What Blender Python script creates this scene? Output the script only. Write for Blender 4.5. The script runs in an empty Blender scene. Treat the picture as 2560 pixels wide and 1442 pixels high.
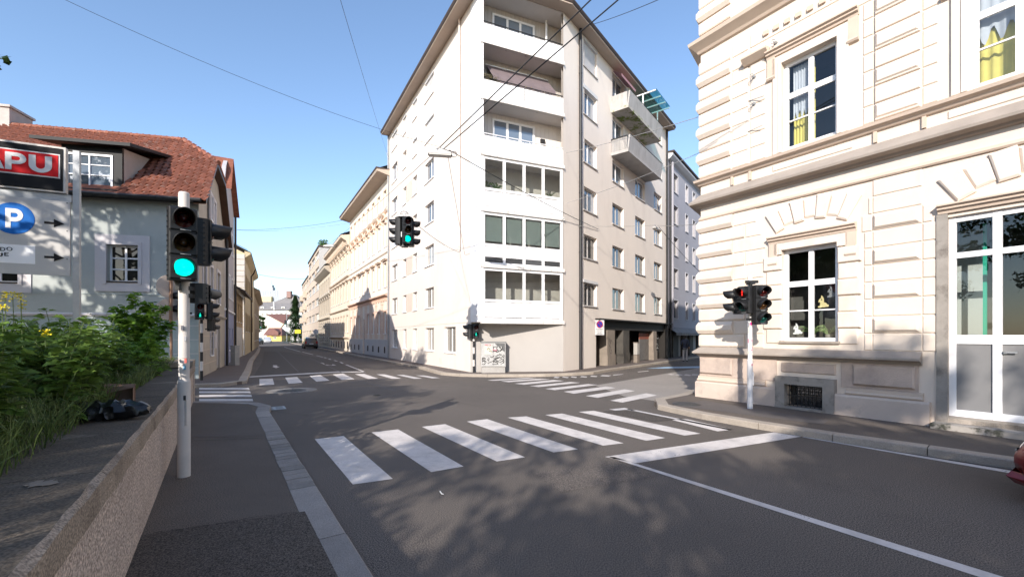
import bpy, bmesh, math, random
from mathutils import Vector, Matrix
from mathutils.geometry import tessellate_polygon
R = math.radians
SC = bpy.context.scene
COL = SC.collection
rnd = random.Random(7)

# ---------------------------------------------------------------- camera
EYE = 1.8                     # height of the lens above the carriageway
FPX, HX, HY = 1080.0, 1280.0, 840.0
cam_d = bpy.data.cameras.new('camera')
cam = bpy.data.objects.new('camera', cam_d)
COL.objects.link(cam)
cam.location = (0, 0, EYE)
cam.rotation_euler = (R(90), 0, 0)
cam_d.sensor_width = 36
cam_d.lens = 36 * FPX / 2560
cam_d.shift_y = (HY - 721) / 2560
cam_d.clip_end = 3000
cam_d.clip_start = 0.05
SC.camera = cam

# ---------------------------------------------------------------- sky, sun, exposure
SUN_EL = 25.0                 # degrees above the horizon
SUN_AZ = (-0.30, -0.954)       # horizontal direction towards the sun
wd = bpy.data.worlds.new('World')
SC.world = wd
wd.use_nodes = True
nt = wd.node_tree
bg = nt.nodes['Background']
sky = nt.nodes.new('ShaderNodeTexSky')
sky.sky_type = 'NISHITA'
sky.sun_disc = False
sky.sun_elevation = R(SUN_EL)
sky.sun_rotation = math.atan2(SUN_AZ[0], SUN_AZ[1])
sky.altitude = 350
sky.air_density = 1.0
sky.dust_density = 0.8
sky.ozone_density = 2.2
nt.links.new(sky.outputs[0], bg.inputs[0])
bg.inputs[1].default_value = 0.15
sl = bpy.data.lights.new('sun', 'SUN')
sl.energy = 3.5
sl.angle = R(0.55)
sl.color = (1.0, 0.93, 0.84)
so = bpy.data.objects.new('sun', sl)
COL.objects.link(so)
so.location = (-30, -45, 40)
_l = math.hypot(*SUN_AZ)
sunv = Vector((SUN_AZ[0] / _l * math.cos(R(SUN_EL)), SUN_AZ[1] / _l * math.cos(R(SUN_EL)), math.sin(R(SUN_EL))))
so.rotation_euler = sunv.to_track_quat('Z', 'Y').to_euler()
vs = SC.view_settings
vs.view_transform = 'Standard'
vs.look = 'None'
vs.gamma = 1
vs.exposure = 0.94
SC.cycles.max_bounces = 8
SC.cycles.transparent_max_bounces = 12
SC.cycles.caustics_reflective = False
SC.cycles.caustics_refractive = False
SC.cycles.use_denoising = True

# ---------------------------------------------------------------- helpers
def G(px, py, z=0.0):
    """where the line of sight through a measured image point meets the level z"""
    d = FPX * (EYE - z) / (py - HY)
    return Vector(((px - HX) / FPX * d, d, z))

def P(px, py, d):
    return Vector(((px - HX) / FPX * d, d, EYE + (HY - py) / FPX * d))

class Frame:
    """upright frame: x runs along a facade to the right as one faces it, y goes into the building, z up"""
    def __init__(s, o, dx, dy):
        s.o = Vector((o[0], o[1], o[2] if len(o) > 2 else 0.0))
        s.a = math.atan2(dy, dx)
        s.c, s.s = math.cos(s.a), math.sin(s.a)
    def w(s, x, y, z):
        return s.o + Vector((x * s.c - y * s.s, x * s.s + y * s.c, z))
    def uz(s, px, py, y=0.0):
        ex, ey = (px - HX) / FPX, 1.0
        # (t*ex - ox, t*ey - oy) . n = y, n = (-s, c)
        t = (y + s.o.x * -s.s + s.o.y * s.c) / (ex * -s.s + ey * s.c)
        dx, dy = t * ex - s.o.x, t * ey - s.o.y
        return dx * s.c + dy * s.s, EYE + (HY - py) / FPX * t - s.o.z
    def u(s, px, y=0.0):
        return s.uz(px, HY, y)[0]

CACHE = {}

class MB:
    def __init__(s, M=None):
        s.v = []; s.f = []; s.m = []; s.k = 0; s.M = M
    def pt(s, p):
        p = Vector(p)
        if s.M is not None: p = s.M @ p
        s.v.append(p); return len(s.v) - 1
    def poly(s, pts):
        s.f.append([s.pt(p) for p in pts]); s.m.append(s.k); return s
    def faces(s, pts, fs):
        b = [s.pt(p) for p in pts]
        for f in fs:
            s.f.append([b[i] for i in f]); s.m.append(s.k)
        return s
    def box(s, x0, x1, y0, y1, z0, z1):
        return s.faces([(x0,y0,z0),(x1,y0,z0),(x1,y1,z0),(x0,y1,z0),(x0,y0,z1),(x1,y0,z1),(x1,y1,z1),(x0,y1,z1)],
                       [(0,3,2,1),(4,5,6,7),(0,1,5,4),(1,2,6,5),(2,3,7,6),(3,0,4,7)])
    def boss(s, x0, x1, z0, z1, p, b, y=0.0):
        """raised block with chamfered arrises standing out of the plane y"""
        return s.faces([(x0,y,z0),(x1,y,z0),(x1,y,z1),(x0,y,z1),(x0,y-p+b,z0),(x1,y-p+b,z0),(x1,y-p+b,z1),(x0,y-p+b,z1),
                        (x0+b,y-p,z0+b),(x1-b,y-p,z0+b),(x1-b,y-p,z1-b),(x0+b,y-p,z1-b)],
                       [(0,1,5,4),(1,2,6,5),(2,3,7,6),(3,0,4,7),(4,5,9,8),(5,6,10,9),(6,7,11,10),(7,4,8,11),(8,9,10,11)])
    def cyl(s, p0, p1, r0, r1=None, n=10, caps=True):
        r1 = r0 if r1 is None else r1
        p0, p1 = Vector(p0), Vector(p1)
        d = (p1 - p0).normalized()
        a = d.orthogonal().normalized(); b = d.cross(a)
        pts = []
        for p, r in ((p0, r0), (p1, r1)):
            for i in range(n):
                t = 2 * math.pi * i / n
                pts.append(p + (a * math.cos(t) + b * math.sin(t)) * r)
        fs = [(i, (i+1) % n, n + (i+1) % n, n + i) for i in range(n)]
        if caps: fs += [tuple(range(n))[::-1], tuple(range(n, 2*n))]
        return s.faces(pts, fs)
    def tube(s, pts, r, n=5):
        pts = [Vector(p) for p in pts]
        rs = r if isinstance(r, (list, tuple)) else [r] * len(pts)
        ring = []; a = None
        for i, p in enumerate(pts):
            d = (pts[min(i+1, len(pts)-1)] - pts[max(i-1, 0)]).normalized()
            a = d.orthogonal().normalized() if a is None else (a - d * a.dot(d)).normalized()
            b = d.cross(a)
            ring += [p + (a * math.cos(2*math.pi*k/n) + b * math.sin(2*math.pi*k/n)) * rs[i] for k in range(n)]
        fs = []
        for i in range(len(pts) - 1):
            for k in range(n):
                fs.append((i*n+k, i*n+(k+1) % n, (i+1)*n+(k+1) % n, (i+1)*n+k))
        fs += [tuple(range(n))[::-1], tuple(range((len(pts)-1)*n, len(pts)*n))]
        return s.faces(ring, fs)
    def prism(s, pts, y0, y1):
        """outline in x,z pushed from y0 to y1"""
        n = len(pts)
        return s.faces([(x, y0, z) for x, z in pts] + [(x, y1, z) for x, z in pts],
                       [tuple(range(n)), tuple(range(n, 2*n))[::-1]] + [(i, (i+1) % n, n+(i+1) % n, n+i) for i in range(n)])
    def slab(s, pts, z0, z1):
        """outline in x,y pushed from z0 to z1"""
        n = len(pts)
        return s.faces([(p[0], p[1], z0) for p in pts] + [(p[0], p[1], z1) for p in pts],
                       [tuple(range(n))[::-1], tuple(range(n, 2*n))] + [(i, (i+1) % n, n+(i+1) % n, n+i) for i in range(n)])
    def sweep(s, path, prof):
        """moulding: prof [(out, z)] carried along the plan line path; out is to the right-hand side of travel"""
        n = len(path); pr = len(prof); pts = []
        for i, p in enumerate(path):
            p = Vector((p[0], p[1]))
            ns = []
            if i > 0: d = (p - Vector(path[i-1][:2])).normalized(); ns.append(Vector((d.y, -d.x)))
            if i < n-1: d = (Vector(path[i+1][:2]) - p).normalized(); ns.append(Vector((d.y, -d.x)))
            if len(ns) == 2:
                mm = (ns[0] + ns[1]).normalized(); mm = mm / max(0.3, mm.dot(ns[0]))
            else: mm = ns[0]
            for o, z in prof: pts.append((p.x + mm.x*o, p.y + mm.y*o, z))
        fs = []
        for i in range(n-1):
            for j in range(pr):
                k = (j+1) % pr
                fs.append((i*pr+j, (i+1)*pr+j, (i+1)*pr+k, i*pr+k))
        fs += [tuple(range(pr)), tuple(range((n-1)*pr, n*pr))[::-1]]
        return s.faces(pts, fs)
    def mesh(s, name, mats, smooth=False):
        me = bpy.data.meshes.new(name)
        me.from_pydata([tuple(p) for p in s.v], [], s.f)
        mats = mats if isinstance(mats, (list, tuple)) else [mats]
        for m in mats: me.materials.append(m)
        if any(s.m): me.polygons.foreach_set('material_index', s.m)
        if smooth: me.polygons.foreach_set('use_smooth', [True] * len(s.f))
        me.update()
        return me
    def build(s, name, mats, parent=None, fr=None, off=(0, 0, 0), smooth=False):
        return place(name, s.mesh(name, mats, smooth), parent, fr, off)

def place(name, me, parent=None, fr=None, off=(0, 0, 0), a=0.0):
    o = bpy.data.objects.new(name, me)
    COL.objects.link(o)
    if fr is not None:
        o.location = fr.w(*off)
        o.rotation_euler = (0, 0, fr.a + a)
        if parent is not None: o.location = o.location - parent.location
    else:
        o.location = off
        o.rotation_euler = (0, 0, a)
    o.parent = parent
    return o

def tag(o, label, cat, group=None, kind=None):
    if label: o['label'] = label
    if cat: o['category'] = cat
    if group: o['group'] = group
    if kind: o['kind'] = kind
    return o

def thing(name, label, cat, loc, group=None):
    o = bpy.data.objects.new(name, None)
    o.empty_display_size = 0.3
    COL.objects.link(o)
    o.location = loc
    return tag(o, label, cat, group)

def smoothed(o, ang=40):
    me = o.data
    me.polygons.foreach_set('use_smooth', [True] * len(me.polygons))
    try: me.set_sharp_from_angle(angle=R(ang))
    except Exception: pass
    return o

# ---------------------------------------------------------------- materials
MATS = {}
def mat(name, col, rough=0.85, var=0.12, scale=1.5, bump=0.15, bscale=40.0, spec=0.3, metal=0.0, rand=0.0,
        stain=None, stain_scale=0.6, stain_lo=0.55, stain_hi=0.75, speck=0.0, speck_scale=300.0, coords='pos', stretch=(1, 1, 1), bdist=0.01):
    if name in MATS: return MATS[name]
    m = bpy.data.materials.new(name); m.use_nodes = True
    t = m.node_tree; N = t.nodes; L = t.links
    b = N['Principled BSDF']
    b.inputs['Roughness'].default_value = rough
    b.inputs['Specular IOR Level'].default_value = spec
    b.inputs['Metallic'].default_value = metal
    if coords == 'pos':
        c = N.new('ShaderNodeNewGeometry').outputs['Position']
    else:
        c = N.new('ShaderNodeTexCoord').outputs['Object']
    mp = N.new('ShaderNodeMapping'); mp.inputs['Scale'].default_value = stretch
    L.new(c, mp.inputs['Vector']); c = mp.outputs[0]
    n1 = N.new('ShaderNodeTexNoise'); n1.inputs['Scale'].default_value = scale; n1.inputs['Detail'].default_value = 6; n1.inputs['Roughness'].default_value = 0.65
    L.new(c, n1.inputs['Vector'])
    mr = N.new('ShaderNodeMapRange'); mr.inputs['From Min'].default_value = 0.25; mr.inputs['From Max'].default_value = 0.75
    mr.inputs['To Min'].default_value = 1 - var; mr.inputs['To Max'].default_value = 1 + var
    L.new(n1.outputs['Fac'], mr.inputs['Value'])
    hs = N.new('ShaderNodeHueSaturation'); hs.inputs['Color'].default_value = (*col, 1)
    val = mr.outputs[0]
    if rand:
        oi = N.new('ShaderNodeObjectInfo')
        r2 = N.new('ShaderNodeMapRange'); r2.inputs['To Min'].default_value = 1 - rand; r2.inputs['To Max'].default_value = 1 + rand
        L.new(oi.outputs['Random'], r2.inputs['Value'])
        mu = N.new('ShaderNodeMath'); mu.operation = 'MULTIPLY'
        L.new(val, mu.inputs[0]); L.new(r2.outputs[0], mu.inputs[1]); val = mu.outputs[0]
    if speck:
        ns = N.new('ShaderNodeTexNoise'); ns.inputs['Scale'].default_value = speck_scale; ns.inputs['Detail'].default_value = 2
        L.new(c, ns.inputs['Vector'])
        r3 = N.new('ShaderNodeMapRange'); r3.inputs['From Min'].default_value = 0.36; r3.inputs['From Max'].default_value = 0.66
        r3.inputs['To Min'].default_value = 1 - speck; r3.inputs['To Max'].default_value = 1 + speck
        L.new(ns.outputs['Fac'], r3.inputs['Value'])
        mu = N.new('ShaderNodeMath'); mu.operation = 'MULTIPLY'
        L.new(val, mu.inputs[0]); L.new(r3.outputs[0], mu.inputs[1]); val = mu.outputs[0]
    L.new(val, hs.inputs['Value'])
    out = hs.outputs[0]
    if stain:
        n2 = N.new('ShaderNodeTexNoise'); n2.inputs['Scale'].default_value = stain_scale; n2.inputs['Detail'].default_value = 8; n2.inputs['Roughness'].default_value = 0.7
        L.new(c, n2.inputs['Vector'])
        r4 = N.new('ShaderNodeMapRange'); r4.inputs['From Min'].default_value = stain_lo; r4.inputs['From Max'].default_value = stain_hi
        L.new(n2.outputs['Fac'], r4.inputs['Value'])
        mx = N.new('ShaderNodeMixRGB'); mx.inputs[2].default_value = (*stain, 1)
        L.new(r4.outputs[0], mx.inputs[0]); L.new(out, mx.inputs[1]); out = mx.outputs[0]
    L.new(out, b.inputs['Base Color'])
    if bump:
        n3 = N.new('ShaderNodeTexNoise'); n3.inputs['Scale'].default_value = bscale; n3.inputs['Detail'].default_value = 4
        L.new(c, n3.inputs['Vector'])
        bp = N.new('ShaderNodeBump'); bp.inputs['Strength'].default_value = bump; bp.inputs['Distance'].default_value = bdist
        L.new(n3.outputs['Fac'], bp.inputs['Height']); L.new(bp.outputs[0], b.inputs['Normal'])
    MATS[name] = m
    return m

def emis(name, col, strength, base=(0.02, 0.02, 0.02)):
    if name in MATS: return MATS[name]
    m = bpy.data.materials.new(name); m.use_nodes = True
    b = m.node_tree.nodes['Principled BSDF']
    b.inputs['Base Color'].default_value = (*base, 1)
    b.inputs['Emission Color'].default_value = (*col, 1)
    b.inputs['Emission Strength'].default_value = strength
    b.inputs['Roughness'].default_value = 0.3
    MATS[name] = m
    return m

def glass(name, tint=(0.93, 0.97, 0.96), ior=1.7, rough=0.0):
    """clear pane: see-through mixed with a mirror by the Fresnel law"""
    if name in MATS: return MATS[name]
    m = bpy.data.materials.new(name); m.use_nodes = True
    t = m.node_tree; N = t.nodes; L = t.links
    N.remove(N['Principled BSDF'])
    tr = N.new('ShaderNodeBsdfTransparent'); tr.inputs[0].default_value = (*tint, 1)
    gl = N.new('ShaderNodeBsdfGlossy'); gl.inputs['Roughness'].default_value = rough
    lw = N.new('ShaderNodeLayerWeight'); lw.inputs['Blend'].default_value = 0.5
    pw = N.new('ShaderNodeMath'); pw.operation = 'POWER'; pw.inputs[1].default_value = 5; L.new(lw.outputs['Facing'], pw.inputs[0])
    f0 = ((ior-1)/(ior+1))**2
    ma = N.new('ShaderNodeMath'); ma.operation = 'MULTIPLY_ADD'; ma.inputs[1].default_value = 1-f0; ma.inputs[2].default_value = f0; L.new(pw.outputs[0], ma.inputs[0])
    mx = N.new('ShaderNodeMixShader')
    L.new(ma.outputs[0], mx.inputs[0]); L.new(tr.outputs[0], mx.inputs[1]); L.new(gl.outputs[0], mx.inputs[2])
    L.new(mx.outputs[0], N['Material Output'].inputs[0])
    MATS[name] = m
    return m

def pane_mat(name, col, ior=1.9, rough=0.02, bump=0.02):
    """window pane seen from far: one dull tone for what stands behind it or for reflected sky, under a mirror coat"""
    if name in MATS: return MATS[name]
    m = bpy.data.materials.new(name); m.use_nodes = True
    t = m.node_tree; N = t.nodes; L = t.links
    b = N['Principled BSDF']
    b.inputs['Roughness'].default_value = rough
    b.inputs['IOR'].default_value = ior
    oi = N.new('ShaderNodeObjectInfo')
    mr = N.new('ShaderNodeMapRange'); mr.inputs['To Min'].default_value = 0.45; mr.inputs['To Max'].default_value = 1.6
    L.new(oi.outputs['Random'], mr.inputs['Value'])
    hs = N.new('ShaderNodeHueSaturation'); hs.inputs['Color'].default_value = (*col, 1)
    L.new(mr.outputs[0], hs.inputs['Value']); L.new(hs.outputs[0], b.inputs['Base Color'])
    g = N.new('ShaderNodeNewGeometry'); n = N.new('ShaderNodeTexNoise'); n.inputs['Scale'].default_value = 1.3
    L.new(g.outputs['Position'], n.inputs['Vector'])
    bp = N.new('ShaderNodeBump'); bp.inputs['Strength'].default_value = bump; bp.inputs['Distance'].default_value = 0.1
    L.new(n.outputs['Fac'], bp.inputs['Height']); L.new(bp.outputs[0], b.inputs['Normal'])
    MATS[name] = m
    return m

def leaf_mat(name, col, col2=None, var=0.35, trans=0.35):
    if name in MATS: return MATS[name]
    m = bpy.data.materials.new(name); m.use_nodes = True
    t = m.node_tree; N = t.nodes; L = t.links
    b = N['Principled BSDF']; b.inputs['Roughness'].default_value = 0.5; b.inputs['Specular IOR Level'].default_value = 0.35
    g = N.new('ShaderNodeNewGeometry')
    n = N.new('ShaderNodeTexNoise'); n.inputs['Scale'].default_value = 2.5; n.inputs['Detail'].default_value = 3
    L.new(g.outputs['Position'], n.inputs['Vector'])
    mx = N.new('ShaderNodeMixRGB'); mx.inputs[1].default_value = (*col, 1); mx.inputs[2].default_value = (*(col2 or [c*1.6 for c in col]), 1)
    mr0 = N.new('ShaderNodeMapRange'); mr0.inputs['From Min'].default_value = 0.35; mr0.inputs['From Max'].default_value = 0.65
    L.new(n.outputs['Fac'], mr0.inputs['Value']); L.new(mr0.outputs[0], mx.inputs[0])
    hs = N.new('ShaderNodeHueSaturation')
    mr = N.new('ShaderNodeMapRange'); mr.inputs['To Min'].default_value = 1 - var; mr.inputs['To Max'].default_value = 1 + var
    L.new(g.outputs['Random Per Island'], mr.inputs['Value']); L.new(mr.outputs[0], hs.inputs['Value'])
    L.new(mx.outputs[0], hs.inputs['Color']); L.new(hs.outputs[0], b.inputs['Base Color'])
    tl = N.new('ShaderNodeBsdfTranslucent'); L.new(hs.outputs[0], tl.inputs[0])
    ms = N.new('ShaderNodeMixShader'); ms.inputs[0].default_value = trans
    L.new(b.outputs[0], ms.inputs[1]); L.new(tl.outputs[0], ms.inputs[2])
    L.new(ms.outputs[0], N['Material Output'].inputs[0])
    MATS[name] = m
    return m

def paint_mat(name, col, wear=0.5):
    """road paint: worn through to the asphalt below in small flecks"""
    if name in MATS: return MATS[name]
    m = bpy.data.materials.new(name); m.use_nodes = True
    t = m.node_tree; N = t.nodes; L = t.links
    b = N['Principled BSDF']; b.inputs['Roughness'].default_value = 0.7; b.inputs['Specular IOR Level'].default_value = 0.2
    g = N.new('ShaderNodeNewGeometry')
    n1 = N.new('ShaderNodeTexNoise'); n1.inputs['Scale'].default_value = 2.2; n1.inputs['Detail'].default_value = 8; n1.inputs['Roughness'].default_value = 0.75
    n2 = N.new('ShaderNodeTexNoise'); n2.inputs['Scale'].default_value = 45; n2.inputs['Detail'].default_value = 6; n2.inputs['Roughness'].default_value = 0.8
    for n in (n1, n2): L.new(g.outputs['Position'], n.inputs['Vector'])
    hs = N.new('ShaderNodeHueSaturation'); hs.inputs['Color'].default_value = (*col, 1)
    mr = N.new('ShaderNodeMapRange'); mr.inputs['From Min'].default_value = 0.3; mr.inputs['From Max'].default_value = 0.7; mr.inputs['To Min'].default_value = 0.68; mr.inputs['To Max'].default_value = 1.15
    L.new(n1.outputs['Fac'], mr.inputs['Value']); L.new(mr.outputs[0], hs.inputs['Value']); L.new(hs.outputs[0], b.inputs['Base Color'])
    ad = N.new('ShaderNodeMath'); ad.operation = 'ADD'; L.new(n1.outputs['Fac'], ad.inputs[0]); L.new(n2.outputs['Fac'], ad.inputs[1])
    r2 = N.new('ShaderNodeMapRange'); r2.inputs['From Min'].default_value = 1.38 - 0.3 * wear; r2.inputs['From Max'].default_value = 1.5 - 0.3 * wear
    L.new(ad.outputs[0], r2.inputs['Value'])
    tr = N.new('ShaderNodeBsdfTransparent'); ms = N.new('ShaderNodeMixShader')
    L.new(r2.outputs[0], ms.inputs[0]); L.new(b.outputs[0], ms.inputs[1]); L.new(tr.outputs[0], ms.inputs[2])
    L.new(ms.outputs[0], N['Material Output'].inputs[0])
    MATS[name] = m
    return m

M_asph = mat('asphalt', (0.138, 0.118, 0.104), 0.85, 0.24, 0.6, 0.28, 170, 0.3, speck=0.85, speck_scale=95, stain=(0.09, 0.077, 0.068), stain_scale=0.3, stain_lo=0.42, stain_hi=0.68, bdist=0.012)
M_asph_old = mat('asphalt_old', (0.30, 0.27, 0.245), 0.85, 0.1, 0.7, 0.4, 110, 0.3, speck=0.25, speck_scale=110)
M_asph_new = mat('asphalt_new', (0.08, 0.068, 0.06), 0.8, 0.1, 1.5, 0.5, 90, 0.3, speck=0.5, speck_scale=75)
M_walk = mat('footway_asphalt', (0.13, 0.108, 0.092), 0.88, 0.18, 0.8, 0.28, 170, 0.25, speck=0.65, speck_scale=100, stain=(0.095, 0.078, 0.067), stain_scale=0.5, stain_lo=0.5, stain_hi=0.8)
M_walk2 = mat('footway_asphalt_dark', (0.088, 0.073, 0.062), 0.88, 0.18, 0.8, 0.28, 170, 0.25, speck=0.7, speck_scale=100)
M_walk3 = mat('footway_asphalt_red', (0.14, 0.113, 0.1), 0.85, 0.14, 0.8, 0.4, 150, 0.3, speck=0.3, speck_scale=120)
M_kerb = mat('kerb_granite', (0.27, 0.25, 0.235), 0.75, 0.14, 3.0, 0.3, 90, 0.3, rand=0.12, speck=0.25, speck_scale=140)
M_sett = mat('kerb_sett', (0.23, 0.215, 0.2), 0.8, 0.2, 5.0, 0.6, 35, 0.3, rand=0.15, speck=0.3, speck_scale=120)
M_kerb_w = mat('kerb_warm', (0.36, 0.31, 0.26), 0.8, 0.15, 3.0, 0.3, 90, 0.3, rand=0.1, speck=0.25, speck_scale=140)
M_paint = paint_mat('road_paint', (0.66, 0.61, 0.58), 0.8)
M_paint2 = paint_mat('road_paint_worn', (0.6, 0.57, 0.56), 0.9)
M_paintb = paint_mat('road_paint_blue', (0.35, 0.5, 0.68), 0.6)
M_white = mat('white_frame', (0.8, 0.79, 0.8), 0.45, 0.04, 2, 0.02, 20, 0.4)
M_greyf = mat('grey_frame', (0.5, 0.47, 0.45), 0.5, 0.06, 2, 0.02, 20, 0.4)
M_dark = mat('dark_metal', (0.02, 0.02, 0.022), 0.5, 0.15, 4, 0.03, 40, 0.4)
M_galv = mat('galvanised', (0.33, 0.34, 0.35), 0.55, 0.15, 5, 0.05, 40, 0.4, metal=0.4)
M_black = mat('signal_black', (0.012, 0.012, 0.013), 0.45, 0.2, 6, 0.04, 60, 0.4)
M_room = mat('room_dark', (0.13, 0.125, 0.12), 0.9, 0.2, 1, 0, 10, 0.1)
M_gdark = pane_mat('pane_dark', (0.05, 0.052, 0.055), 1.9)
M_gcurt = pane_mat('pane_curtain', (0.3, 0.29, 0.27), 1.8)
M_gblue = pane_mat('pane_sky_tint', (0.12, 0.15, 0.19), 2.4)  # blue base colour stands in for reflected sky
M_glass = glass('clear_glass', (0.85, 0.88, 0.87), 1.8)
M_bglass = glass('bay_glass', (0.8, 0.83, 0.82), 2.3)
M_gdeep = pane_mat('pane_deep', (0.025, 0.023, 0.02), 1.45)

# ---------------------------------------------------------------- facade pieces
def wall(T, name, fr, x0, x1, z0, z1, holes, m, dep=0.2, sub=None, off=(0, 0, 0)):
    """wall face with real openings; each opening gets its reveal"""
    b = MB()
    xs = sorted({x0, x1, *[max(x0, min(x1, h[0])) for h in holes], *[max(x0, min(x1, h[1])) for h in holes]})
    zs = sorted({z0, z1, *[max(z0, min(z1, h[2])) for h in holes], *[max(z0, min(z1, h[3])) for h in holes]})
    for i in range(len(xs) - 1):
        # merge vertical runs of solid cells
        run = None
        for j in range(len(zs) - 1):
            cx, cz = (xs[i]+xs[i+1])/2, (zs[j]+zs[j+1])/2
            solid = not any(h[0] < cx < h[1] and h[2] < cz < h[3] for h in holes)
            if solid: run = [zs[j], zs[j+1]] if run is None else [run[0], zs[j+1]]
            if (not solid or j == len(zs) - 2) and run:
                b.poly([(xs[i],0,run[0]),(xs[i+1],0,run[0]),(xs[i+1],0,run[1]),(xs[i],0,run[1])]); run = None
    for a, c, d, e in [h[:4] for h in holes]:
        b.poly([(a,0,d),(c,0,d),(c,dep,d),(a,dep,d)]); b.poly([(a,0,e),(a,dep,e),(c,dep,e),(c,0,e)])
        b.poly([(a,0,d),(a,dep,d),(a,dep,e),(a,0,e)]); b.poly([(c,0,d),(c,0,e),(c,dep,e),(c,dep,d)])
    return b.build(name, m, T, fr, off)

def window(T, fr, x, z, w, h, cols=2, rows=(1.0,), dep=0.12, fm=None, gm=None, sill=True, t=0.055, sm=None, surround=None, sm2=None, hood=None, off_y=0.0, name='window', splitx=None):
    """window (frame) > pane each, sill, surround, hood; x is its left edge, z its lower edge"""
    fm = fm or M_white; gm = gm or M_gdark
    thin = ((0.36, 0.36, 0.42) == rows)
    key = ('win', round(w,3), round(h,3), cols, rows, dep, fm.name, t, splitx)
    if key not in CACHE:
        b = MB(); y0, y1 = dep, dep + 0.06
        b.box(0, t, y0, y1, 0, h); b.box(w-t, w, y0, y1, 0, h); b.box(t, w-t, y0, y1, 0, t); b.box(t, w-t, y0, y1, h-t, h)
        xe = [t + (w-2*t)*i/cols for i in range(cols+1)]
        if splitx: xe = [t] + [w*q for q in splitx] + [w-t]
        ze = [t]; acc = 0
        for q in rows: acc += q; ze.append(t + (h-2*t)*acc/sum(rows))
        for q in xe[1:-1]: b.box(q-t*0.6, q+t*0.6, y0+0.006, y1, t, h-t)
        for j_, q in enumerate(ze[1:-1]):
            tt = t*(0.16 if j_ == 0 else 0.75) if thin else t*0.45
            for i in range(len(xe)-1): b.box(xe[i]+t*0.6*(i > 0), xe[i+1]-t*0.6*(i < len(xe)-2), y0+0.012, y1, q-tt, q+tt)
        panes = []
        for i in range(len(xe)-1):
            for j in range(len(ze)-1):
                key2 = ('pane', round(xe[i+1]-xe[i],3), round(ze[j+1]-ze[j],3))
                panes.append((xe[i], ze[j], xe[i+1]-xe[i], ze[j+1]-ze[j]))
        CACHE[key] = (b.mesh('window', fm), panes)
    me, panes = CACHE[key]
    o = place(name, me, T, fr, (x, off_y, z))
    for (a, c, pw, ph) in panes:
        k2 = ('pane', round(pw,3), round(ph,3), gm.name)
        if k2 not in CACHE:
            CACHE[k2] = MB().poly([(0,0,0),(pw,0,0),(pw,0,ph),(0,0,ph)]).mesh('pane', gm)
        place('pane', CACHE[k2], o, None, (a, dep + 0.035, c))
    if sill:
        k3 = ('sill', round(w,3), dep, (sm or M_white).name)
        if k3 not in CACHE:
            CACHE[k3] = MB().box(-0.05, w+0.05, -0.06, dep+0.01, -0.045, 0.008).mesh('sill', sm or M_white)
        place('sill', CACHE[k3], o)
    if surround:
        k4 = ('sur', round(w,3), round(h,3), surround, sm2.name)
        if k4 not in CACHE:
            s_, p_ = surround; b = MB()
            b.box(-s_, 0, -p_, 0.02, -0.02, h+s_); b.box(w, w+s_, -p_, 0.02, -0.02, h+s_); b.box(0, w, -p_, 0.02, h, h+s_)
            CACHE[k4] = b.mesh('surround', sm2)
        place('surround', CACHE[k4], o)
    if hood:
        kind, hs_, hp = hood
        k5 = ('hood', round(w,3), round(h,3), hood, sm2.name)
        if k5 not in CACHE:
            b = MB(); z0 = h + hs_
            if kind == 'flat':
                b.box(-0.22, w+0.22, -hp, 0, z0, z0+0.07); b.box(-0.28, w+0.28, -hp-0.06, 0, z0+0.07, z0+0.13)
            elif kind == 'gable':
                b.box(-0.25, w+0.25, -hp, 0, z0, z0+0.08)
                b.prism([(-0.28, z0+0.08), (w+0.28, z0+0.08), (w/2, z0+0.5)], -hp*0.4, 0)
                b.prism([(-0.33, z0+0.08), (-0.2, z0+0.08), (w/2, z0+0.47), (w+0.2, z0+0.08), (w+0.33, z0+0.08), (w/2, z0+0.6)], -hp, -hp*0.4)
                for q in (-0.17, w+0.05): b.box(q, q+0.12, -hp*0.8, 0, z0-0.3, z0)
            CACHE[k5] = b.mesh('hood', sm2)
        place('hood', CACHE[k5], o)
    return o

# ================================================================ GROUND
def sheet(name, pts, z, m, parent=None, kind='structure', thick=0.0):
    b = MB()
    if thick: b.slab(pts, z - thick, z)
    else: b.poly([(p[0], p[1], z) for p in pts])
    o = b.build(name, m, parent)
    if parent is None: o['kind'] = kind
    return o

M_soil = mat('soil', (0.07, 0.055, 0.04), 0.95, 0.3, 3, 0.8, 20, 0.1)
sheet('ground', [(-900, -300), (900, -300), (900, 1500), (-900, 1500)], -0.03, mat('far_ground', (0.16, 0.15, 0.13), 0.95, 0.2, 0.05, 0.1, 5))
road = sheet('road', [(-120, -60), (60, -60), (60, 175), (-120, 175)], 0.0, M_asph)

def gp(pts, z=0.004):
    return [G(x, y, z) for x, y in pts]
def mark(name, pts, m, z=0.004):
    b = MB().poly([(p.x, p.y, z) for p in gp(pts, z)])
    return b.build(name, m, road)

# lighter old asphalt of the right-hand street, dark repair patches
mark('old_asphalt_patch', [(1488, 963), (1762, 917), (1860, 903), (1900, 925), (1762, 972), (1640, 1002), (1560, 990)], M_asph_old, 0.003)
mark('asphalt_patch', [(632, 944), (905, 930), (838, 902), (722, 880), (660, 878), (655, 905)], M_asph_new, 0.003)

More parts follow.
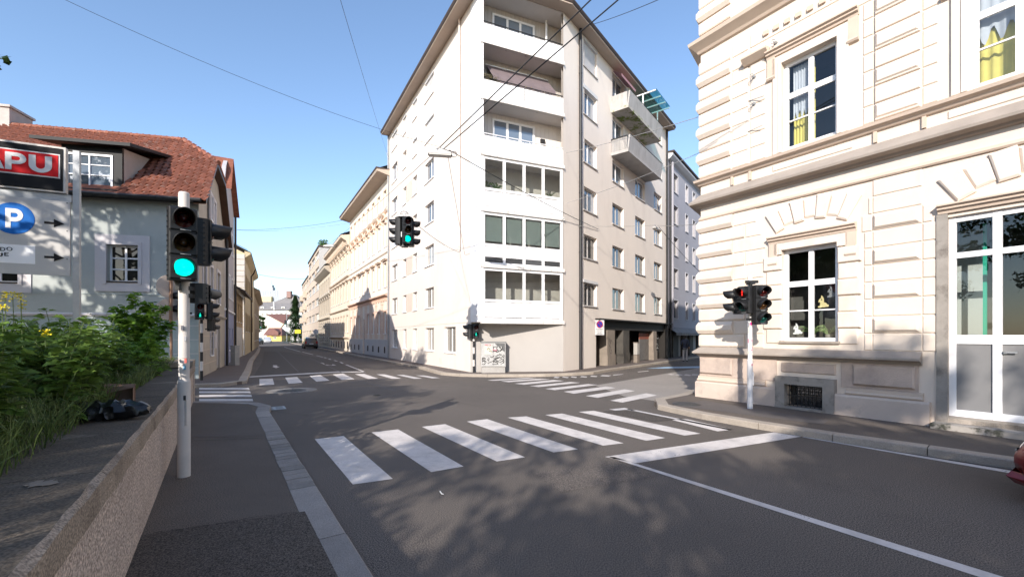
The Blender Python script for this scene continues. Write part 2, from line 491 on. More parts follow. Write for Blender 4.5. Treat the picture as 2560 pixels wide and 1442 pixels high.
# near zebra crossing
near = [[(787,1097),(859,1089),(982,1196),(882,1210)], [(929,1080),(995,1072.5),(1159,1165),(1078,1179)],
        [(1054.5,1066),(1113,1059.5),(1312.5,1142),(1242,1152.5)], [(1167,1053),(1218,1047),(1445,1122),(1384,1130)],
        [(1269,1043),(1316,1040),(1559,1107),(1508,1113)], [(1363,1036.5),(1405,1033),(1662.5,1094),(1616,1101)],
        [(1447,1029),(1484,1026),(1751.5,1083),(1711,1088)]]
for q in near: mark('zebra_stripe', q, M_paint)
mark('zebra_stripe', [(1523,1022.5),(1561,1019),(1590,1025),(1545,1027)], M_paint2)
mark('zebra_stripe', [(1572,1021),(1833,1073),(1822,1074.2),(1566,1022.6)], M_paint2)
mark('zebra_stripe', [(1672,1047),(1716,1047),(1833,1073),(1794,1077.5)], M_paint)
mark('asphalt_patch', [(1505,1028),(1566,1023.5),(1690,1048),(1636,1054)], M_asph_new, 0.006)
# far zebra across the street
z5 = lambda L: [(640 + x/3.605, 850 + y/3.605) for x, y in L]
for q in ([(30,350),(150,345),(165,400),(32,405)], [(262,337),(370,330),(420,382),(295,392)], [(480,320),(580,313),(662,362),(545,372)],
          [(690,308),(785,300),(888,350),(775,358)], [(890,305),(975,303),(1100,345),(1010,348)], [(1085,307),(1160,307),(1310,345),(1225,347)],
          [(1265,312),(1330,312),(1500,345),(1425,347)], [(1440,317),(1510,317),(1660,340),(1590,343)]):
    mark('zebra_stripe', z5(q), M_paint2 if q[0][0] > 1200 else M_paint)
# zebra across the right-hand street
z6 = lambda L: [(1200 + x/3.2, 850 + y/3.2) for x, y in L]
for q in ([(60,318),(100,324),(455,303),(385,300)], [(165,328),(230,335),(560,313),(480,307)], [(275,347),(350,355),(672,325),(590,317)], [(395,366),(470,374),(800,340),(725,333)],
          [(525,388),(600,399),(940,357),(865,350)], [(670,411),(750,427),(1085,381),(1010,370)], [(845,445),(940,460),(1240,405),(1155,393)],
          [(1040,482),(1140,498),(1415,440),(1330,424)]):
    mark('zebra_stripe', z6(q), M_paint)
# zebra across the narrow lane on the left
for y0, y1, xr in ((969, 973.5, 623), (977.5, 982, 626), (986, 991.5, 629), (996.5, 1002, 632)):
    mark('zebra_stripe', [(498, y0), (xr - 1, y0), (xr + 1, y1), (498, y1)], M_paint)
# stop lines, lane lines, arrows
mark('stop_line', [(1512,1141),(1934,1080),(2003,1090.6),(1591,1157)], M_paint)
b = MB()
mark('lane_line', [(1519,1140.5),(1536,1141.5),(2512,1442),(2452,1442)], M_paint)
mark('edge_line', [(2004,1091.5),(2011,1091.5),(2560,1181),(2560,1188)], M_paint2)
mark('stop_line', z5([(-60,325),(740,281),(740,290),(-60,335)]), M_paint2)
mark('stop_line', z5([(740,281),(985,283),(990,288),(740,290)]), M_paint2)
mark('lane_line', z5([(803,221),(820,220),(992,287),(975,288)]), M_paint2)
for q in ([(752,198),(768,197),(792,208),(775,209)], [(697,182),(712,181),(737,189),(722,190)], [(647,168),(662,167),(682,174),(667,175)], [(608,156),(622,155),(640,160),(626,161)],
          [(535,138),(547,138),(610,152),(598,153)], [(410,106),(420,105),(520,130),(510,131)], [(250,62),(256,61),(405,104),(396,105)]):
    mark('lane_dash', z5(q), M_paint2)
for q in ([(178,88),(182,87),(385,283),(378,285)], [(480,160),(484,159),(800,300),(790,301)], [(880,350),(890,350),(1260,450),(1240,452)]):
    mark('asphalt_seam', z5(q), mat('seam', (0.13, 0.125, 0.125), 0.8, 0.2, 4, 0), 0.005)
mark('direction_arrow', z5([(150,226),(190,226),(193,238),(215,238),(182,251),(143,238),(160,238)]), M_paint2)
mark('direction_arrow', z5([(577,201),(612,208),(622,222),(640,220),(684,228),(690,217),(724,226),(660,226),(625,224)]), M_paint2)
# worn white lettering and blue strip painted on the right-hand street
for q in ([(585,300),(620,303),(640,296),(605,292)], [(655,297),(700,302),(712,296),(668,291)], [(725,296),(770,301),(775,294),(735,289)], [(800,294),(850,298),(860,291),(812,287)],
          [(880,291),(930,294),(940,287),(890,283)], [(960,287),(1030,289),(1050,281),(980,279)], [(1060,282),(1130,275),(1150,270),(1070,275)]):
    mark('road_lettering', z6(q), M_paint2, 0.006)
for q in ([(1500,272),(1530,278),(1560,276),(1530,269)], [(1560,277),(1600,282),(1625,277),(1590,271)], [(1630,280),(1680,285),(1690,277),(1645,272)], [(1690,279),(1745,281),(1745,273),(1700,271)]):
    mark('road_lettering', z6(q), M_paint, 0.007)
mark('parking_strip', z6([(1330,226),(1480,214),(1810,206),(1810,222),(1600,224),(1450,226)]), M_paintb, 0.006)
mark('lane_dash', z6([(1258,252),(1345,244),(1352,247),(1268,255)]), M_paint, 0.007)

# pavements and their kerb stones
def kerb(parent, pts, w=0.28, z=0.125, L=1.0, m=None, mf=None, Lf=None):
    pts = [Vector((p[0], p[1])) for p in pts]
    # dense resample
    seg = []; acc = [0]
    for i in range(len(pts)-1): acc.append(acc[-1] + (pts[i+1]-pts[i]).length)
    def at(s):
        for i in range(len(pts)-1):
            if s <= acc[i+1] or i == len(pts)-2:
                q = (s-acc[i]) / (acc[i+1]-acc[i]); d = (pts[i+1]-pts[i]).normalized()
                return pts[i].lerp(pts[i+1], q), Vector((-d.y, d.x))
    s = 0.0
    while s < acc[-1] - 0.05:
        p, _ = at(s)
        l = Lf(p) if Lf else L
        l = min(l * rnd.uniform(0.92, 1.08), acc[-1] - s)
        a, na = at(s + 0.006); c, nc = at(s + l - 0.006)
        n2 = (na + nc).normalized()
        jz = rnd.uniform(-0.003, 0.003); jo = rnd.uniform(-0.006, 0.006)
        a = a + n2*jo; c = c + n2*jo
        zz = z + jz; e = 0.015
        q = [(a.x, a.y), (c.x, c.y), (c.x+n2.x*w, c.y+n2.y*w), (a.x+n2.x*w, a.y+n2.y*w)]
        t = [(a.x+n2.x*e, a.y+n2.y*e), (c.x+n2.x*e, c.y+n2.y*e), q[2], q[3]]
        o = Vector((a.x, a.y, 0)); b = MB()
        b.faces([(x-o.x, y-o.y, -0.02) for x, y in q] + [(q[0][0]-o.x, q[0][1]-o.y, zz-e), (q[1][0]-o.x, q[1][1]-o.y, zz-e)] + [(x-o.x, y-o.y, zz) for x, y in t],
                [(0,1,5,4), (4,5,7,6), (6,7,8,9), (1,2,8,7,5), (3,0,4,6,9), (2,3,9,8)])
        b.build('kerb_stone', mf(p) if mf else m, parent, None, o)
        s += l

K_N = [(5.1,-6), (1.06,0), (-0.95,3.0), (-3.3,6.5), (-5.6,9.93), (-5.85,10.5), (-6.4,10.95), (-7.4,11.15), (-8.3,11.2)]
K_L = [(-20,14.6), (-13,14.9), (-11,15.0), (-10.2,15.4), (-9.95,16.2), (-13.8,22.9), (-18.2,30.4), (-27.1,46.3), (-36.5,62.7), (-54.9,92.6), (-70,118)]
K_C = [(-62,120), (-42,86), (-29.6,64.8), (-19.8,48.6), (-11.8,34.7), (-7.8,28.2), (-5.0,23.6), (-4.0,21.4), (-3.3,20.0), (-2.4,19.25), (-1.2,18.95), (0.35,18.95), (2.2,19.3), (3.8,20.3), (5.3,22.4), (8.7,26.8), (14,33.7), (30,54.5)]
K_R = [(22,35.2), (6.3,14.4), (4.75,12.4), (3.85,11.65), (3.5,11.1), (3.6,10.4), (4.1,9.4), (5.14,7.75), (6.78,5.9), (12,-1.0)]
def offs(pts, d):
    out = []
    for i, p in enumerate(pts):
        a = Vector(pts[max(i-1, 0)]); c = Vector(pts[min(i+1, len(pts)-1)])
        t = (c - a).normalized(); out.append((p[0] - t.y*d, p[1] + t.x*d))
    return out
pv_n = sheet('pavement', offs(K_N, 0.15) + [(-8.55, 11.3), (-4.15, 4.75), (3.0, -6)], 0.12, M_walk, thick=0.14)
pv_l = sheet('pavement', offs(K_L, 0.15) + [(-85, 118), (-85, 15)], 0.12, M_walk3, thick=0.14)
pv_c = sheet('pavement', offs(K_C, 0.15) + [(30, 120)], 0.12, M_walk3, thick=0.14)
pv_r = sheet('pavement', offs(K_R, 0.15) + [(30, -1.0), (30, 35)], 0.12, M_walk, thick=0.14)
setts = lambda p: 4.7 < p.y < 7.7
kerb(pv_n, K_N, 0.27, 0.125, 1.3, mf=lambda p: M_sett if setts(p) else M_kerb, Lf=lambda p: 0.19 if setts(p) else (1.35 if p.y < 4.7 else 0.8))
kerb(pv_l, K_L, 0.28, 0.125, 1.1, M_kerb_w)
kerb(pv_c, K_C, 0.26, 0.125, 1.3, M_kerb_w)
kerb(pv_r, K_R, 0.26, 0.125, 1.25, M_kerb_w)
b = MB()
sheet('asphalt_patch', [G(300,1345,.124)[:2], G(560,1305,.124)[:2], G(762,1277,.124)[:2], G(846,1442,.124)[:2], (1.55, -1.2), (0.2, -1.2)], 0.124, M_walk2, pv_n)
sheet('asphalt_patch', [G(470,1092,.124)[:2], G(668,1090,.124)[:2], G(627,1015,.124)[:2], G(490,1008,.124)[:2]], 0.124, mat('footway_asphalt_mid', (0.11, 0.092, 0.079), 0.85, 0.14, 0.7, 0.45, 150, 0.3, speck=0.4, speck_scale=130), pv_n)
M_crack = mat('crack', (0.015, 0.014, 0.013), 0.95, 0.2, 3, 0)
def crack(px, parent, z=0.128, w=0.006):
    b = MB(); p = []
    for i in range(len(px)-1):
        a, c = G(*px[i], z), G(*px[i+1], z)
        n = max(2, int((c-a).length/0.06))
        for k in range(n): p.append(a.lerp(c, k/n) + Vector((rnd.uniform(-.008,.008), rnd.uniform(-.012,.012), 0)))
    for i in range(len(p)-1):
        ww = w*rnd.uniform(.5, 1.4)
        b.poly([(p[i].x, p[i].y-ww, z), (p[i+1].x, p[i+1].y-ww, z), (p[i+1].x, p[i+1].y+ww, z), (p[i].x, p[i].y+ww, z)])
    return b.build('crack', M_crack, parent)
crack([(478,1101),(560,1098),(668,1094)], pv_n)
crack([(380,1331),(520,1312),(560,1305),(640,1290),(762,1277)], pv_n, w=0.004)
sheet('asphalt_patch', [(3.9,10.5), (5.9,8.2), (6.3,8.6), (5.0,11.3)], 0.124, mat('footway_light', (0.12, 0.106, 0.1), 0.85, 0.14, 0.7, 0.4, 150, 0.3, speck=0.35, speck_scale=130), pv_r)

# manhole covers and gully
M_iron = mat('cast_iron', (0.07, 0.068, 0.068), 0.6, 0.25, 8, 0.4, 60, 0.4, metal=0.3)
M_conc = mat('concrete', (0.36, 0.34, 0.32), 0.85, 0.15, 2, 0.3, 50, 0.25)
def manhole(c, r, label, rim=True, z0=0.0):
    t = thing('manhole_cover', label, 'manhole', (c.x, c.y, z0))
    if rim:
        n = 22
        for i in range(n):
            a0, a1 = 2*math.pi*(i+.06)/n, 2*math.pi*(i+.94)/n
            b = MB(); h = 0.012 + rnd.uniform(-.002, .002)
            b.slab([(math.cos(a0)*r*.58, math.sin(a0)*r*.58), (math.cos(a1)*r*.58, math.sin(a1)*r*.58), (math.cos(a1)*r, math.sin(a1)*r), (math.cos(a0)*r, math.sin(a0)*r)], 0.0, h)
            b.build('rim_stone', M_sett, t)
        r = r*.55
    b = MB(); b.cyl((0,0,0.001), (0,0,0.012), r, r, 28); b.build('frame_ring', M_iron, t)
    b = MB(); b.cyl((0,0,0.012), (0,0,0.017), r*.86, r*.86, 28)
    for i in range(-3, 4):
        for k in range(-3, 4):
            x, y = i*r*.22, k*r*.22
            if x*x+y*y < (r*.72)**2: b.box(x-r*.06, x+r*.06, y-r*.06, y+r*.06, 0.016, 0.022)
    b.build('lid', M_iron, t)
manhole(G(730, 976), 0.76, 'round iron manhole cover ringed with setts in the crossing')
manhole(G(1716, 1010, .12), 0.33, 'iron manhole cover in the pavement at the ornate school corner', False, 0.1205)
manhole(G(942, 988), 0.12, 'tiny valve cover alone in the middle of the junction', False)
gd = G(686, 1021)
t = thing('drain_grate', 'blue-grey slotted drain grate beside the left kerb corner', 'drain', (gd.x, gd.y, 0))
fr = Frame((gd.x, gd.y, 0), 0.555, -0.832)
b = MB(); b.box(-.24,-.19,-.24,.24,0,.015); b.box(.19,.24,-.24,.24,0,.015); b.box(-.19,.19,-.24,-.19,0,.015); b.box(-.19,.19,.19,.24,0,.015); b.box(-.19,.19,-.03,.03,0,.013)
b.build('frame', M_galv, t, fr)
for i in range(6):
    x = -.16 + i*.064
    MB().box(x-.014, x+.014, -.19, .19, 0.002, .011).build('bar', M_galv, t, fr)
MB().poly([(-.19,-.19,.003),(.19,-.19,.003),(.19,.19,.003),(-.19,.19,.003)]).build('shaft_darkness', M_crack, t, fr)  # flat black sheet, the dark below the bars put into its colour

for q in ([(985,972),(1090,992),(1180,1012),(1262,1032)], [(1262,1032),(1310,1056),(1345,1085)], [(1545,1112),(1640,1160),(1720,1230),(1790,1330)], [(640,1010),(700,1030),(800,1042),(905,1040)], [(1250,960),(1360,975),(1470,1000)], [(1860,1140),(2020,1190),(2210,1260),(2400,1345)]):
    crack(q, road, 0.006, 0.004)
for q in ([(1000,1000),(1120,985),(1150,992),(1030,1008)], [(1330,1180),(1560,1150),(1640,1190),(1400,1230)]):
    mark('asphalt_patch', q, mat('asphalt_mid', (0.12, 0.102, 0.09), 0.85, 0.15, 1.0, 0.6, 90, 0.3, speck=0.6, speck_scale=75), 0.003)

# ================================================================ SCHOOL on the right
M_sch = mat('school_render', (0.69, 0.595, 0.51), 0.9, 0.06, 1.2, 0.15, 60, 0.2, stain=(0.55, 0.46, 0.385), stain_scale=0.8, stain_lo=0.56, stain_hi=0.82, stretch=(1, 1, .5))
M_schr = mat('school_rough', (0.50, 0.40, 0.34), 0.92, 0.14, 2.5, 0.8, 45, 0.2, stain=(0.33, 0.27, 0.24), stain_scale=0.9, stain_lo=0.5, stain_hi=0.75)
M_schb = mat('school_base', (0.56, 0.46, 0.39), 0.9, 0.12, 1.5, 0.3, 30, 0.2, stain=(0.26, 0.22, 0.2), stain_scale=1.1, stain_lo=0.56, stain_hi=0.75)
M_ledge = mat('ledge_stone', (0.34, 0.29, 0.25), 0.85, 0.15, 2, 0.3, 40, 0.25)
M_trim = mat('school_trim', (0.57, 0.46, 0.375), 0.9, 0.08, 2, 0.1, 50, 0.2)
M_stone = mat('grey_stone', (0.30, 0.27, 0.24), 0.85, 0.2, 3, 0.4, 40, 0.25, stain=(0.12, 0.1, 0.085), stain_scale=2.5, stain_lo=0.5, stain_hi=0.7)
S_O = (5.27, 12.06)
FS = Frame((5.27, 12.06, 0), 0.555, -0.832)
school = thing('school_building', 'cream ornate school building with rusticated blocks on the right', 'building', (5.27, 12.06, 0.0))
SL = 12.0                      # facade length
ROOF = 14.2
side = [(2.0, 24.0)]           # side wall runs back along the right-hand street
sd = Vector((0.609, 0.793)); sx = sd.x*FS.c + sd.y*FS.s; sy = -sd.x*FS.s + sd.y*FS.c
SIDE = [(sx*26, sy*26), (0, 0)]
W1 = [(2.12, 3.24, 1.68, 3.84), (4.95, 7.0, 0.3, 3.98), (2.12, 3.24, 6.2, 8.28), (5.24, 6.36, 6.2, 8.28), (2.22, 3.0, 0.17, 0.68),
      (8.3, 9.3, 1.7, 3.82), (8.3, 9.3, 6.2, 8.25), (2.2, 3.2, 10.6, 12.6), (5.28, 6.28, 10.6, 12.6), (8.3, 9.3, 10.6, 12.6)]
wall(school, 'front_wall', FS, 0, SL, 0.0, ROOF, W1, M_sch, 0.24)
MB().poly([(0,0,0),(sx*26,sy*26,0),(sx*26,sy*26,ROOF),(0,0,ROOF)]).build('side_wall', M_sch, school, FS)
MB().slab([(0,0),(SL,0),(SL,18),(sx*26,sy*26)], ROOF, ROOF+0.3).build('roof', mat('roof_dark', (0.06, 0.05, 0.05), 0.8), school, FS)
MB().poly([(SL,0,0),(SL,18,0),(SL,18,ROOF),(SL,0,ROOF)]).build('side_wall', M_sch, school, FS)
CORNER = [(sx*26, sy*26), (0, 0), (SL, 0)]
def swp(name, prof, m, path=None):
    return MB().sweep(path or CORNER, prof).build(name, m, school, FS)
# plinth courses
PL = [(sx*26, sy*26), (0, 0), (4.82, 0)]
for nm, prof, m in (('plinth', [(0, 0), (0.14, 0), (0.14, 0.14), (0, 0.14)], M_schb), ):
    pass
def swp_cut(name, prof, m, cuts, end=SL):
    """moulding along the front, broken at openings"""
    x = 0; first = True
    for a, c in cuts + [(end, end)]:
        path = ([(sx*26, sy*26)] if first else []) + [(x, 0), (a, 0)]
        if a > x: MB().sweep(path, prof).build(name, m, school, FS)
        x = c; first = False
swp_cut('plinth', [(0, -0.05), (0.13, -0.05), (0.13, 0.52), (0.10, 0.56), (0, 0.56)], M_schb, [(2.02, 3.22), (4.72, 7.2)])
swp_cut('plinth_moulding', [(0, 0.56), (0.075, 0.565), (0.095, 0.60), (0.06, 0.64), (0.06, 0.70), (0, 0.72)], M_trim, [(1.75, 3.4), (4.62, 7.3)])
swp_cut('dado', [(0, 0.72), (0.025, 0.72), (0.025, 1.26), (0, 1.26)], M_schr, [(2.0, 3.3), (4.55, 7.3)])
swp_cut('water_table', [(0, 1.24), (0.05, 1.24), (0.09, 1.29), (0.20, 1.33), (0.20, 1.37), (0.02, 1.50), (0, 1.50)], M_ledge, [(4.6, 7.25)])
for x0, x1 in ((0.0, 0.92), (3.52, 4.5)):
    MB().boss(x0, x1, 0.78, 1.2, 0.06, 0.03, -0.025).build('stone_block', M_schr, school, FS)
MB().boss(2.1, 3.2, 0.95, 1.18, 0.03, 0.02, 0).build('stone_block', M_schr, school, FS)
# corner quoins, wrapping round to the side street
def quoin(z0, z1, ln, pointed):
    p = 0.11 if pointed else 0.045
    h = z1 - z0; g = 0.018
    prof = [(0, z0+g), (p*0.45, z0+g), (p, z0+h*0.32), (p, z0+h*0.68), (p*0.45, z1-g), (0, z1-g)] if pointed else [(0, z0+g), (p-0.02, z0+g), (p, z0+g+0.03), (p, z1-g-0.03), (p-0.02, z1-g), (0, z1-g)]
    MB().sweep([(sx*ln, sy*ln), (0, 0), (ln, 0)], prof).build('quoin', M_sch, school, FS)
nG = 10; hG = (5.0-1.5)/nG
for k in range(nG):
    quoin(1.5+hG*k, 1.5+hG*(k+1), 0.92 if k % 2 else 1.22, k % 2 == 1)
hF = 0.36; nF = 9
for k in range(nF):
    quoin(6.17+hF*k, 6.17+hF*(k+1), 0.86, k % 2 == 1)
for k in range(10):
    quoin(10.15+hF*k, 10.15+hF*(k+1), 0.86, k % 2 == 1)
# coursed blocks of the wall
def course(x0, x1, z0, z1, p=0.02, name='stone_block', g=0.011):
    if x1-x0 > 0.06: MB().boss(x0+g*0.5, x1-g*0.5, z0+g, z1-g, p, 0.014).build(name, M_sch, school, FS)
for k in range(nG):
    z0, z1 = 1.5+hG*k, 1.5+hG*(k+1); zm = (z0+z1)/2
    q = 0.92 if k % 2 else 1.22
    if zm < 4.1:
        segs = [(q+0.02, 1.70), (3.70, 3.84), (4.6, 4.80)]
        segs += [(7.15, 7.8), (9.8, 12)]
    else:
        e = 1.72 - (zm-4.2)*0.32
        segs = [(q+0.02, e), (2*2.7-e, 3.84), (4.6, 4.72-(zm-4.2)*0.3), (7.25, 12)]
    for a, c in segs: course(a, c, z0, z1)
    if k % 2 == 1 and k < 9:
        course(3.84, 4.6, z0, z1, 0.02)
        MB().boss(3.86, 4.56, z0+0.04, z1-0.04, 0.05, 0.035, -0.02).build('panel_boss', M_sch, school, FS)
    else: course(3.84, 4.6, z0, z1)
# alternating blocks beside the ground floor windows
def jamb(x, w, z0, z1, n, name='jamb_block'):
    h = (z1-z0)/n
    for k in range(n):
        for s_ in (0, 1):
            p = 0.06 if k % 2 else 0.03
            ww = w + (0.0 if k % 2 else -0.06)
            x0, x1 = (x[0]-ww, x[0]) if s_ == 0 else (x[1], x[1]+ww)
            MB().boss(x0, x1, z0+h*k+0.008, z0+h*(k+1)-0.008, p, 0.02).build(name, M_sch, school, FS)
jamb((2.12, 3.24), 0.42, 1.62, 3.72, 6)
jamb((8.3, 9.3), 0.46, 1.62, 3.72, 6)
def voussoirs(xc, zc, r0, r1, a, n):
    for i in range(n):
        t0, t1 = -a + 2*a*i/n, -a + 2*a*(i+1)/n
        g = 0.006/r1; t0 += g; t1 -= g
        ro = r1 if i % 2 == 0 else r1-0.05; ri = r0-0.05 if i % 2 == 0 else r0
        p = 0.055 if i % 2 == 0 else 0.03
        def pt(r, t, y): return (xc+math.sin(t)*r, y, zc+math.cos(t)*r)
        b = MB(); tm = (t1-t0)*0.1; rm = 0.035
        b.faces([pt(ri,t0,0),pt(ri,t1,0),pt(ro,t1,0),pt(ro,t0,0), pt(ri,t0,-p+.02),pt(ri,t1,-p+.02),pt(ro,t1,-p+.02),pt(ro,t0,-p+.02),
                 pt(ri+rm,t0+tm,-p),pt(ri+rm,t1-tm,-p),pt(ro-rm,t1-tm,-p),pt(ro-rm,t0+tm,-p)],
                [(0,1,5,4),(1,2,6,5),(2,3,7,6),(3,0,4,7),(4,5,9,8),(5,6,10,9),(6,7,11,10),(7,4,8,11),(8,9,10,11)])
        b.build('voussoir', M_sch, school, FS)
voussoirs(2.7, 2.98, 1.52, 2.0, R(29), 7)
voussoirs(5.97, 2.75, 1.78, 2.26, R(31), 7)
# window and door surrounds: flat architrave with a profiled cap and little brackets
def hood(x0, x1, z, s=1.0, ears=True, name='window_cap'):
    b = MB(); b.sweep([(x0, 0), (x1, 0)], [(0, z), (0.05*s, z), (0.06*s, z+0.04), (0.11*s, z+0.07), (0.11*s, z+0.10), (0.16*s, z+0.13), (0.16*s, z+0.16), (0, z+0.19)])
    b.build(name, M_trim, school, FS)
    if ears:
        for q in (x0+0.01, x1-0.19):
            b = MB(); b.box(q, q+0.18, -0.05, 0, z-0.44, z-0.002); b.sweep([(q-0.01, 0), (q+0.19, 0)], [(0, z-0.54), (0.06, z-0.52), (0.085, z-0.48), (0.06, z-0.445), (0, z-0.445)])
            b.build('bracket', M_trim, school, FS)
def archi(x0, x1, z0, z1, w=0.17, p=0.05):
    b = MB(); b.box(x0-w, x0, -p, 0.01, z0, z1+w); b.box(x1, x1+w, -p, 0.01, z0, z1+w); b.box(x0, x1, -p, 0.01, z1, z1+w)
    b.box(x0-w*.35, x0, -p-0.02, -p, z0, z1+w*.35); b.box(x1, x1+w*.35, -p-0.02, -p, z0, z1+w*.35); b.box(x0, x1, -p-0.02, -p, z1, z1+w*.35)
    b.build('architrave', M_sch, school, FS)
archi(2.12, 3.24, 3.74, 3.84); hood(1.82, 3.58, 4.02)
archi(8.3, 9.3, 3.72, 3.82); hood(7.92, 9.68, 4.02)
hood(4.82, 7.15, 4.05, 1.0, False, 'door_cap')
for x0 in (2.2, 5.28, 8.3):
    archi(x0-.08, x0+1.04, 6.17, 8.28, 0.2)
    hood(x0-0.42, x0+1.42, 8.52)
    # heavy cap blocks above the window flanks and the long cap above
    MB().sweep([(x0-0.42-0.55, 0), (x0-0.36, 0)], [(0, 8.62), (0.08, 8.64), (0.22, 8.76), (0.22, 8.80), (0, 8.84)]).build('cornice_block', M_trim, school, FS)
for x0, x1 in ((1.35, 1.75), (3.7, 3.85), (4.65, 4.85)):
    pass
# first floor courses
for k in range(nF):
    z0, z1 = 6.17+hF*k, 6.17+hF*(k+1)
    for a, c in ((0.90, 1.32), (1.36, 1.74), (3.68, 3.86), (4.60, 4.82)):
        if k < 7 or a in (0.90,): course(a, c, z0, z1)
    course(3.88, 4.58, z0, z1, 0.05)
    if k % 2 == 0: MB().boss(3.9, 4.56, z0+0.05, z1-0.03, 0.03, 0.03, -0.05).build('panel_boss', M_sch, school, FS)
    if k >= 7:
        course(1.36, 3.86, z0, z1); course(4.60, 7.2, z0, z1)
    course(6.76, 7.6, z0, z1)
# bands and cornices between the floors
swp('band', [(0, 5.0), (0.04, 5.0), (0.06, 5.03), (0.04, 5.06), (0.03, 5.09), (0, 5.09)], M_trim)
swp('main_ledge', [(0, 5.34), (0.08, 5.36), (0.11, 5.40), (0.27, 5.43), (0.28, 5.48), (0.02, 5.72), (0, 5.72)], M_ledge)
swp('sill_cornice', [(0, 5.96), (0.05, 5.97), (0.09, 6.02), (0.16, 6.05), (0.18, 6.11), (0.02, 6.16), (0, 6.16)], M_trim)
swp('upper_cornice', [(0, 9.62), (0.06, 9.64), (0.10, 9.70), (0.20, 9.78), (0.28, 9.84), (0.30, 9.92), (0.04, 10.12), (0, 10.12)], M_trim)
for i in range(9):
    x = 1.7 + i*0.24
    MB().box(x, x+0.12, -0.07, 0, 9.16, 9.26).build('dentil', M_trim, school, FS)
for x0, x1 in ((1.9, 3.5), (4.95, 6.6)):
    MB().boss(x0, x1, 5.78, 5.92, 0.02, 0.012).build('panel', M_sch, school, FS)
for x in (0.88, 1.34, 3.86, 4.6):
    MB().box(x, x+0.06, -0.05, 0, 5.74, 5.96).build('pilaster_foot', M_trim, school, FS)

# rooms behind the panes
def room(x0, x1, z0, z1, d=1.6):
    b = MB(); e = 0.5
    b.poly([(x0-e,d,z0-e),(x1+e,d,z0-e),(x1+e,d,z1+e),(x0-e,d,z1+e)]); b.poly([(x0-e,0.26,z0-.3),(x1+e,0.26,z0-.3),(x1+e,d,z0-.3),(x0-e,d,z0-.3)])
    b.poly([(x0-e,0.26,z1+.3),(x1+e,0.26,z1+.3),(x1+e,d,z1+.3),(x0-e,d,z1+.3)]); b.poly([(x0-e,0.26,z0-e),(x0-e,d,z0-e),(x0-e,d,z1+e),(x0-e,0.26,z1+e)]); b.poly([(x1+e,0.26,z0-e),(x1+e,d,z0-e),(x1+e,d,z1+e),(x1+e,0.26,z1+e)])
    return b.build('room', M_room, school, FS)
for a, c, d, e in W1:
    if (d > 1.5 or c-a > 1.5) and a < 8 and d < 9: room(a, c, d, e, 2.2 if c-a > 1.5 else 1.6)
GW = dict(cols=2, rows=(0.36, 0.36, 0.42), dep=0.10, gm=M_glass, t=0.085)
window(school, FS, 2.12, 1.68, 1.12, 2.16, sm=M_ledge, **GW)
for x0 in (2.12, 5.24): window(school, FS, x0, 6.2, 1.12, 2.08, sill=False, **GW)
for x0, z0, h in ((8.3, 1.7, 2.12), (8.3, 6.2, 2.05), (2.2, 10.6, 2.0), (5.28, 10.6, 2.0), (8.3, 10.6, 2.0)):
    window(school, FS, x0, z0, 1.0, h, cols=2, rows=(0.36, 0.36, 0.42), dep=0.14, t=0.07, sm=M_ledge)
# basement window: stone surround, iron grille
b = MB(); 
b = MB(); b.box(2.02, 3.22, -0.15, 0, 0.68, 0.86); b.build('basement_lintel', M_stone, school, FS)
MB().box(2.02, 3.22, -0.17, 0.1, 0.0, 0.17).build('basement_sill', M_stone, school, FS)
for a, c in ((2.02, 2.22), (3.0, 3.22)): MB().box(a, c, -0.15, 0.02, 0.17, 0.68).build('basement_jamb', M_stone, school, FS)
MB().poly([(2.2,.2,.15),(3.02,.2,.15),(3.02,.2,.7),(2.2,.2,.7)]).build('basement_pane', M_gdark, school, FS)
b = MB()
for i in range(9): b.cyl((2.26+i*.087, 0.03, .17), (2.26+i*.087, 0.03, .68), 0.008, n=6)
for z in (.2, .42, .64): b.box(2.22, 3.0, 0.02, 0.04, z-.008, z+.008)
for i in range(4):
    for z in (.31, .53):
        cx = 2.35+i*.19; pts = [(cx+math.cos(t*math.pi/6)*.07, 0.03, z+math.sin(t*math.pi/6)*.07) for t in range(13)]
        b.tube(pts, 0.006, 4)
b.build('basement_grille', M_dark, school, FS)
# door
MB().box(4.80, 4.95, -0.04, 0.16, 0.12, 4.05).build('door_jamb', M_stone, school, FS)
MB().box(7.0, 7.15, -0.04, 0.16, 0.12, 4.05).build('door_jamb', M_stone, school, FS)
MB().box(4.95, 7.0, 0.0, 0.3, 0.0, 0.34).build('threshold', M_stone, school, FS)
MB().box(4.78, 7.2, -0.34, -0.001, 0.0, 0.22).build('door_step', mat('step_stone', (0.34, 0.31, 0.28), 0.9, 0.2, 3, 0.4, 30, 0.2, stain=(0.07, 0.07, 0.055), stain_scale=4, stain_lo=0.48, stain_hi=0.6), school, FS)
b = MB(); y0, y1 = 0.06, 0.13; X = [4.95, 5.55, 6.4, 7.0]; t_ = 0.055
for x in X: b.box(x-(0 if x == 4.95 else t_), x+(t_*1.7 if x == 4.95 else t_), y0, y1, 0.34, 3.98)
for z0, z1 in ((0.34, 0.46), (1.66, 1.82), (3.22, 3.32), (3.88, 3.98)):
    for i in range(3): b.box(X[i]+(t_*1.7 if i == 0 else t_), X[i+1]-t_, y0+0.006, y1, z0, z1)
door = b.build('door', M_white, school, FS)
M_dpan = mat('door_panel', (0.21, 0.205, 0.205), 0.5, 0.05, 3, 0.03, 30, 0.35)
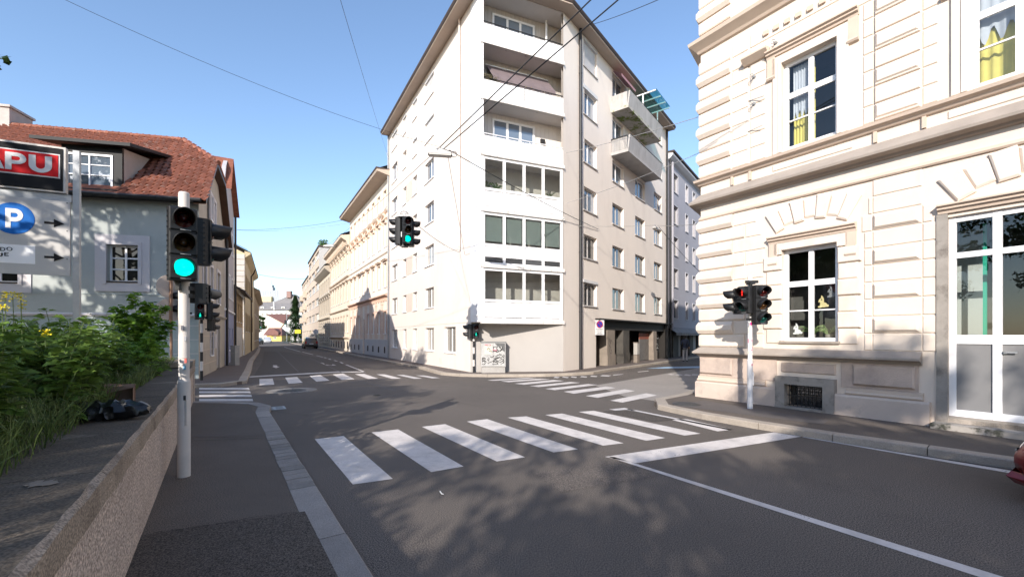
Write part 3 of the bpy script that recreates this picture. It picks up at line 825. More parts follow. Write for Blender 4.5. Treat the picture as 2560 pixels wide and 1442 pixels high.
for i in range(3):
    xa, xb = X[i]+(t_*1.7 if i == 0 else t_), X[i+1]-t_
    MB().box(xa, xb, y0+0.03, y0+0.05, 0.46, 1.66).build('panel', M_dpan, door)
    for z0, z1 in ((1.82, 3.22), (3.32, 3.88)):
        MB().poly([(xa,y0+.04,z0),(xb,y0+.04,z0),(xb,y0+.04,z1),(xa,y0+.04,z1)]).build('pane', M_glass, door)
b = MB(); b.box(5.62, 5.66, 0.03, 0.1, 1.50, 1.54); b.box(5.62, 5.78, 0.03, 0.05, 1.51, 1.535); b.build('handle', M_galv, door)
# green post and pinboard seen through the door pane
MB().box(5.27, 5.32, 0.75, 0.80, 0.3, 3.9).build('inner_post', mat('green_paint', (0.03, 0.42, 0.28), 0.5, 0.05, 2, 0), school, FS)
MB().box(4.5, 5.2, 1.2, 1.25, 0.3, 3.9).build('inner_wall', mat('pale_inner', (0.5, 0.52, 0.5), 0.9, 0.05, 2, 0), school, FS)
# ragged curtains in the upper windows: things that hang in the room
M_yel = mat('curtain_yellow', (0.66, 0.57, 0.16), 0.9, 0.08, 4, 0.0)
M_cgr = mat('curtain_grey', (0.5, 0.52, 0.58), 0.9, 0.08, 4, 0.0)
def curtain(x0, x1, z0, z1, m, label, y=0.32, wave=0.025, scallop=0.0, seed=1):
    r_ = random.Random(seed); b = MB(); n = 26
    def zz(i): return z0 + (scallop*(0.5+0.5*math.sin(i*1.1+seed)) if scallop else 0)
    pts = []
    for i in range(n+1):
        x = x0+(x1-x0)*i/n; yy = y+wave*math.sin(i*1.7+seed)
        pts += [(x, yy, zz(i)), (x, yy, z1)]
    b.faces(pts, [(2*i, 2*i+2, 2*i+3, 2*i+1) for i in range(n)])
    o = b.build('curtain', m, None, FS, smooth=True); tag(o, label, 'curtain'); return o
curtain(2.22, 2.68, 6.2, 8.2, M_yel, 'yellow curtain in the left half of the upper school window', seed=2)
curtain(2.25, 2.66, 6.9, 8.2, M_cgr, 'grey scalloped curtain layer above the left upper school window curtain', 0.27, 0.015, 0.25, 5)
curtain(5.3, 6.26, 6.2, 8.2, M_yel, 'yellow curtain filling the upper school window at the right edge', seed=3)
curtain(5.3, 6.26, 7.0, 8.2, M_cgr, 'grey wavy curtain layer in the right edge upper school window', 0.27, 0.015, 0.3, 9)
# paper rabbits on the ground floor pane
M_paper = mat('paper_white', (0.8, 0.8, 0.78), 0.8, 0.04, 3, 0)
M_paper2 = mat('paper_yellow', (0.72, 0.6, 0.3), 0.8, 0.04, 3, 0)
M_paper3 = mat('paper_grey', (0.25, 0.25, 0.26), 0.8, 0.04, 3, 0)
def rabbit(x, z, s, m, label):
    b = MB()
    def ell(cx, cz, rx, rz, rot, y):
        pts = []
        for i in range(16):
            t = 2*math.pi*i/16; px, pz = math.cos(t)*rx, math.sin(t)*rz
            pts.append((x+s*(cx+px*math.cos(rot)-pz*math.sin(rot)), z+s*(cz+px*math.sin(rot)+pz*math.cos(rot))))
        b.prism(pts, y, y+0.003)
    ell(0.45, 0.3, 0.33, 0.26, 0, 0.181); ell(0.3, 0.62, 0.2, 0.17, 0.2, 0.1815); ell(0.36, 0.98, 0.09, 0.3, 0.35, 0.182); ell(0.12, 0.8, 0.08, 0.24, -0.5, 0.1825)
    ell(0.15, 0.12, 0.22, 0.1, 0, 0.183); ell(0.78, 0.2, 0.14, 0.13, 0, 0.1835)
    o = b.build('paper_rabbit', m, None, FS); tag(o, label, 'decoration'); return o
rabbit(2.28, 1.84, 0.21, M_paper, 'white paper rabbit at the lower left of the school window')
rabbit(2.8, 2.44, 0.22, M_paper2, 'yellow paper rabbit on the right pane of the school window')
rabbit(2.98, 2.66, 0.2, M_paper3, 'dim grey paper rabbit behind the yellow one')
M_spider = leaf_mat('spider_leaf', (0.10, 0.2, 0.05), (0.3, 0.4, 0.16))
def spider(x, z, label, seed):
    r_ = random.Random(seed); T = thing('pot_plant', label, 'plant', FS.w(x, 0.32, z)); b = MB()
    for i in range(26):
        a = r_.uniform(0, 2*math.pi); l = r_.uniform(.2, .36); up = r_.uniform(.1, .24); w = .009
        pts = [Vector((math.cos(a)*l*t, math.sin(a)*l*t*.35, 0.1+up*math.sin(t*2.4))) for t in (0, .25, .5, .75, 1)]
        for k in range(4): b.poly([pts[k]+Vector((0,0,w)), pts[k+1]+Vector((0,0,w*(1-k/4))), pts[k+1]-Vector((0,0,w*(1-k/4))), pts[k]-Vector((0,0,w))])
    b.build('leaves', M_spider, T, Frame(FS.w(x, .32, z), FS.c, FS.s))
    MB().cyl((0,0,0), (0,0,.12), .055, .075, 12).build('pot', M_stone, T)
spider(2.62, 1.72, 'striped spider plant on the sill left of the window post', 3)
spider(2.95, 1.72, 'striped spider plant on the sill right of the window post', 4)

# ================================================================ CORNER APARTMENT BLOCK in the centre
M_apt = mat('apartment_render', (0.70, 0.625, 0.57), 0.9, 0.03, 0.6, 0.06, 60, 0.2, stain=(0.58, 0.51, 0.46), stain_scale=0.6, stain_lo=0.52, stain_hi=0.85, stretch=(1, 1, 0.25))
M_apt_r = mat('apartment_render_lifted', (0.77, 0.69, 0.62), 0.9, 0.04, 0.5, 0.06, 60, 0.2, stain=(0.66, 0.58, 0.52), stain_scale=0.6, stain_lo=0.52, stain_hi=0.85, stretch=(1, 1, 0.3))  # same render as the left face, made paler to brighten the right face
M_apt_g = mat('apartment_ground', (0.40, 0.375, 0.355), 0.9, 0.04, 0.8, 0.05, 60, 0.2)
M_apt_w = mat('bay_white', (0.78, 0.77, 0.78), 0.6, 0.04, 1.5, 0.03, 30, 0.3)
M_slab = mat('bay_slab', (0.62, 0.59, 0.56), 0.85, 0.1, 2, 0.15, 30, 0.2, stain=(0.17, 0.15, 0.13), stain_scale=5, stain_lo=0.58, stain_hi=0.7, stretch=(1, 1, 0.5))
M_soff = mat('eave_soffit', (0.44, 0.36, 0.30), 0.8, 0.08, 1, 0.05)
M_roofb = mat('roof_edge_brown', (0.06, 0.045, 0.04), 0.7, 0.1, 2, 0.05)
M_conc2 = mat('balcony_concrete', (0.40, 0.385, 0.375), 0.9, 0.15, 2, 0.25, 30, 0.2, stain=(0.24, 0.23, 0.21), stain_scale=1.5, stain_lo=0.5, stain_hi=0.75, stretch=(1, 1, 0.4))
M_moss = mat('balcony_mossy', (0.42, 0.39, 0.36), 0.95, 0.15, 2, 0.3, 30, 0.1, stain=(0.15, 0.19, 0.06), stain_scale=1.6, stain_lo=0.5, stain_hi=0.6)
M_plank = mat('loggia_planks', (0.47, 0.435, 0.41), 0.8, 0.12, 3, 0.2, 30, 0.2, stretch=(6, 6, 0.4))
M_shut = mat('roller_shutter', (0.62, 0.61, 0.61), 0.6, 0.04, 3, 0.04, 30)
C1 = Vector((-1.94, 20.16)); B1 = Vector((-1.32, 19.03)); B2 = Vector((2.45, 20.64))
dL = Vector((0.57, -1.0)).normalized(); dRt = Vector((0.7685, 1.0)).normalized()
LLEN, RLEN = 15.35, 15.3
Lend = C1 - dL*LLEN; Rend = B2 + dRt*RLEN
apt = thing('apartment_building', 'six storey cream corner apartment block with white loggias at the junction', 'building', (C1.x, C1.y, 0))
FL = Frame((C1.x, C1.y, 0), dL.x, dL.y)          # x < 0 runs away along the left street
FB = Frame((B1.x, B1.y, 0), B2.x-B1.x, B2.y-B1.y)
FR = Frame((B2.x, B2.y, 0), dRt.x, dRt.y)
FG = Frame((C1.x, C1.y, 0), B2.x-C1.x, B2.y-C1.y)
BW = (B2-B1).length; STRIP = 1.29
ZK = [2.45+2.47*k for k in range(6)]; ZT = 17.27
# left facade
colsL = [(FL.u(979.5), FL.u(993.5)), (FL.u(1007.5), FL.u(1016)), (FL.u(1032), FL.u(1042.5)), (FL.u(1062.5), FL.u(1084.5))]
holes = []; wins = []
for k in range(6):
    for i, (a, c) in enumerate(colsL):
        z0 = ZK[k]+1.0; h = 1.16
        if k >= 4 and i in (0, 3): z0, h = ZK[k]+0.92, 1.3
        if k == 5: z0, h = ZK[k]+0.9, 1.25
        holes.append((a, c, z0, z0+h)); wins.append((a, z0, c-a, h, k, i))
gcol = colsL + [(FL.u(1111), FL.u(1139))]
for i, (a, c) in enumerate(gcol):
    holes.append((a, c, 0.95, 2.28)); wins.append((a, 0.95, c-a, 1.33, -1, i))
wall(apt, 'wall', FL, -LLEN, 0, 0, ZT, holes, M_apt, 0.18)
for (a, z0, w_, h, k, i) in wins:
    shut = (k == 5 and i in (0, 1, 2, 3)) or (k == 4 and i in (2, 3))
    g = M_gcurt if (k in (-1, 0, 1) or i in (1, 2)) else M_gblue
    o = window(apt, FL, a, z0, w_, h, cols=2 if w_ > 0.75 else 1, dep=0.12, gm=g, t=0.05)
    if shut:
        b = MB(); n = 14; hh = h*0.94
        for q in range(n): b.boss(0.03, w_-0.03, h-hh+q*hh/n, h-hh+(q+1)*hh/n-0.006, 0.03, 0.012, 0.10)
        b.box(0, w_, -0.02, 0.1, h-0.12, h); b.build('roller_shutter', M_shut, o)
for k in (0, 1, 3):
    a, c = colsL[1][1]+0.02, colsL[2][0]-0.02
    MB().box(a, c, -0.012, 0.0, ZK[k]+0.98, ZK[k]+2.18).build('facade_panel', mat('peach_panel', (0.60, 0.50, 0.43), 0.9, 0.04), apt, FL)
for k in range(6): 
    MB().box(-LLEN, -0.02, -0.004, 0, ZK[k]-0.012, ZK[k]+0.006).build('floor_joint', M_soff, apt, FL) if k in (0,) else None
b = MB(); b.cyl((-LLEN+0.12, -0.09, 0.12), (-LLEN+0.12, -0.09, ZT+0.1), 0.055, n=10); b.build('downpipe', M_galv, apt, FL)
xd = FL.u(1152); b = MB(); b.cyl((xd, -0.08, 6.0), (xd, -0.08, ZT), 0.045, n=10); b.build('downpipe', mat('pipe_cream', (0.62, 0.54, 0.49), 0.6, 0.06), apt, FL)
for x in (-9.5, -4.2, -2.9): MB().box(x, x+0.5, -0.008, 0, 0.3, 0.62).build('vent_panel', mat('vent_cream', (0.66, 0.6, 0.55), 0.8), apt, FL)
# ground floor wall under the bay, right wall
MB().poly([(0,0,0),((B2-C1).length,0,0),((B2-C1).length,0,2.45),(0,0,2.45)]).build('ground_wall', M_apt_g, apt, FG)
SHOP0, SHOP1 = FR.u(1486), RLEN - 0.05
colsR = [(FR.u(1458.5), FR.u(1492)), (FR.u(1531), FR.u(1559)), (FR.u(1588), FR.u(1612)), (FR.u(1635), FR.u(1654))]
holes = [(FR.u(1490), SHOP1, 0.0, 2.72)]; wr = []
for k in range(6):
    for i, (a, c) in enumerate(colsR):
        z0 = ZK[k]+0.93; h = 1.22
        if i == 0 and k >= 4: h = 1.36
        if k >= 4 and i == 1: z0, h = ZK[k]+0.1, 2.1
        if k >= 4 and i == 2: continue
        holes.append((a, c, z0, z0+h)); wr.append((a, z0, c-a, h, k, i))
wall(apt, 'wall', FR, 0, RLEN, 0, ZT, holes, M_apt_r, 0.2)
for (a, z0, w_, h, k, i) in wr:
    o = window(apt, FR, a, z0, w_, h, cols=2, dep=0.15, gm=(M_gblue if k >= 2 else M_gdark), fm=(M_white if k > 2 else M_greyf), t=0.055, sill=(k < 4 or i != 1), sm=M_greyf)
    if i == 0 and k >= 4:
        MB().box(-0.04, w_+0.04, -0.03, 0.15, h-0.02, h+0.16).build('shutter_box', M_shut, o)
        if k == 5:
            b = MB(); n = 16
            for q in range(n): b.boss(0.03, w_-0.03, h*.1+q*h*.9/n, h*.1+(q+1)*h*.9/n-0.006, 0.03, 0.012, 0.12)
            b.build('roller_shutter', M_shut, o)
    if i == 0 and k == 0: MB().box(-0.05, w_+0.05, -0.05, 0.13, h-0.02, h+0.12).build('shutter_box', M_shut, o)
for px_, top in ((1447, ZT), (1664.5, ZT)):
    x = FR.u(px_); b = MB(); b.cyl((x, -0.1, 0.12), (x, -0.1, top), 0.075, n=12)
    for z in (3, 6, 9, 12, 15): b.cyl((x, -0.1, z), (x, -0.1, z+.06), 0.085, n=12)
    b.build('downpipe', M_dark, apt, FR)
# the two concrete balconies on the right wall
def balcony(k, name='balcony'):
    x0 = FR.u(1527.5); x1 = x0+5.45; d = 1.05; z0 = ZK[k]-0.16; ht = 0.92
    b = MB(); b.box(x0, x1, -d, -0.001, z0, z0+0.16); o = b.build(name, M_moss if k == 5 else M_conc2, apt, FR)
    b = MB(); e = 0.08
    b.faces([(x0,-d,z0+.16),(x1,-d,z0+.16),(x1,-d-.1,z0+ht),(x0,-d-.1,z0+ht),(x0,-d+e,z0+.16),(x1,-d+e,z0+.16),(x1,-d-.1+e,z0+ht),(x0,-d-.1+e,z0+ht)],
            [(0,1,2,3),(4,7,6,5),(3,2,6,7),(0,3,7,4),(1,5,6,2)])
    b.build('parapet', M_conc2, o)
    if k == 5:
        for xx in (x0, x1-e): MB().box(xx, xx+e, -d+e, -0.001, z0+.16, z0+ht).build('parapet', M_conc2, o)
    else:
        n = 12
        for i in range(n):
            y = -d+e+0.02+(d-e-0.05)*i/n
            MB().box(x0+.01, x0+.06, y, y+0.05, z0+.16, z0+ht-.05).build('baluster', M_conc2, o)
        MB().box(x0, x0+.07, -d+e, -0.001, z0+ht-.05, z0+ht+.02).build('rail', M_dark, o)
        MB().box(x1-e, x1, -d+e, -0.001, z0+.16, z0+ht).build('parapet', M_conc2, o)
    MB().tube([(x0, -d-.1, z0+ht+.05), (x1, -d-.1, z0+ht+.05)], 0.02, 6).build('rail', M_dark, o)
    return o
balcony(4); bal5 = balcony(5)
# canopy of greenish glass over the upper balcony
x0 = FR.u(1527.5)+2.4
M_gcan = glass('canopy_glass', (0.35, 0.62, 0.62), 1.6)
can = MB()
for i in range(4): can.box(x0+i*.85, x0+i*.85+.06, -1.75, -0.1, ZK[5]+1.62, ZK[5]+1.68)
can.box(x0, x0+.06, -1.0, -0.94, ZK[5]+.7, ZK[5]+1.62); can.box(x0+2.55, x0+2.61, -1.0, -0.94, ZK[5]+.7, ZK[5]+1.62)
can = can.build('glass_canopy', M_white, apt, FR)
for i in range(3): MB().box(x0+i*.85+.02, x0+i*.85+.84, -1.8, -0.1, ZK[5]+1.69, ZK[5]+1.70).build('pane', M_gcan, can)
MB().faces([(x0-2.3,-.03,ZK[5]+2.3),(x0-.2,-.03,ZK[5]+2.3),(x0-.2,-.6,ZK[5]+1.95),(x0-2.3,-.6,ZK[5]+1.95),(x0-2.3,-.6,ZK[5]+1.8),(x0-.2,-.6,ZK[5]+1.8)], [(0,1,2,3),(3,2,5,4)]).build('balcony_awning', mat('awning_rose', (0.36, 0.2, 0.22), 0.8), apt, FR)
# shop front set back under a dark fascia
xs0, xs1 = FR.u(1490), SHOP1
M_fas = mat('fascia_dark', (0.022, 0.019, 0.017), 0.7, 0.15, 2, 0.08)
M_brown = mat('shop_brown', (0.035, 0.022, 0.018), 0.6, 0.2, 3, 0.1, stretch=(5, 5, .5))
M_pill = mat('shop_pillar_or_cover', (0.24, 0.20, 0.165), 0.85, 0.2, 2, 0.2)
M_grime = mat('shop_grime', (0.075, 0.068, 0.06), 0.85, 0.35, 2, 0.1)
shop = MB().box(xs0-.1, xs1+.6, -0.25, 0.0-0.001, 2.68, 2.76).build('shop_canopy', M_fas, apt, FR)
MB().box(xs0, xs1, 0.05, 0.12, 2.15, 2.72).build('fascia', M_fas, apt, FR)
MB().poly([(xs0,1.3,0.12),(xs1,1.3,0.12),(xs1,1.3,2.72),(xs0,1.3,2.72)]).build('shop_wall', M_grime, apt, FR)
MB().poly([(xs0,.12,2.16),(xs1,.12,2.16),(xs1,1.3,2.16),(xs0,1.3,2.16)]).build('shop_ceiling', M_fas, apt, FR)
MB().poly([(xs0,0,.1),(xs0,1.3,.1),(xs0,1.3,2.7),(xs0,0,2.7)]).build('shop_side', M_brown, apt, FR)
for px0, px1, z1, m in ((1519, 1538, 2.15, M_pill), (1559, 1574, 2.15, M_grime), (1634, 1642, 2.15, M_pill)):
    a, c = FR.u(px0), FR.u(px1)
    q = MB().box(a, c, 0.02, 0.5, 0.1, z1).build('shop_pillar_or_cover', m, apt, FR)
    MB().box(a-.04, c+.04, -0.02, 0.0195, 0.1, 0.75).build('foot', m, q)
MB().box(SHOP1-.45, SHOP1-.003, .003, 1.3, .1, 2.7).build('shop_pillar_or_cover', M_fas, apt, FR)  # dark block added to hide the sunlit end jamb of the recess
a, c = FR.u(1495), FR.u(1517)
dr = MB().box(a, c, 0.5, 0.56, 0.12, 1.95).build('shop_door', M_brown, apt, FR)
for i in range(5): MB().box(a+.06+(c-a-.06)*i/5, a+(c-a-.06)*(i+1)/5, 0.47, 0.5, 0.2, 1.85).build('plank', M_brown, dr)
a, c = FR.u(1540), FR.u(1559)
dr = MB().box(a, c, 0.6, 0.66, 0.12, 1.95).build('shop_door', M_fas, apt, FR)
MB().box(a+.2, a+.42, 0.588, 0.599, 1.1, 1.55).build('notice', M_paper, dr)
a, c = FR.u(1611), FR.u(1635)
ro = MB().box(a, c, 0.38, 0.4, 0.12, 2.12).build('shop_shutter', M_grime, apt, FR)
for i in range(22):
    z = .14+i*.085
    MB().boss(a, c, z, z+.075, 0.04, 0.018, 0.38).build('slat', mat('shutter_red', (0.32, 0.11, 0.075), 0.6, 0.2, 4) if i > 16 else mat('shutter_grey', (0.19, 0.175, 0.165), 0.6, 0.2, 4), ro)
a, c = FR.u(1641), FR.u(1661)
sw = MB().box(a, c, 0.4, 0.45, 0.12, 2.12).build('shop_window', M_fas, apt, FR)
MB().poly([(a+.06,.39,.6),(c-.06,.39,.6),(c-.06,.39,2.05),(a+.06,.39,2.05)]).build('pane', M_gdark, sw)
M_scr = mat('graffiti_white', (0.5, 0.5, 0.48), 0.8, 0.1)
def scribble(T, fr, x0, x1, z0, z1, y, n, m, seed, r=0.012, name='graffiti'):
    r_ = random.Random(seed); b = MB()
    for i in range(n):
        cx, cz = r_.uniform(x0, x1), r_.uniform(z0, z1); rx, rz = r_.uniform(.03, (x1-x0)*.3), r_.uniform(.03, (z1-z0)*.25)
        t0 = r_.uniform(0, 6); sw_ = r_.uniform(2, 6); pts = []
        for k in range(10):
            t = t0+sw_*k/9; pts.append((min(x1, max(x0, cx+rx*math.cos(t)+rx*.3*math.cos(3*t))), y, min(z1, max(z0, cz+rz*math.sin(t)))))
        for k in range(9):
            p, q = Vector(pts[k]), Vector(pts[k+1]); d = (q-p)
            if d.length < 1e-4: continue
            n2 = Vector((-d.z, 0, d.x)).normalized()*r
            b.poly([p-n2, q-n2, q+n2, p+n2])
    return b.build(name, m, T, fr)
scribble(apt, FR, a+.1, c-.2, .9, 1.9, 0.385, 5, M_scr, 4, 0.02)
scribble(apt, FR, FR.u(1520), FR.u(1530), .5, 1.7, 0.018, 4, M_fas, 6, 0.015)
# roof: overhanging eaves following the whole outline, low hipped roof above
def fl(p): return (p.x-C1.x, p.y-C1.y)
outline = [fl(Lend), fl(B1), fl(B2), fl(Rend)]
nL = Vector((dL.y, -dL.x)); nR = Vector((dRt.y, -dRt.x)); nB = (B2-B1).normalized(); nB = Vector((nB.y, -nB.x))
ov = 0.58
MB().sweep(outline, [(-0.4, ZT), (ov, ZT), (ov, ZT+0.10), (-0.4, ZT+0.10)]).build('eave', M_soff, apt, None, (0, 0, 0))
MB().sweep(outline, [(ov-0.05, ZT+0.10), (ov+0.03, ZT+0.06), (ov+0.07, ZT+0.16), (ov+0.07, ZT+0.24), (ov-0.05, ZT+0.24)]).build('gutter', M_roofb, apt)
back = [(fl(Rend)[0]-9, fl(Rend)[1]+4), (fl(Lend)[0]+9, fl(Lend)[1]+4)]
MB().slab(outline + back, ZT+0.02, ZT+0.06).build('ceiling_slab', M_roofb, apt)
ridge = [(fl(B1)[0]+.6, fl(B1)[1]+8, ZT+3.2), (1.0, 16, ZT+3.2)]
MB().faces([(*p, ZT+.2) for p in outline + back] + ridge, [(0,1,6,7), (1,2,6), (2,3,7,6), (3,4,7), (5,0,7)]).build('roof', M_roofb, apt)
chx = MB(); q = fl(B2); cx_, cy_ = q[0]+0.3, q[1]+3.6
chx.box(cx_-.45, cx_+.45, cy_-.45, cy_+.45, ZT, ZT+3.5); chx.box(cx_-.55, cx_+.55, cy_-.55, cy_+.55, ZT+3.5, ZT+3.65)
chx.build('chimney', mat('brick_red', (0.33, 0.13, 0.09), 0.85, 0.2, 3, 0.2), apt)
MB().poly([(0,0,0),(RLEN*0+0.001,0.0,0),(0,0,ZT)]) 
MB().faces([(*outline[3],0),(*back[0],0),(*back[0],ZT),(*outline[3],ZT),(*outline[0],0),(*back[1],0),(*back[1],ZT),(*outline[0],ZT)], [(0,1,2,3),(4,5,6,7),(1,5,6,2)]).build('wall', M_apt_r, apt)

# the bay: white side strip, three glazed storeys, three open loggias
MB().poly([(0,0,ZK[0]),(STRIP,0,ZK[0]),(STRIP,0,ZT),(0,0,ZT)]).build('bay_side', M_apt_w, apt, FL)
for k in range(6):
    MB().boss(0.2, STRIP-0.08, ZK[k]+1.0, ZK[k]+2.3, 0.02, 0.012).build('bay_panel', M_apt_w, apt, FL)
    MB().boss(0.2, STRIP-0.08, ZK[k]+0.25, ZK[k]+0.92, 0.02, 0.012).build('bay_panel', M_apt_w, apt, FL)
DB = 1.05
def pc(x, y): return (FB.w(x, y, 0)-FB.o)
# plan of the bay floor in FB coordinates: front edge, back edge
gx = (Vector((C1.x, C1.y, 0))-FB.o); cL = (gx.x*FB.c+gx.y*FB.s, -gx.x*FB.s+gx.y*FB.c)
rr = FR.w(2.0, 0, 0)-FB.o; cR = (rr.x*FB.c+rr.y*FB.s, -rr.x*FB.s+rr.y*FB.c)
def lx(y): return cL[0]*(y/cL[1])
def rx(y): return BW + (cR[0]-BW)*(y/cR[1])
M_logw = mat('loggia_white', (0.66, 0.62, 0.59), 0.85, 0.04)
MB().slab([(0.02,0.02),(BW-.02,0.02),(rx(DB)-.02,DB),(lx(DB)+.02,DB)], ZK[0]-0.02, ZK[0]+0.1).build('bay_floor', M_slab, apt, FB)
M_bint = mat('bay_interior', (0.55, 0.51, 0.46), 0.9, 0.15, 1.2, 0)
M_blind = mat('blind_green', (0.33, 0.40, 0.37), 0.7, 0.05, 2, 0)
cw = (BW-0.16)/4
for k in range(6):
    z = ZK[k]
    MB().box(-0.04, BW+0.04, -0.07, 0.12, z-0.09, z+0.07).build('slab_edge', M_slab, apt, FB)
    if k == 5: MB().slab([(0.02,0.02),(BW-.02,0.02),(rx(DB)-.02,DB),(lx(DB)+.02,DB)], ZT-.03, ZT-.005).build('loggia_ceiling', M_logw, apt, FB)
    MB().slab([(0.02,0.12),(BW-.02,0.12),(rx(DB)-.02,DB),(lx(DB)+.02,DB)], z-0.06, z+0.05).build('loggia_floor', M_logw, apt, FB) if k else None
    # inner back wall
    if k < 3:
        MB().faces([(lx(DB)+.03,DB,z),(rx(DB)-.03,DB,z),(rx(DB)-.03,DB,z+2.4),(lx(DB)+.03,DB,z+2.4),(0.05,.14,z),(0.05,.14,z+2.4),(BW-.05,.14,z),(BW-.05,.14,z+2.4)], [(0,1,2,3),(4,0,3,5),(1,6,7,2)]).build('bay_room', M_bint, apt, FB)
        b = MB(); y0, y1 = 0.0, 0.09
        for i in range(5):
            xx = 0.08+cw*i; b.box(xx-0.06, xx+0.06, y0, y1, z+0.07, z+2.38)
        for z0, z1 in ((0.07, 0.16), (0.88, 0.99), (2.26, 2.38)):
            for i in range(4): b.box(0.08+cw*i+.06, 0.08+cw*(i+1)-.06, y0+.008, y1, z+z0, z+z1)
        g = b.build('bay_glazing', M_apt_w, apt, FB)
        for i in range(4):
            xa, xb = 0.08+cw*i+.06, 0.08+cw*(i+1)-.06
            MB().poly([(xa,.05,z+.99),(xb,.05,z+.99),(xb,.05,z+2.26),(xa,.05,z+2.26)]).build('pane', M_bglass, g)
            if k == 1:
                MB().boss(xa+.01, xb-.01, z+.40, z+.87, 0.03, 0.012, 0.06).build('panel', M_apt_w, g)
                MB().poly([(xa,.055,z+.17),(xb,.055,z+.17),(xb,.055,z+.39),(xa,.055,z+.39)]).build('pane', M_gdark, g)
                n = 30
                bl = MB()
                for q in range(n): 
                    zz = z+1.12+q*(1.12/n); bl.poly([(xa+.03,.10,zz),(xb-.03,.10,zz),(xb-.03,.125,zz+.03),(xa+.03,.125,zz+.03)])
                bl.build('blind', M_blind, g)
            else:
                MB().boss(xa+.02, xb-.02, z+.19, z+.85, 0.03, 0.012, 0.06).build('panel', M_apt_w, g)
        MB().box(0.0, BW, -.05, .05, z+2.385, z+2.44).build('bay_head', M_apt_w, apt, FB)
    else:
        top = z+2.41 if k < 5 else ZT-0.01
        n = 26; xa, xb = lx(DB)+.03, rx(DB)-.03
        MB().faces([(xa,DB,z),(xb,DB,z),(xb,DB,top),(xa,DB,top)], [(0,1,2,3)]).build('loggia_wall', M_plank, apt, FB)
        for i in range(n):
            if k > 2: MB().box(xa+(xb-xa)*i/n+.006, xa+(xb-xa)*(i+1)/n-.006, DB-.02, DB, z+.05, top).build('plank', M_plank if k > 3 else M_logw, apt, FB)
        for q, (x_, xq) in enumerate(((0.04, lx(DB)+.04), (BW-.04, rx(DB)-.04))):
            MB().faces([(x_,.13,z),(xq,DB,z),(xq,DB,top),(x_,.13,top)], [(0,1,2,3)]).build('loggia_side', M_plank if k > 3 else M_logw, apt, FB)
        o = window(apt, FB, 0.85, z+0.75, 2.2, 1.4, cols=3, dep=0.0, gm=M_gblue, t=0.09, off_y=DB-0.09, sill=False)
        for i in range(2):
            xa, xb = 0.02+BW/2*i+.012, BW/2*(i+1)-.012
            MB().box(xa, xb, -0.02, 0.03, z+0.05, z+0.80).build('parapet_panel', M_apt_w, apt, FB)
        rl = MB().tube([(0.02, 0.0, z+.90), (BW-.02, 0.0, z+.90)], 0.022, 6).build('rail', M_white if k == 3 else M_dark, apt, FB)
        for i in range(8):
            x_ = .1+(BW-.2)*i/7; MB().cyl((x_, 0.005, z+.80), (x_, 0.005, z+.89), 0.012, n=6).build('rail_post', M_white if k == 3 else M_dark, rl)
MB().box(-0.02, 0.06, -0.03, 0.1, ZK[0], ZT).build('bay_corner_post', M_apt_w, apt, FB)
MB().box(3.55, 3.63, .75, .83, ZK[5], ZT).build('loggia_post', M_white, apt, FB)
MB().box(BW-.72, BW-.5, DB-.14, DB-.03, ZK[3]+1.42, ZK[3]+1.62).build('wall_lamp', M_dark, apt, FB)
# brown awning let down in the middle open loggia
k = 4; z = ZK[k]; M_awn = mat('awning_brown', (0.16, 0.125, 0.13), 0.85, 0.1, 3, 0.1, stretch=(1, 1, 1))
b = MB(); n = 16; pts = []
for i in range(n+1):
    x_ = 0.5+3.2*i/n; pts += [(x_, 0.95, z+2.1), (x_+0.12, 0.25, z+1.2+.02*math.sin(i*2.1)), (x_+0.12, 0.22, z+0.98+.03*math.sin(i*2.4))]
b.faces(pts, [f for i in range(n) for f in ((3*i,3*i+3,3*i+4,3*i+1), (3*i+1,3*i+4,3*i+5,3*i+2))])
aw = b.build('awning', M_awn, apt, FB); MB().tube([(.5,.95,z+2.1),(3.75,.95,z+2.1)], .03, 6).build('awning_bar', M_white, aw)
# dry flower boxes behind the parapet rail of that loggia
M_dryl = leaf_mat('dry_leaf', (0.2, 0.17, 0.09), (0.32, 0.27, 0.16)); M_lf = leaf_mat('leaf_mid', (0.045, 0.1, 0.025), (0.1, 0.19, 0.05))
def leafmass(name, T, m, fr, boxes, n, s, seed, off=(0,0,0)):
    r_ = random.Random(seed); b = MB()
    for (x0, x1, y0, y1, z0, z1) in boxes:
        for i in range(n):
            c = Vector((r_.uniform(x0,x1), r_.uniform(y0,y1), z0+(z1-z0)*r_.random()**1.3))
            a = Vector((r_.gauss(0,1), r_.gauss(0,1), r_.gauss(0,.8))).normalized()*s*r_.uniform(.6,1.3)
            e = a.orthogonal().normalized()*s*.4; b.poly([c-a, c+e, c+a, c-e])
    return b.build(name, m, T, fr, off)
fbx = thing('flower_box', 'dry straggly flower boxes along the fourth storey loggia rail', 'planter', FB.w(.1, .05, z+.8))
Ff = Frame(FB.w(0, 0, 0), FB.c, FB.s)
MB().box(.08, BW-.1, .05, .2, z+.6, z+.82).build('box', M_brown, fbx, Ff)
leafmass('foliage', fbx, M_dryl, Ff, [(.08, BW-.1, -.05, .18, z+.8, z+.98), (.08, .8, -.05, .18, z+.85, z+1.1)], 220, .05, 5)
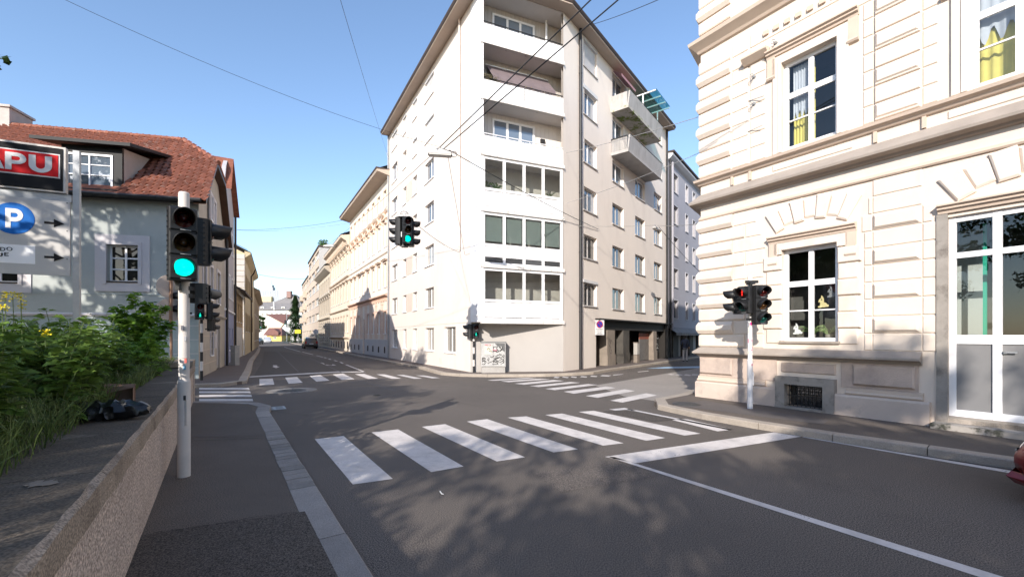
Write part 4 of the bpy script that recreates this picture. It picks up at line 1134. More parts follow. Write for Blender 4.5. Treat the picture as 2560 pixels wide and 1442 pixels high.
# house plants behind the upper glazing
for i, (x_, lab) in enumerate(((.35, 'dark broad leaved house plant at the left of the top glazed bay'), (.85, 'pale green house plant beside the dark one in the glazed bay'), (3.6, 'spiky house plant at the right end of the glazed bay'))):
    p = FB.w(x_, .45, ZK[2]+.9); T = thing('house_plant', lab, 'plant', p); f2 = Frame(p, FB.c, FB.s)
    MB().cyl((0,0,-.1), (0,0,.15), .1, .13, 10).build('pot', M_stone, T); r_ = random.Random(i+2); b = MB()
    for q in range(22):
        a = r_.uniform(0, 6.28); l = r_.uniform(.25, .5); pts = [Vector((math.cos(a)*l*t*.8, math.sin(a)*l*t*.4, .15+l*1.2*(t-.45*t*t))) for t in (0, .35, .7, 1)]
        w_ = .05 if i < 2 else .02
        for s_ in range(3): b.poly([pts[s_]+Vector((w_*(s_*.5),0,0)), pts[s_+1]+Vector((w_*(1-s_*.4),0,0)), pts[s_+1]-Vector((w_*(1-s_*.4),0,0)), pts[s_]-Vector((w_*(s_*.5),0,0))])
    b.build('leaves', M_lf, T, f2)

# ================================================================ BLUE-GREY HOUSE on the left
M_blue = mat('house_blue', (0.40, 0.425, 0.41), 0.9, 0.06, 0.8, 0.12, 40, 0.2, stain=(0.32, 0.345, 0.335), stain_scale=0.7, stain_lo=0.5, stain_hi=0.75)
M_blue2 = mat('house_blue_low', (0.345, 0.395, 0.40), 0.9, 0.08, 1.2, 0.12, 40, 0.2, stain=(0.28, 0.34, 0.36), stain_scale=1.0, stain_lo=0.5, stain_hi=0.7)
M_beige = mat('house_beige', (0.40, 0.36, 0.31), 0.9, 0.08, 0.8, 0.12, 40, 0.2, stain=(0.3, 0.27, 0.24), stain_scale=0.9, stain_lo=0.5, stain_hi=0.75)
M_lil = mat('surround_lilac', (0.56, 0.53, 0.54), 0.85, 0.06, 2, 0.05)
M_tile = mat('clay_tile', (0.23, 0.085, 0.054), 0.8, 0.25, 4, 0.3, 40, 0.25, rand=0.28, stain=(0.33, 0.25, 0.21), stain_scale=4.5, stain_lo=0.57, stain_hi=0.68)
M_tilem = mat('clay_tile_field', (0.23, 0.085, 0.054), 0.8, 0.4, 6, 0.3, 40, 0.25, stain=(0.30, 0.22, 0.18), stain_scale=3.5, stain_lo=0.62, stain_hi=0.72)
M_wood = mat('soffit_brown', (0.085, 0.045, 0.03), 0.75, 0.2, 4, 0.2, stretch=(1, 1, 1))
A0 = Vector((-12.4, 17.1)); FA = Frame((A0.x, A0.y, 0), 0.976, 0.217)
dS = Vector((-0.53, 1.0)).normalized(); FST = Frame((A0.x, A0.y, 0), dS.x, dS.y)
blue = thing('blue_house', 'blue-grey rendered house with red tiled half-hipped roof and dormer', 'house', (A0.x, A0.y, 0))
EA = 7.35; AL = 17.0; SL2 = 8.6
wx0, wz0 = FA.uz(268, 703); wx1, wz1 = FA.uz(347, 614)
vx0 = FA.u(-70); vx1 = FA.u(48)
hol = [(wx0, wx1, wz0, wz1), (vx0, vx1, wz0-.12, wz0+1.45)]
wall(blue, 'gable_wall', FA, -AL, 0, 2.62, EA, hol, M_blue, 0.22)
wall(blue, 'lower_wall', FA, -AL, 0, 0, 2.62, [], M_blue2)
MB().sweep([(-AL, 0), (0, 0)], [(0, 2.55), (0.05, 2.56), (0.08, 2.62), (0.03, 2.68), (0, 2.68)]).build('string_course', M_lil, blue, FA)
MB().box(-AL, -.01, -.02, 0, 3.38, 3.40).build('paint_line', M_blue2, blue, FA)
for (a, c, d, e) in hol:
    o = window(blue, FA, a, d, c-a, e-d, cols=2, rows=(1, 1, 1), dep=0.16, gm=M_gdeep, t=0.06, sm=M_brown, surround=None)
    b = MB(); w_, h_ = c-a, e-d; s_ = .38
    b.box(-s_, 0, -.04, .02, -s_, h_+s_); b.box(w_, w_+s_, -.04, .02, -s_, h_+s_); b.box(0, w_, -.04, .02, h_, h_+s_); b.box(0, w_, -.04, .02, -s_, 0)
    b.box(-.12, 0, -.07, -.04, -.1, h_+.12); b.box(w_, w_+.12, -.07, -.04, -.1, h_+.12); b.box(0, w_, -.07, -.04, h_, h_+.12)
    b.build('surround', M_lil, o)
gx_ = FA.u(290); MB().poly([(gx_-.3,.0-.004,1.55),(gx_+.35,-.004,1.55),(gx_+.35,-.004,2.1),(gx_-.3,-.004,2.1)]).build('cellar_board', mat('dark_teal', (0.03, 0.075, 0.095), 0.6, 0.2, 5), blue, FA)
# ashlar corner joints
for z in (.55, 1.1, 1.65, 2.2): MB().box(-3.2, -.01, -.012, 0, z, z+.02).build('render_joint', M_lil, blue, FA)
# street side
sh = []; sw_ = []
for px0, px1, y0, y1 in ((500, 506, 700, 560), (513, 522, 728, 640), (526, 550, 745, 660)):
    pass
for (x, w_, z0, h_) in ((1.0, .8, 3.5, 1.5), (3.0, .8, 3.5, 1.5), (5.3, 1.15, 3.45, 1.6), (2.3, .55, 7.0, 1.1), (3.4, .6, 7.0, 1.1), (3.1, .8, .9, 1.1)):
    sh.append((x, x+w_, z0, z0+h_)); sw_.append((x, w_, z0, h_))
sh.append((5.2, 6.5, .12, 2.35))
SDIR = (dS.x*FA.c+dS.y*FA.s, -dS.x*FA.s+dS.y*FA.c)      # street direction in FA coordinates
hp = 2.76; HZ = 9.67; RY = 4.5; RZ = 11.2
wall(blue, 'street_wall', FST, 0, SL2, 0, EA, [h for h in sh if h[2] < 6], M_beige, 0.18)
b = MB(); b.prism([(0, EA), (SL2, EA), (SL2-hp, HZ-.1), (hp, HZ-.1)], 0.0, 0.15); b.build('street_gable', M_beige, blue, FST)
for (x, w_, z0, h_) in sw_:
    o = window(blue, FST, x, z0, w_, h_, cols=2, rows=(.62, .38), dep=0.02 if z0 > 6 else .1, gm=M_gcurt if z0 > 3 else M_gdark, t=0.05, surround=(.14, .04), sm2=M_lil, off_y=-.09 if z0 > 6 else 0)
MB().sweep([(0, 0), (SL2, 0)], [(0, 2.72), (0.06, 2.73), (0.12, 2.8), (0.12, 2.84), (0, 2.9)]).build('string_course', M_beige, blue, FST)
dr = MB().box(5.2, 6.5, .1, .16, .12, 2.35).build('street_door', mat('door_lilac', (0.34, 0.33, 0.35), 0.6), blue, FST)
for i in range(2): MB().boss(5.28+i*.62, 5.82+i*.62, .3, 2.2, .03, .015, .1).build('leaf_panel', MATS['door_lilac'], dr)
MB().box(4.55, 4.95, -.03, 0, 1.2, 1.9).build('meter_hatch', M_lil, blue, FST)
for z in (.6, 1.2, 1.8, 2.4): MB().box(0, 5.0, -.01, 0, z, z+.02).build('render_joint', M_trim, blue, FST)
xd = SL2-.05; MB().cyl((xd, -.12, .12), (xd, -.12, 7.4), .07, n=10).build('downpipe', M_dark, blue, FST)
# roof
def sp(s, o=0.0, y=0.0): return (SDIR[0]*s+o, SDIR[1]*s+y)          # along the street edge, o = verge overhang
ov_ = .35
eR = (ov_+.1, -.45, EA-.28); vH = (*sp(hp, ov_), HZ); rE = (-2.5, RY*SDIR[1], RZ)
vH2 = (*sp(SL2-hp, ov_), HZ); eR2 = (*sp(SL2+.45, ov_), EA-.28)
rf = MB(); th = .12
rf.poly([(-AL, -.45, EA-.28), eR, vH, rE, (-AL, RY*SDIR[1], RZ)])
rf.poly([vH, vH2, rE]); rf.poly([rE, vH2, eR2, (-AL, SDIR[1]*(SL2+.45), EA-.28), (-AL, RY*SDIR[1], RZ)])
roof = rf.build('roof', M_tilem, blue, FA)
b = MB()
lo = lambda p: (p[0], p[1], p[2]-.16)
for p, q in ((eR, vH), (vH, vH2), (vH2, eR2)):
    b.poly([p, q, lo(q), lo(p)])
b.build('verge_board', M_dark, blue, FA)
b = MB(); ins = lambda p: (p[0]-ov_-.1, p[1], p[2]-.16)
for p, q in ((eR, vH), (vH, vH2), (vH2, eR2)): b.poly([lo(p), lo(q), ins(q), ins(p)])
b.build('verge_soffit', M_wood, blue, FA)
b = MB(); b.tube([(-AL, -.52, EA-.3), (.3, -.52, EA-.3)], .07, 8); b.box(-AL, .2, -.45, 0, EA-.32, EA-.28); b.build('gutter', M_dark, blue, FA)
# clay tiles: each its own piece over the nearer part of the slope, the rest one field
sl_d = Vector((0, RY*SDIR[1]+.45, RZ-EA+.28)); sl_l = sl_d.length; sl_u = sl_d.normalized()
nrm = Vector((0, -sl_u.z, sl_u.y))
TW, TLn = .245, .345
def tile_pts():
    pr = [(-.128, -.01), (-.095, .05), (-.035, .062), (.02, .02), (.07, -.012), (.118, -.01)]
    pts = []
    for l, up in ((-.03, .042), (TLn+.05, .006)):
        for x, h in pr: pts.append(Vector((x, 0, 0)) + sl_u*l + nrm*(h+up))
    for x, h in pr: pts.append(Vector((x, 0, 0)) - sl_u*.03 + nrm*(h+.005))
    fs = [(i, i+1, 7+i, 6+i) for i in range(5)] + [(12+i, 13+i, 1+i, i) for i in range(5)]
    return pts, fs
tp, tf = tile_pts()
tile_me = MB().faces(tp, tf).mesh('roof_tile', M_tile); field = MB(); spots = []
nrow = int(sl_l/TLn)
dx0, dx1 = FA.u(186, .5), FA.u(300, .5)            # dormer
for r_i in range(nrow+1):
    s_ = r_i*TLn; yz = sl_u*s_
    y, z = -.45+yz.y, EA-.28+yz.z
    # right border of the slope at this height
    if z < HZ: bx = eR[0] + (vH[0]-eR[0])*(z-eR[2])/(HZ-eR[2])
    else: bx = vH[0] + (rE[0]-vH[0])*(z-HZ)/(RZ-HZ)
    x = bx-.13
    while x > -13.5:
        if not (dx0-.05 < x < dx1+.35 and 0 <= r_i <= 9): spots.append((x, y, z, r_i))
        x -= TW
spots.sort(key=lambda p: -p[0]*.8 + p[3]*.12 + (0 if p[0] > -8 else 5))
roofb = roof
for i, (x, y, z, r_i) in enumerate(spots):
    if i < 295: place('roof_tile', tile_me, roof, None, (x, y, z + rnd.uniform(-.003, .003)))
    else:
        j = rnd.uniform(-.004, .004)
        field.faces([Vector((x, y, z+j))+p for p in tp], tf)
o = field.build('roof_tile_field', M_tilem, roof); o['kind'] = 'stuff'
for i in range(26):
    x = -2.6-i*.42; c = Vector((x, RY*SDIR[1], RZ+.02))
    MB().cyl((x, c.y, c.z), (x-.44, c.y, c.z+.012), .12, .105, 10).build('ridge_tile', M_tile, roof)
for i in range(7):
    q = Vector(vH).lerp(Vector(rE), (i+.5)/7); d = (Vector(rE)-Vector(vH)).normalized()*.26
    MB().cyl(q-d, q+d, .11, .10, 10).build('hip_tile', M_tile, roof)
# hip tiles field on the little half hip
hipn = MB()
for i in range(5):
    z = HZ+(RZ-HZ)*i/5
    p = Vector(vH).lerp(Vector(rE), i/5); q = Vector(vH2).lerp(Vector(rE), i/5); n = max(1, int((q-p).length/TW))
    for k in range(n):
        c = p.lerp(q, (k+.5)/n); hipn.box(c.x-.05, c.x+.03, c.y-.1, c.y+.1, c.z, c.z+.07)
o = hipn.build('hip_tile_field', M_tilem, roof); o['kind'] = 'stuff'
# dormer with its window, shed roof and cheek
dz0 = EA-.05; dh = 1.72
yf = .1
M_dorm = mat('dormer_dark', (0.014, 0.014, 0.015), 0.6, 0.15, 3, 0.05); M_cheek = mat('dormer_cheek', (0.40, 0.36, 0.33), 0.9, 0.1)
dm = MB(); dm.box(dx0-.15, dx0, yf, yf+.1, dz0, dz0+dh); dm.box(dx1, dx1+.3, yf, yf+.1, dz0, dz0+dh); dm.box(dx0, dx1, yf, yf+.1, dz0+1.42, dz0+dh); dm.box(dx0, dx1, yf, yf+.1, dz0-.05, dz0+.12)
dm.box(dx0-.15, dx1+.3, yf-.32, yf-.02, EA-.26, dz0+.02)
dm = dm.build('dormer', M_dorm, blue, FA)
b = MB()
tb = (dh+.05)/math.tan(math.atan2(sl_u.z, sl_u.y))
b.poly([(dx1+.3, yf, dz0), (dx1+.3, yf, dz0+dh), (dx1+.3, yf+1.75, dz0+dh+.28)])
b.build('cheek', M_cheek, dm)
b = MB(); b.faces([(dx0-.9, yf-.35, dz0+dh-.02), (dx1+.75, yf-.35, dz0+dh-.02), (dx1+.75, yf+2.9, dz0+dh+.75), (dx0-.9, yf+2.9, dz0+dh+.75), (dx0-.9, yf-.35, dz0+dh+.1), (dx1+.75, yf-.35, dz0+dh+.1), (dx1+.75, yf+2.9, dz0+dh+.87), (dx0-.9, yf+2.9, dz0+dh+.87)],
        [(0,1,2,3),(4,5,6,7),(0,1,5,4),(1,2,6,5),(3,0,4,7)]); b.build('dormer_roof', M_dorm, dm)
wf = MB(); ww, wh = dx1-dx0, 1.28; wz = dz0+.13
for a, c, d, e in ((0,.07,0,wh), (ww-.07,ww,0,wh), (.07,ww-.07,0,.08), (.07,ww-.07,wh-.07,wh), (ww/2-.02,ww/2+.02,.08,wh-.07)):
    wf.box(dx0+a, dx0+c, yf-.03, yf+.05, wz+d, wz+e)
for q in (.38, .68):
    for s_ in range(2): wf.box(dx0+.07+s_*(ww/2-.05), dx0+ww/2-.02+s_*(ww/2-.05), yf-.01, yf+.04, wz+wh*q-.015, wz+wh*q+.015)
wf = wf.build('dormer_window', M_white, dm)
for s_ in range(2):
    for q0, q1 in ((.06, .38), (.38, .68), (.68, .95)):
        xa = dx0+.07+s_*(ww/2-.05); xb = xa+ww/2-.09
        MB().poly([(xa,yf+.02,wz+wh*q0),(xb,yf+.02,wz+wh*q0),(xb,yf+.02,wz+wh*q1),(xa,yf+.02,wz+wh*q1)]).build('pane', M_gblue, wf)
# chimney
cxu = FA.u(8, RY+.4); b = MB(); b.box(cxu-.75, cxu+.75, RY-.3, RY+.9, RZ-.8, RZ+.75); b.box(cxu-.82, cxu+.82, RY-.37, RY+.97, RZ+.75, RZ+.85)
b.build('chimney', mat('chimney_render', (0.45, 0.40, 0.37), 0.9, 0.15, 2, 0.3), blue, FA)

# ---- the row of houses further along the left side
def row_house(name, label, p0, p1, h, m, low=None, deep=9.0, roof_m=None, roof_h=2.5, eave=.35, gable=False):
    """p0 near corner, p1 far corner on the street line"""
    T = thing(name, label, 'house', (p0[0], p0[1], 0)); d = Vector((p1[0]-p0[0], p1[1]-p0[1])); L_ = d.length
    fr = Frame((p0[0], p0[1], 0), d.x, d.y); return T, fr, L_
M_lilac = mat('house_lilac', (0.42, 0.40, 0.42), 0.9, 0.06, 0.8, 0.08); M_lilac2 = mat('house_lilac_blue', (0.27, 0.29, 0.42), 0.9, 0.08, 0.8, 0.08)
V0 = (-16.35, 24.55); V1 = (-19.7, 30.6)
lil, fr, L_ = row_house('lilac_house', 'narrow grey-lilac house with blue base beyond the blue-grey house', V0, V1, 10, M_lilac)
hl = [(x, x+.8, z, z+1.4) for z in (4.2, 7.2) for x in (.9, 2.9, 5.0)]
wall(lil, 'upper_wall', fr, 0, L_, 3.3, 10.3, hl, M_lilac, .15)
for (a, c, d, e) in hl: window(lil, fr, a, d, c-a, e-d, dep=.1, gm=M_gcurt, surround=(.1, .03), sm2=M_white)
wall(lil, 'lower_wall', fr, 0, L_, 0, 3.3, [(1, 2, .12, 2.3), (3.2, 4.2, .9, 2.3), (5, 6, .9, 2.3)], M_lilac2, .15)
for (a, d, w_, h_) in ((1, .12, 1, 2.18), (3.2, .9, 1, 1.4), (5, .9, 1, 1.4)): window(lil, fr, a, d, w_, h_, dep=.1, gm=M_gcurt)
MB().sweep([(0,0),(L_,0)], [(0,3.25),(.1,3.3),(.1,3.38),(0,3.45)]).build('string_course', M_white, lil, fr)
MB().prism([(0, 10.3), (L_, 10.3), (L_-1.2, 11.8), (2.2, 12.6), (1.0, 11.8)], 0, .2).build('gable', M_lilac, lil, fr)
MB().poly([(0,0,0),(0,9,0),(0,9,10.3),(0,0,10.3)]).build('side_wall', M_lilac, lil, fr)
MB().faces([(-.05,-.35,10.2),(2.2,-.3,12.7),(2.2,9,12.7),(-.05,9,10.2),(L_,-.35,10.2),(L_,9,10.2)], [(0,1,2,3),(1,4,5,2)]).build('roof', M_tilem, lil, fr)
MB().cyl((L_-.1,-.1,.1), (L_-.1,-.1,10.3), .07, n=8).build('downpipe', M_dark, lil, fr)
M_och = mat('house_ochre', (0.42, 0.31, 0.19), 0.9, 0.15, 1.2, 0.1); M_yelh = mat('house_yellow', (0.54, 0.45, 0.30), 0.9, 0.1, 0.8, 0.1)
O0 = (-19.75, 30.7); O1 = (-23.3, 37.4)
och, fr, L_ = row_house('ochre_house', 'low ochre house with dark sagging eave between taller houses', O0, O1, 5, M_och)
hl = [(x, x+.8, 2.9, 4.3) for x in (1.0, 3.0, 5.2)]
wall(och, 'wall', fr, 0, L_, 0, 5.1, hl, M_och, .15)
for (a, c, d, e) in hl: window(och, fr, a, d, c-a, e-d, dep=.1, gm=M_gcurt, surround=(.1,.03), sm2=M_och)
MB().box(.4, 6.8, -.02, 0, .12, 2.5).build('shop_board', mat('board_white', (0.55, 0.53, 0.5), 0.8), och, fr)
MB().faces([(-.1,-.7,4.9),(L_+.1,-.7,4.9),(L_,4,7.6),(0,4,7.6),(-.1,-.7,5.05),(L_+.1,-.7,5.05),(L_,4,7.75),(0,4,7.75)], [(0,1,2,3),(4,5,6,7),(0,1,5,4),(0,3,7,4),(1,2,6,5)]).build('roof', M_roofb, och, fr)
MB().poly([(0,0,0),(0,4,0),(0,4,7.6),(0,0,5.0)]).build('side_wall', M_och, och, fr)
Y0 = (-23.25, 37.55); Y1 = (-31.9, 53.4)
yel, fr, L_ = row_house('yellow_house', 'yellow house with pale corner quoins and painted wall tag', Y0, Y1, 9, M_yelh)
hl = [(x, x+1.0, z, z+1.6) for z in (2.2, 5.6) for x in (1.5, 4.2, 7, 10, 13)]
wall(yel, 'wall', fr, 0, L_, 0, 9.0, hl, M_yelh, .15)
for (a, c, d, e) in hl: window(yel, fr, a, d, c-a, e-d, dep=.08, gm=M_gdark, surround=(.12,.04), sm2=M_och)
FYG = Frame((Y0[0], Y0[1], 0), 0.93, 0.30)
wall(yel, 'gable_wall', FYG, -9, 0, 0, 9.0, [], M_yelh)
MB().prism([(-9, 9.0), (0, 9.0), (-4.2, 11.2)], 0, .15).build('gable', M_yelh, yel, FYG)
M_quo = mat('quoin_pale', (0.5, 0.47, 0.44), 0.9, 0.1)
for k in range(18):
    z = .1+k*.49; w_ = 1.25 if k % 2 else .85
    MB().boss(-w_, 0.03, z+.02, z+.47, .05, .02).build('quoin', M_quo, yel, FYG)
MB().sweep([(0,0),(L_,0)], [(0,8.6),(.15,8.7),(.45,8.95),(.45,9.1),(0,9.2)]).build('cornice', M_yelh, yel, fr)
MB().faces([(-.1,-.5,9.1),(L_,-.5,9.1),(L_,4.2,11.4),(-.1,4.2,11.4)], [(0,1,2,3)]).build('roof', M_roofb, yel, fr)
b = MB(); b.faces([(.25,-.5,9.3),(-4.2,-.5,11.5),(-9.2,-.5,8.9),(.25,.3,9.3),(-4.2,.3,11.5),(-9.2,.3,8.9)], [(0,1,4,3),(1,2,5,4)]); b.build('verge', M_roofb, yel, FYG)
MB().poly([(-1.75,-.012,.7),(-.95,-.06,.7),(-.95,-.06,2.0),(-1.75,-.012,2.0)]).build('painted_tag', mat('tag_yellow', (0.6, 0.5, 0.08), 0.8), yel, FYG)
scribble(yel, FYG, -2.2, -.2, .6, 2.4, -.065, 9, M_fas, 12, .02)
MB().tube([(L_*.55,-.45,9.0),(L_*.55,-.3,8.5),(L_*.55,-.08,8.2),(L_*.55,-.08,.2)], .06, 6).build('downpipe', M_brown, yel, fr)
X0 = (-32.0, 53.6); X1 = (-44.5, 76)
xx, fr, L_ = row_house('brown_house', 'far brownish house with bulging eave at the end of the left row', X0, X1, 8, M_och)
hl = [(x, x+1.0, z, z+1.6) for z in (1.2, 4.6) for x in (2, 6, 10, 14, 18)]
wall(xx, 'wall', fr, 0, L_, 0, 7.4, hl, mat('house_brown', (0.36, 0.28, 0.2), 0.9, 0.12), .15)
for (a, c, d, e) in hl: window(xx, fr, a, d, c-a, e-d, dep=.08, gm=M_gdark)
MB().sweep([(-.3,0),(L_,0)], [(0,7.0),(.2,7.1),(.6,7.4),(.6,7.55),(0,7.7)]).build('cornice', MATS['house_brown'], xx, fr)
MB().faces([(-.3,-.6,7.5),(L_,-.6,7.5),(L_,5,10.5),(-.3,5,10.5)], [(0,1,2,3)]).build('roof', M_tilem, xx, fr)
MB().poly([(0,0,0),(0,6,0),(0,6,10),(0,0,7.4)]).build('side_wall', MATS['house_brown'], xx, fr)

# ================================================================ BUILDINGS ALONG THE FAR STREET (right side) and BEYOND
def street_block(name, label, p0, p1, h, cat='building'):
    """p0 near end, p1 far end of the street line; facade seen from the street: x runs from far to near"""
    T = thing(name, label, cat, (p0[0], p0[1], 0)); d = Vector((p0[0]-p1[0], p0[1]-p1[1])); L_ = d.length
    fr = Frame((p1[0], p1[1], 0), d.x, d.y)
    return T, fr, L_
M_pk = mat('ornate_white', (0.72, 0.64, 0.56), 0.9, 0.04, 0.8, 0.05); M_pk2 = mat('ornate_pink', (0.62, 0.42, 0.33), 0.9, 0.06, 0.8, 0.05); M_pk3 = mat('ornate_peach', (0.68, 0.53, 0.42), 0.9, 0.05)
M_plg = mat('plinth_grey', (0.5, 0.49, 0.49), 0.9, 0.06)
p0 = (Lend.x-.03, Lend.y+.05); p1 = (-17.6, 46.9)
T, fr, L_ = street_block('ornate_townhouse', 'white townhouse with pediment windows and pink rusticated ground floor', p0, p1, 14.5)
n = 8; st = L_/n; hl = []
for i in range(n):
    x = st*(i+.5)-.42
    for z, h_ in ((12.0, 1.35), (8.9, 1.9), (5.7, 1.9), (2.0, 1.75)):
        if i == 3 and z == 2.0: hl.append((x, x+.9, .12, 3.4))
        else: hl.append((x, x+.84, z, z+h_))
wall(T, 'wall', fr, 0, L_, 0, 14.2, hl, M_pk, .16)
for (a, c, d, e) in hl:
    if d < .5: window(T, fr, a, d, c-a, e-d, dep=.1, gm=M_gcurt, fm=M_pk2, sill=False); continue
    hood_ = {8.9: ('gable', .16, .22), 5.7: ('flat', .16, .2)}.get(d)
    window(T, fr, a, d, c-a, e-d, cols=2, rows=(.66, .34), dep=.1, gm=M_gcurt, t=.05, surround=(.13, .05), sm2=(M_pk2 if d == 2.0 else M_pk3), hood=hood_, fm=M_white)
for k in range(7):
    for i in range(n+1):
        a = st*(i-.5)+.48 if i else 0.05; c = st*(i+.5)-.5 if i < n else L_-.05
        if c-a > .1: MB().boss(a, c, 1.55+k*.46+.015, 1.55+(k+1)*.46-.015, .04, .015).build('stone_block', M_pk3, T, fr)
q = 0
for a, c in ((0, st*3.5-.45), (st*3.5+.5, L_)): MB().box(a, c, -.06, 0, 0, 1.5).build('plinth', M_plg, T, fr)
for i in range(n):
    if i != 3: MB().box(st*(i+.5)-.2, st*(i+.5)+.2, -.075, -.06, .45, .95).build('cellar_window', M_gdark, T, fr)
MB().sweep([(0,0),(L_,0)], [(0,4.85),(.12,4.9),(.3,5.0),(.3,5.1),(0,5.2)]).build('belt_cornice', M_pk2, T, fr)
MB().sweep([(0,0),(L_,0)], [(0,8.3),(.08,8.35),(.12,8.42),(0,8.5)]).build('belt_cornice', M_pk, T, fr)
MB().sweep([(0,0),(L_,0)], [(0,11.5),(.12,11.55),(.2,11.66),(0,11.75)]).build('belt_cornice', M_pk3, T, fr)
for i in range(26): MB().box(.2+i*(L_-.4)/26, .35+i*(L_-.4)/26, -.16, 0, 4.62, 4.83).build('dentil', M_pk2, T, fr)
MB().sweep([(-.3,0),(L_+.3,0)], [(0,14.15),(.95,14.35),(1.0,14.5),(0,14.6)]).build('eave', M_soff, T, fr)
MB().box(-.3, L_+.3, -1.04, .5, 14.52, 14.66).build('roof_edge', M_roofb, T, fr)
MB().faces([(0,-.9,14.66),(L_,-.9,14.66),(L_,6,18),(0,6,18)], [(0,1,2,3)]).build('roof', M_roofb, T, fr)
MB().poly([(0,0,0),(0,10,0),(0,10,14.5),(0,0,14.5)]).build('side_wall', M_pk, T, fr)

M_cr = mat('cream_facade', (0.67, 0.585, 0.48), 0.9, 0.05, 0.8, 0.05); M_cr2 = mat('cream_trim', (0.57, 0.47, 0.38), 0.9, 0.06)
p0 = (-17.7, 47.0); p1 = (-25.2, 60)
T, fr, L_ = street_block('cream_townhouse', 'cream stucco townhouse with deep bracketed cornice', p0, p1, 12.7)
n = 7; st = L_/n; hl = []
for i in range(n):
    x = st*(i+.5)-.5
    for z, h_ in ((9.2, 1.8), (5.7, 2.0), (2.2, 1.9)): hl.append((x, x+1.0, z, z+h_))
wall(T, 'wall', fr, 0, L_, 0, 12.2, hl, M_cr, .16)
for (a, c, d, e) in hl: window(T, fr, a, d, c-a, e-d, rows=(.66, .34), dep=.1, gm=M_gcurt, surround=(.14,.06), sm2=M_cr2, hood={9.2:('gable',.15,.2),5.7:('flat',.15,.2)}.get(d))
for i in range(n): MB().box(st*(i+.5)-.3, st*(i+.5)+.3, -.02, 0, .4, 1.2).build('cellar_window', M_gdark, T, fr)
for z in (1.5, 4.7, 8.3): MB().sweep([(0,0),(L_,0)], [(0,z),(.15,z+.06),(.22,z+.16),(0,z+.25)]).build('belt_cornice', M_cr2, T, fr)
for k in range(6): MB().box(0.05, .9, -.05, 0, 1.8+k*.48, 2.2+k*.48).build('stone_block', M_cr, T, fr)
MB().sweep([(-.1,0),(L_+.25,0)], [(0,11.6),(.2,11.7),(.35,12.1),(.9,12.4),(.95,12.65),(0,12.8)]).build('cornice', M_cr2, T, fr)
for i in range(18): MB().box(.2+i*(L_-.4)/18, .42+i*(L_-.4)/18, -.6, 0, 11.8, 12.2).build('cornice_bracket', M_cr2, T, fr)
MB().faces([(0,-.9,12.8),(L_,-.9,12.8),(L_,5,15.5),(0,5,15.5)], [(0,1,2,3)]).build('roof', M_roofb, T, fr)
MB().faces([(L_,0,0),(L_,9,0),(L_,9,16),(L_,5,15.5),(L_,0,12.5)], [(0,1,2,3,4)]).build('side_wall', M_cr, T, fr)

M_gc = mat('grey_cream', (0.55, 0.48, 0.38), 0.9, 0.08, 0.8, 0.05); M_gc2 = mat('grey_cream_dark', (0.4, 0.35, 0.29), 0.9, 0.1)
p0 = (-25.3, 60.2); p1 = (-32.6, 73)
T, fr, L_ = street_block('rusticated_townhouse', 'grey cream townhouse with dark mansard and heavily rusticated ground floor', p0, p1, 11.5)
n = 6; st = L_/n; hl = []
for i in range(n):
    x = st*(i+.5)-.5
    for z, h_ in ((8.2, 1.8), (5.0, 2.0), (1.6, 2.0)): hl.append((x, x+1.0, z, z+h_))
wall(T, 'wall', fr, 0, L_, 0, 11.2, hl, M_gc, .16)
for (a, c, d, e) in hl: window(T, fr, a, d, c-a, e-d, dep=.1, gm=M_gcurt, surround=(.16,.08), sm2=M_gc2, hood={5.0:('gable',.15,.2)}.get(d))
for k in range(8):
    for i in range(n+1):
        a = st*(i-.5)+.68 if i else 0.02; c = st*(i+.5)-.68 if i < n else L_-.02
        if c-a > .1: MB().boss(a, c, .5+k*.46+.03, .5+(k+1)*.46-.03, .14, .05).build('stone_block', M_gc2, T, fr)
for z in (4.25, 7.6): MB().sweep([(0,0),(L_,0)], [(0,z),(.2,z+.06),(.3,z+.2),(0,z+.3)]).build('belt_cornice', M_gc2, T, fr)
MB().sweep([(-.1,0),(L_+.2,0)], [(0,10.6),(.3,10.8),(.8,11.2),(.85,11.5),(0,11.7)]).build('cornice', M_gc2, T, fr)
MB().faces([(0,-.8,11.7),(L_,-.8,11.7),(L_,1,13.2),(0,1,13.2),(L_,6,13.6),(0,6,13.6)], [(0,1,2,3),(3,2,4,5)]).build('roof', mat('slate_dark', (0.09, 0.085, 0.085), 0.7, 0.15, 3), T, fr)

M_bg = mat('beige_block', (0.50, 0.41, 0.33), 0.85, 0.06, 1, 0.05); M_gw = mat('grey_gable', (0.40, 0.39, 0.38), 0.9, 0.06, 0.6, 0.05)
def modern(p0, p1, h, label, floors, bays, base=1.2, z1=3.6):
    T, fr, L_ = street_block('office_block', label, p0, p1, h)
    hl = []; st = L_/bays; fh = (h-z1)/floors
    for k in range(floors):
        for i in range(bays): hl.append((st*i+.4, st*(i+1)-.4, z1+fh*k+.8, z1+fh*k+fh-.5))
    for i in range(bays): hl.append((st*i+.5, st*(i+1)-.5, .4, 2.9))
    wall(T, 'wall', fr, 0, L_, 0, h, hl, M_bg, .2)
    for q, (a, c, d, e) in enumerate(hl):
        window(T, fr, a, d, c-a, e-d, cols=max(2, int((c-a)/1.1)), dep=.15, gm=[M_gdark, M_gblue, M_gcurt][q % 3 if d > 3 else 0], fm=M_greyf, sill=d > 3)
    MB().poly([(L_,0,0),(L_,14,0),(L_,14,h),(L_,0,h)]).build('gable_wall', M_gw, T, fr)
    MB().box(-.1, L_+.1, -.15, 14, h, h+.3).build('roof', M_roofb, T, fr)
    return T, fr, L_
T, fr, L_ = modern((-32.7, 73.2), (-42.8, 90.8), 16.9, 'beige modern block with ribbon windows and grey windowless gable', 5, 3)
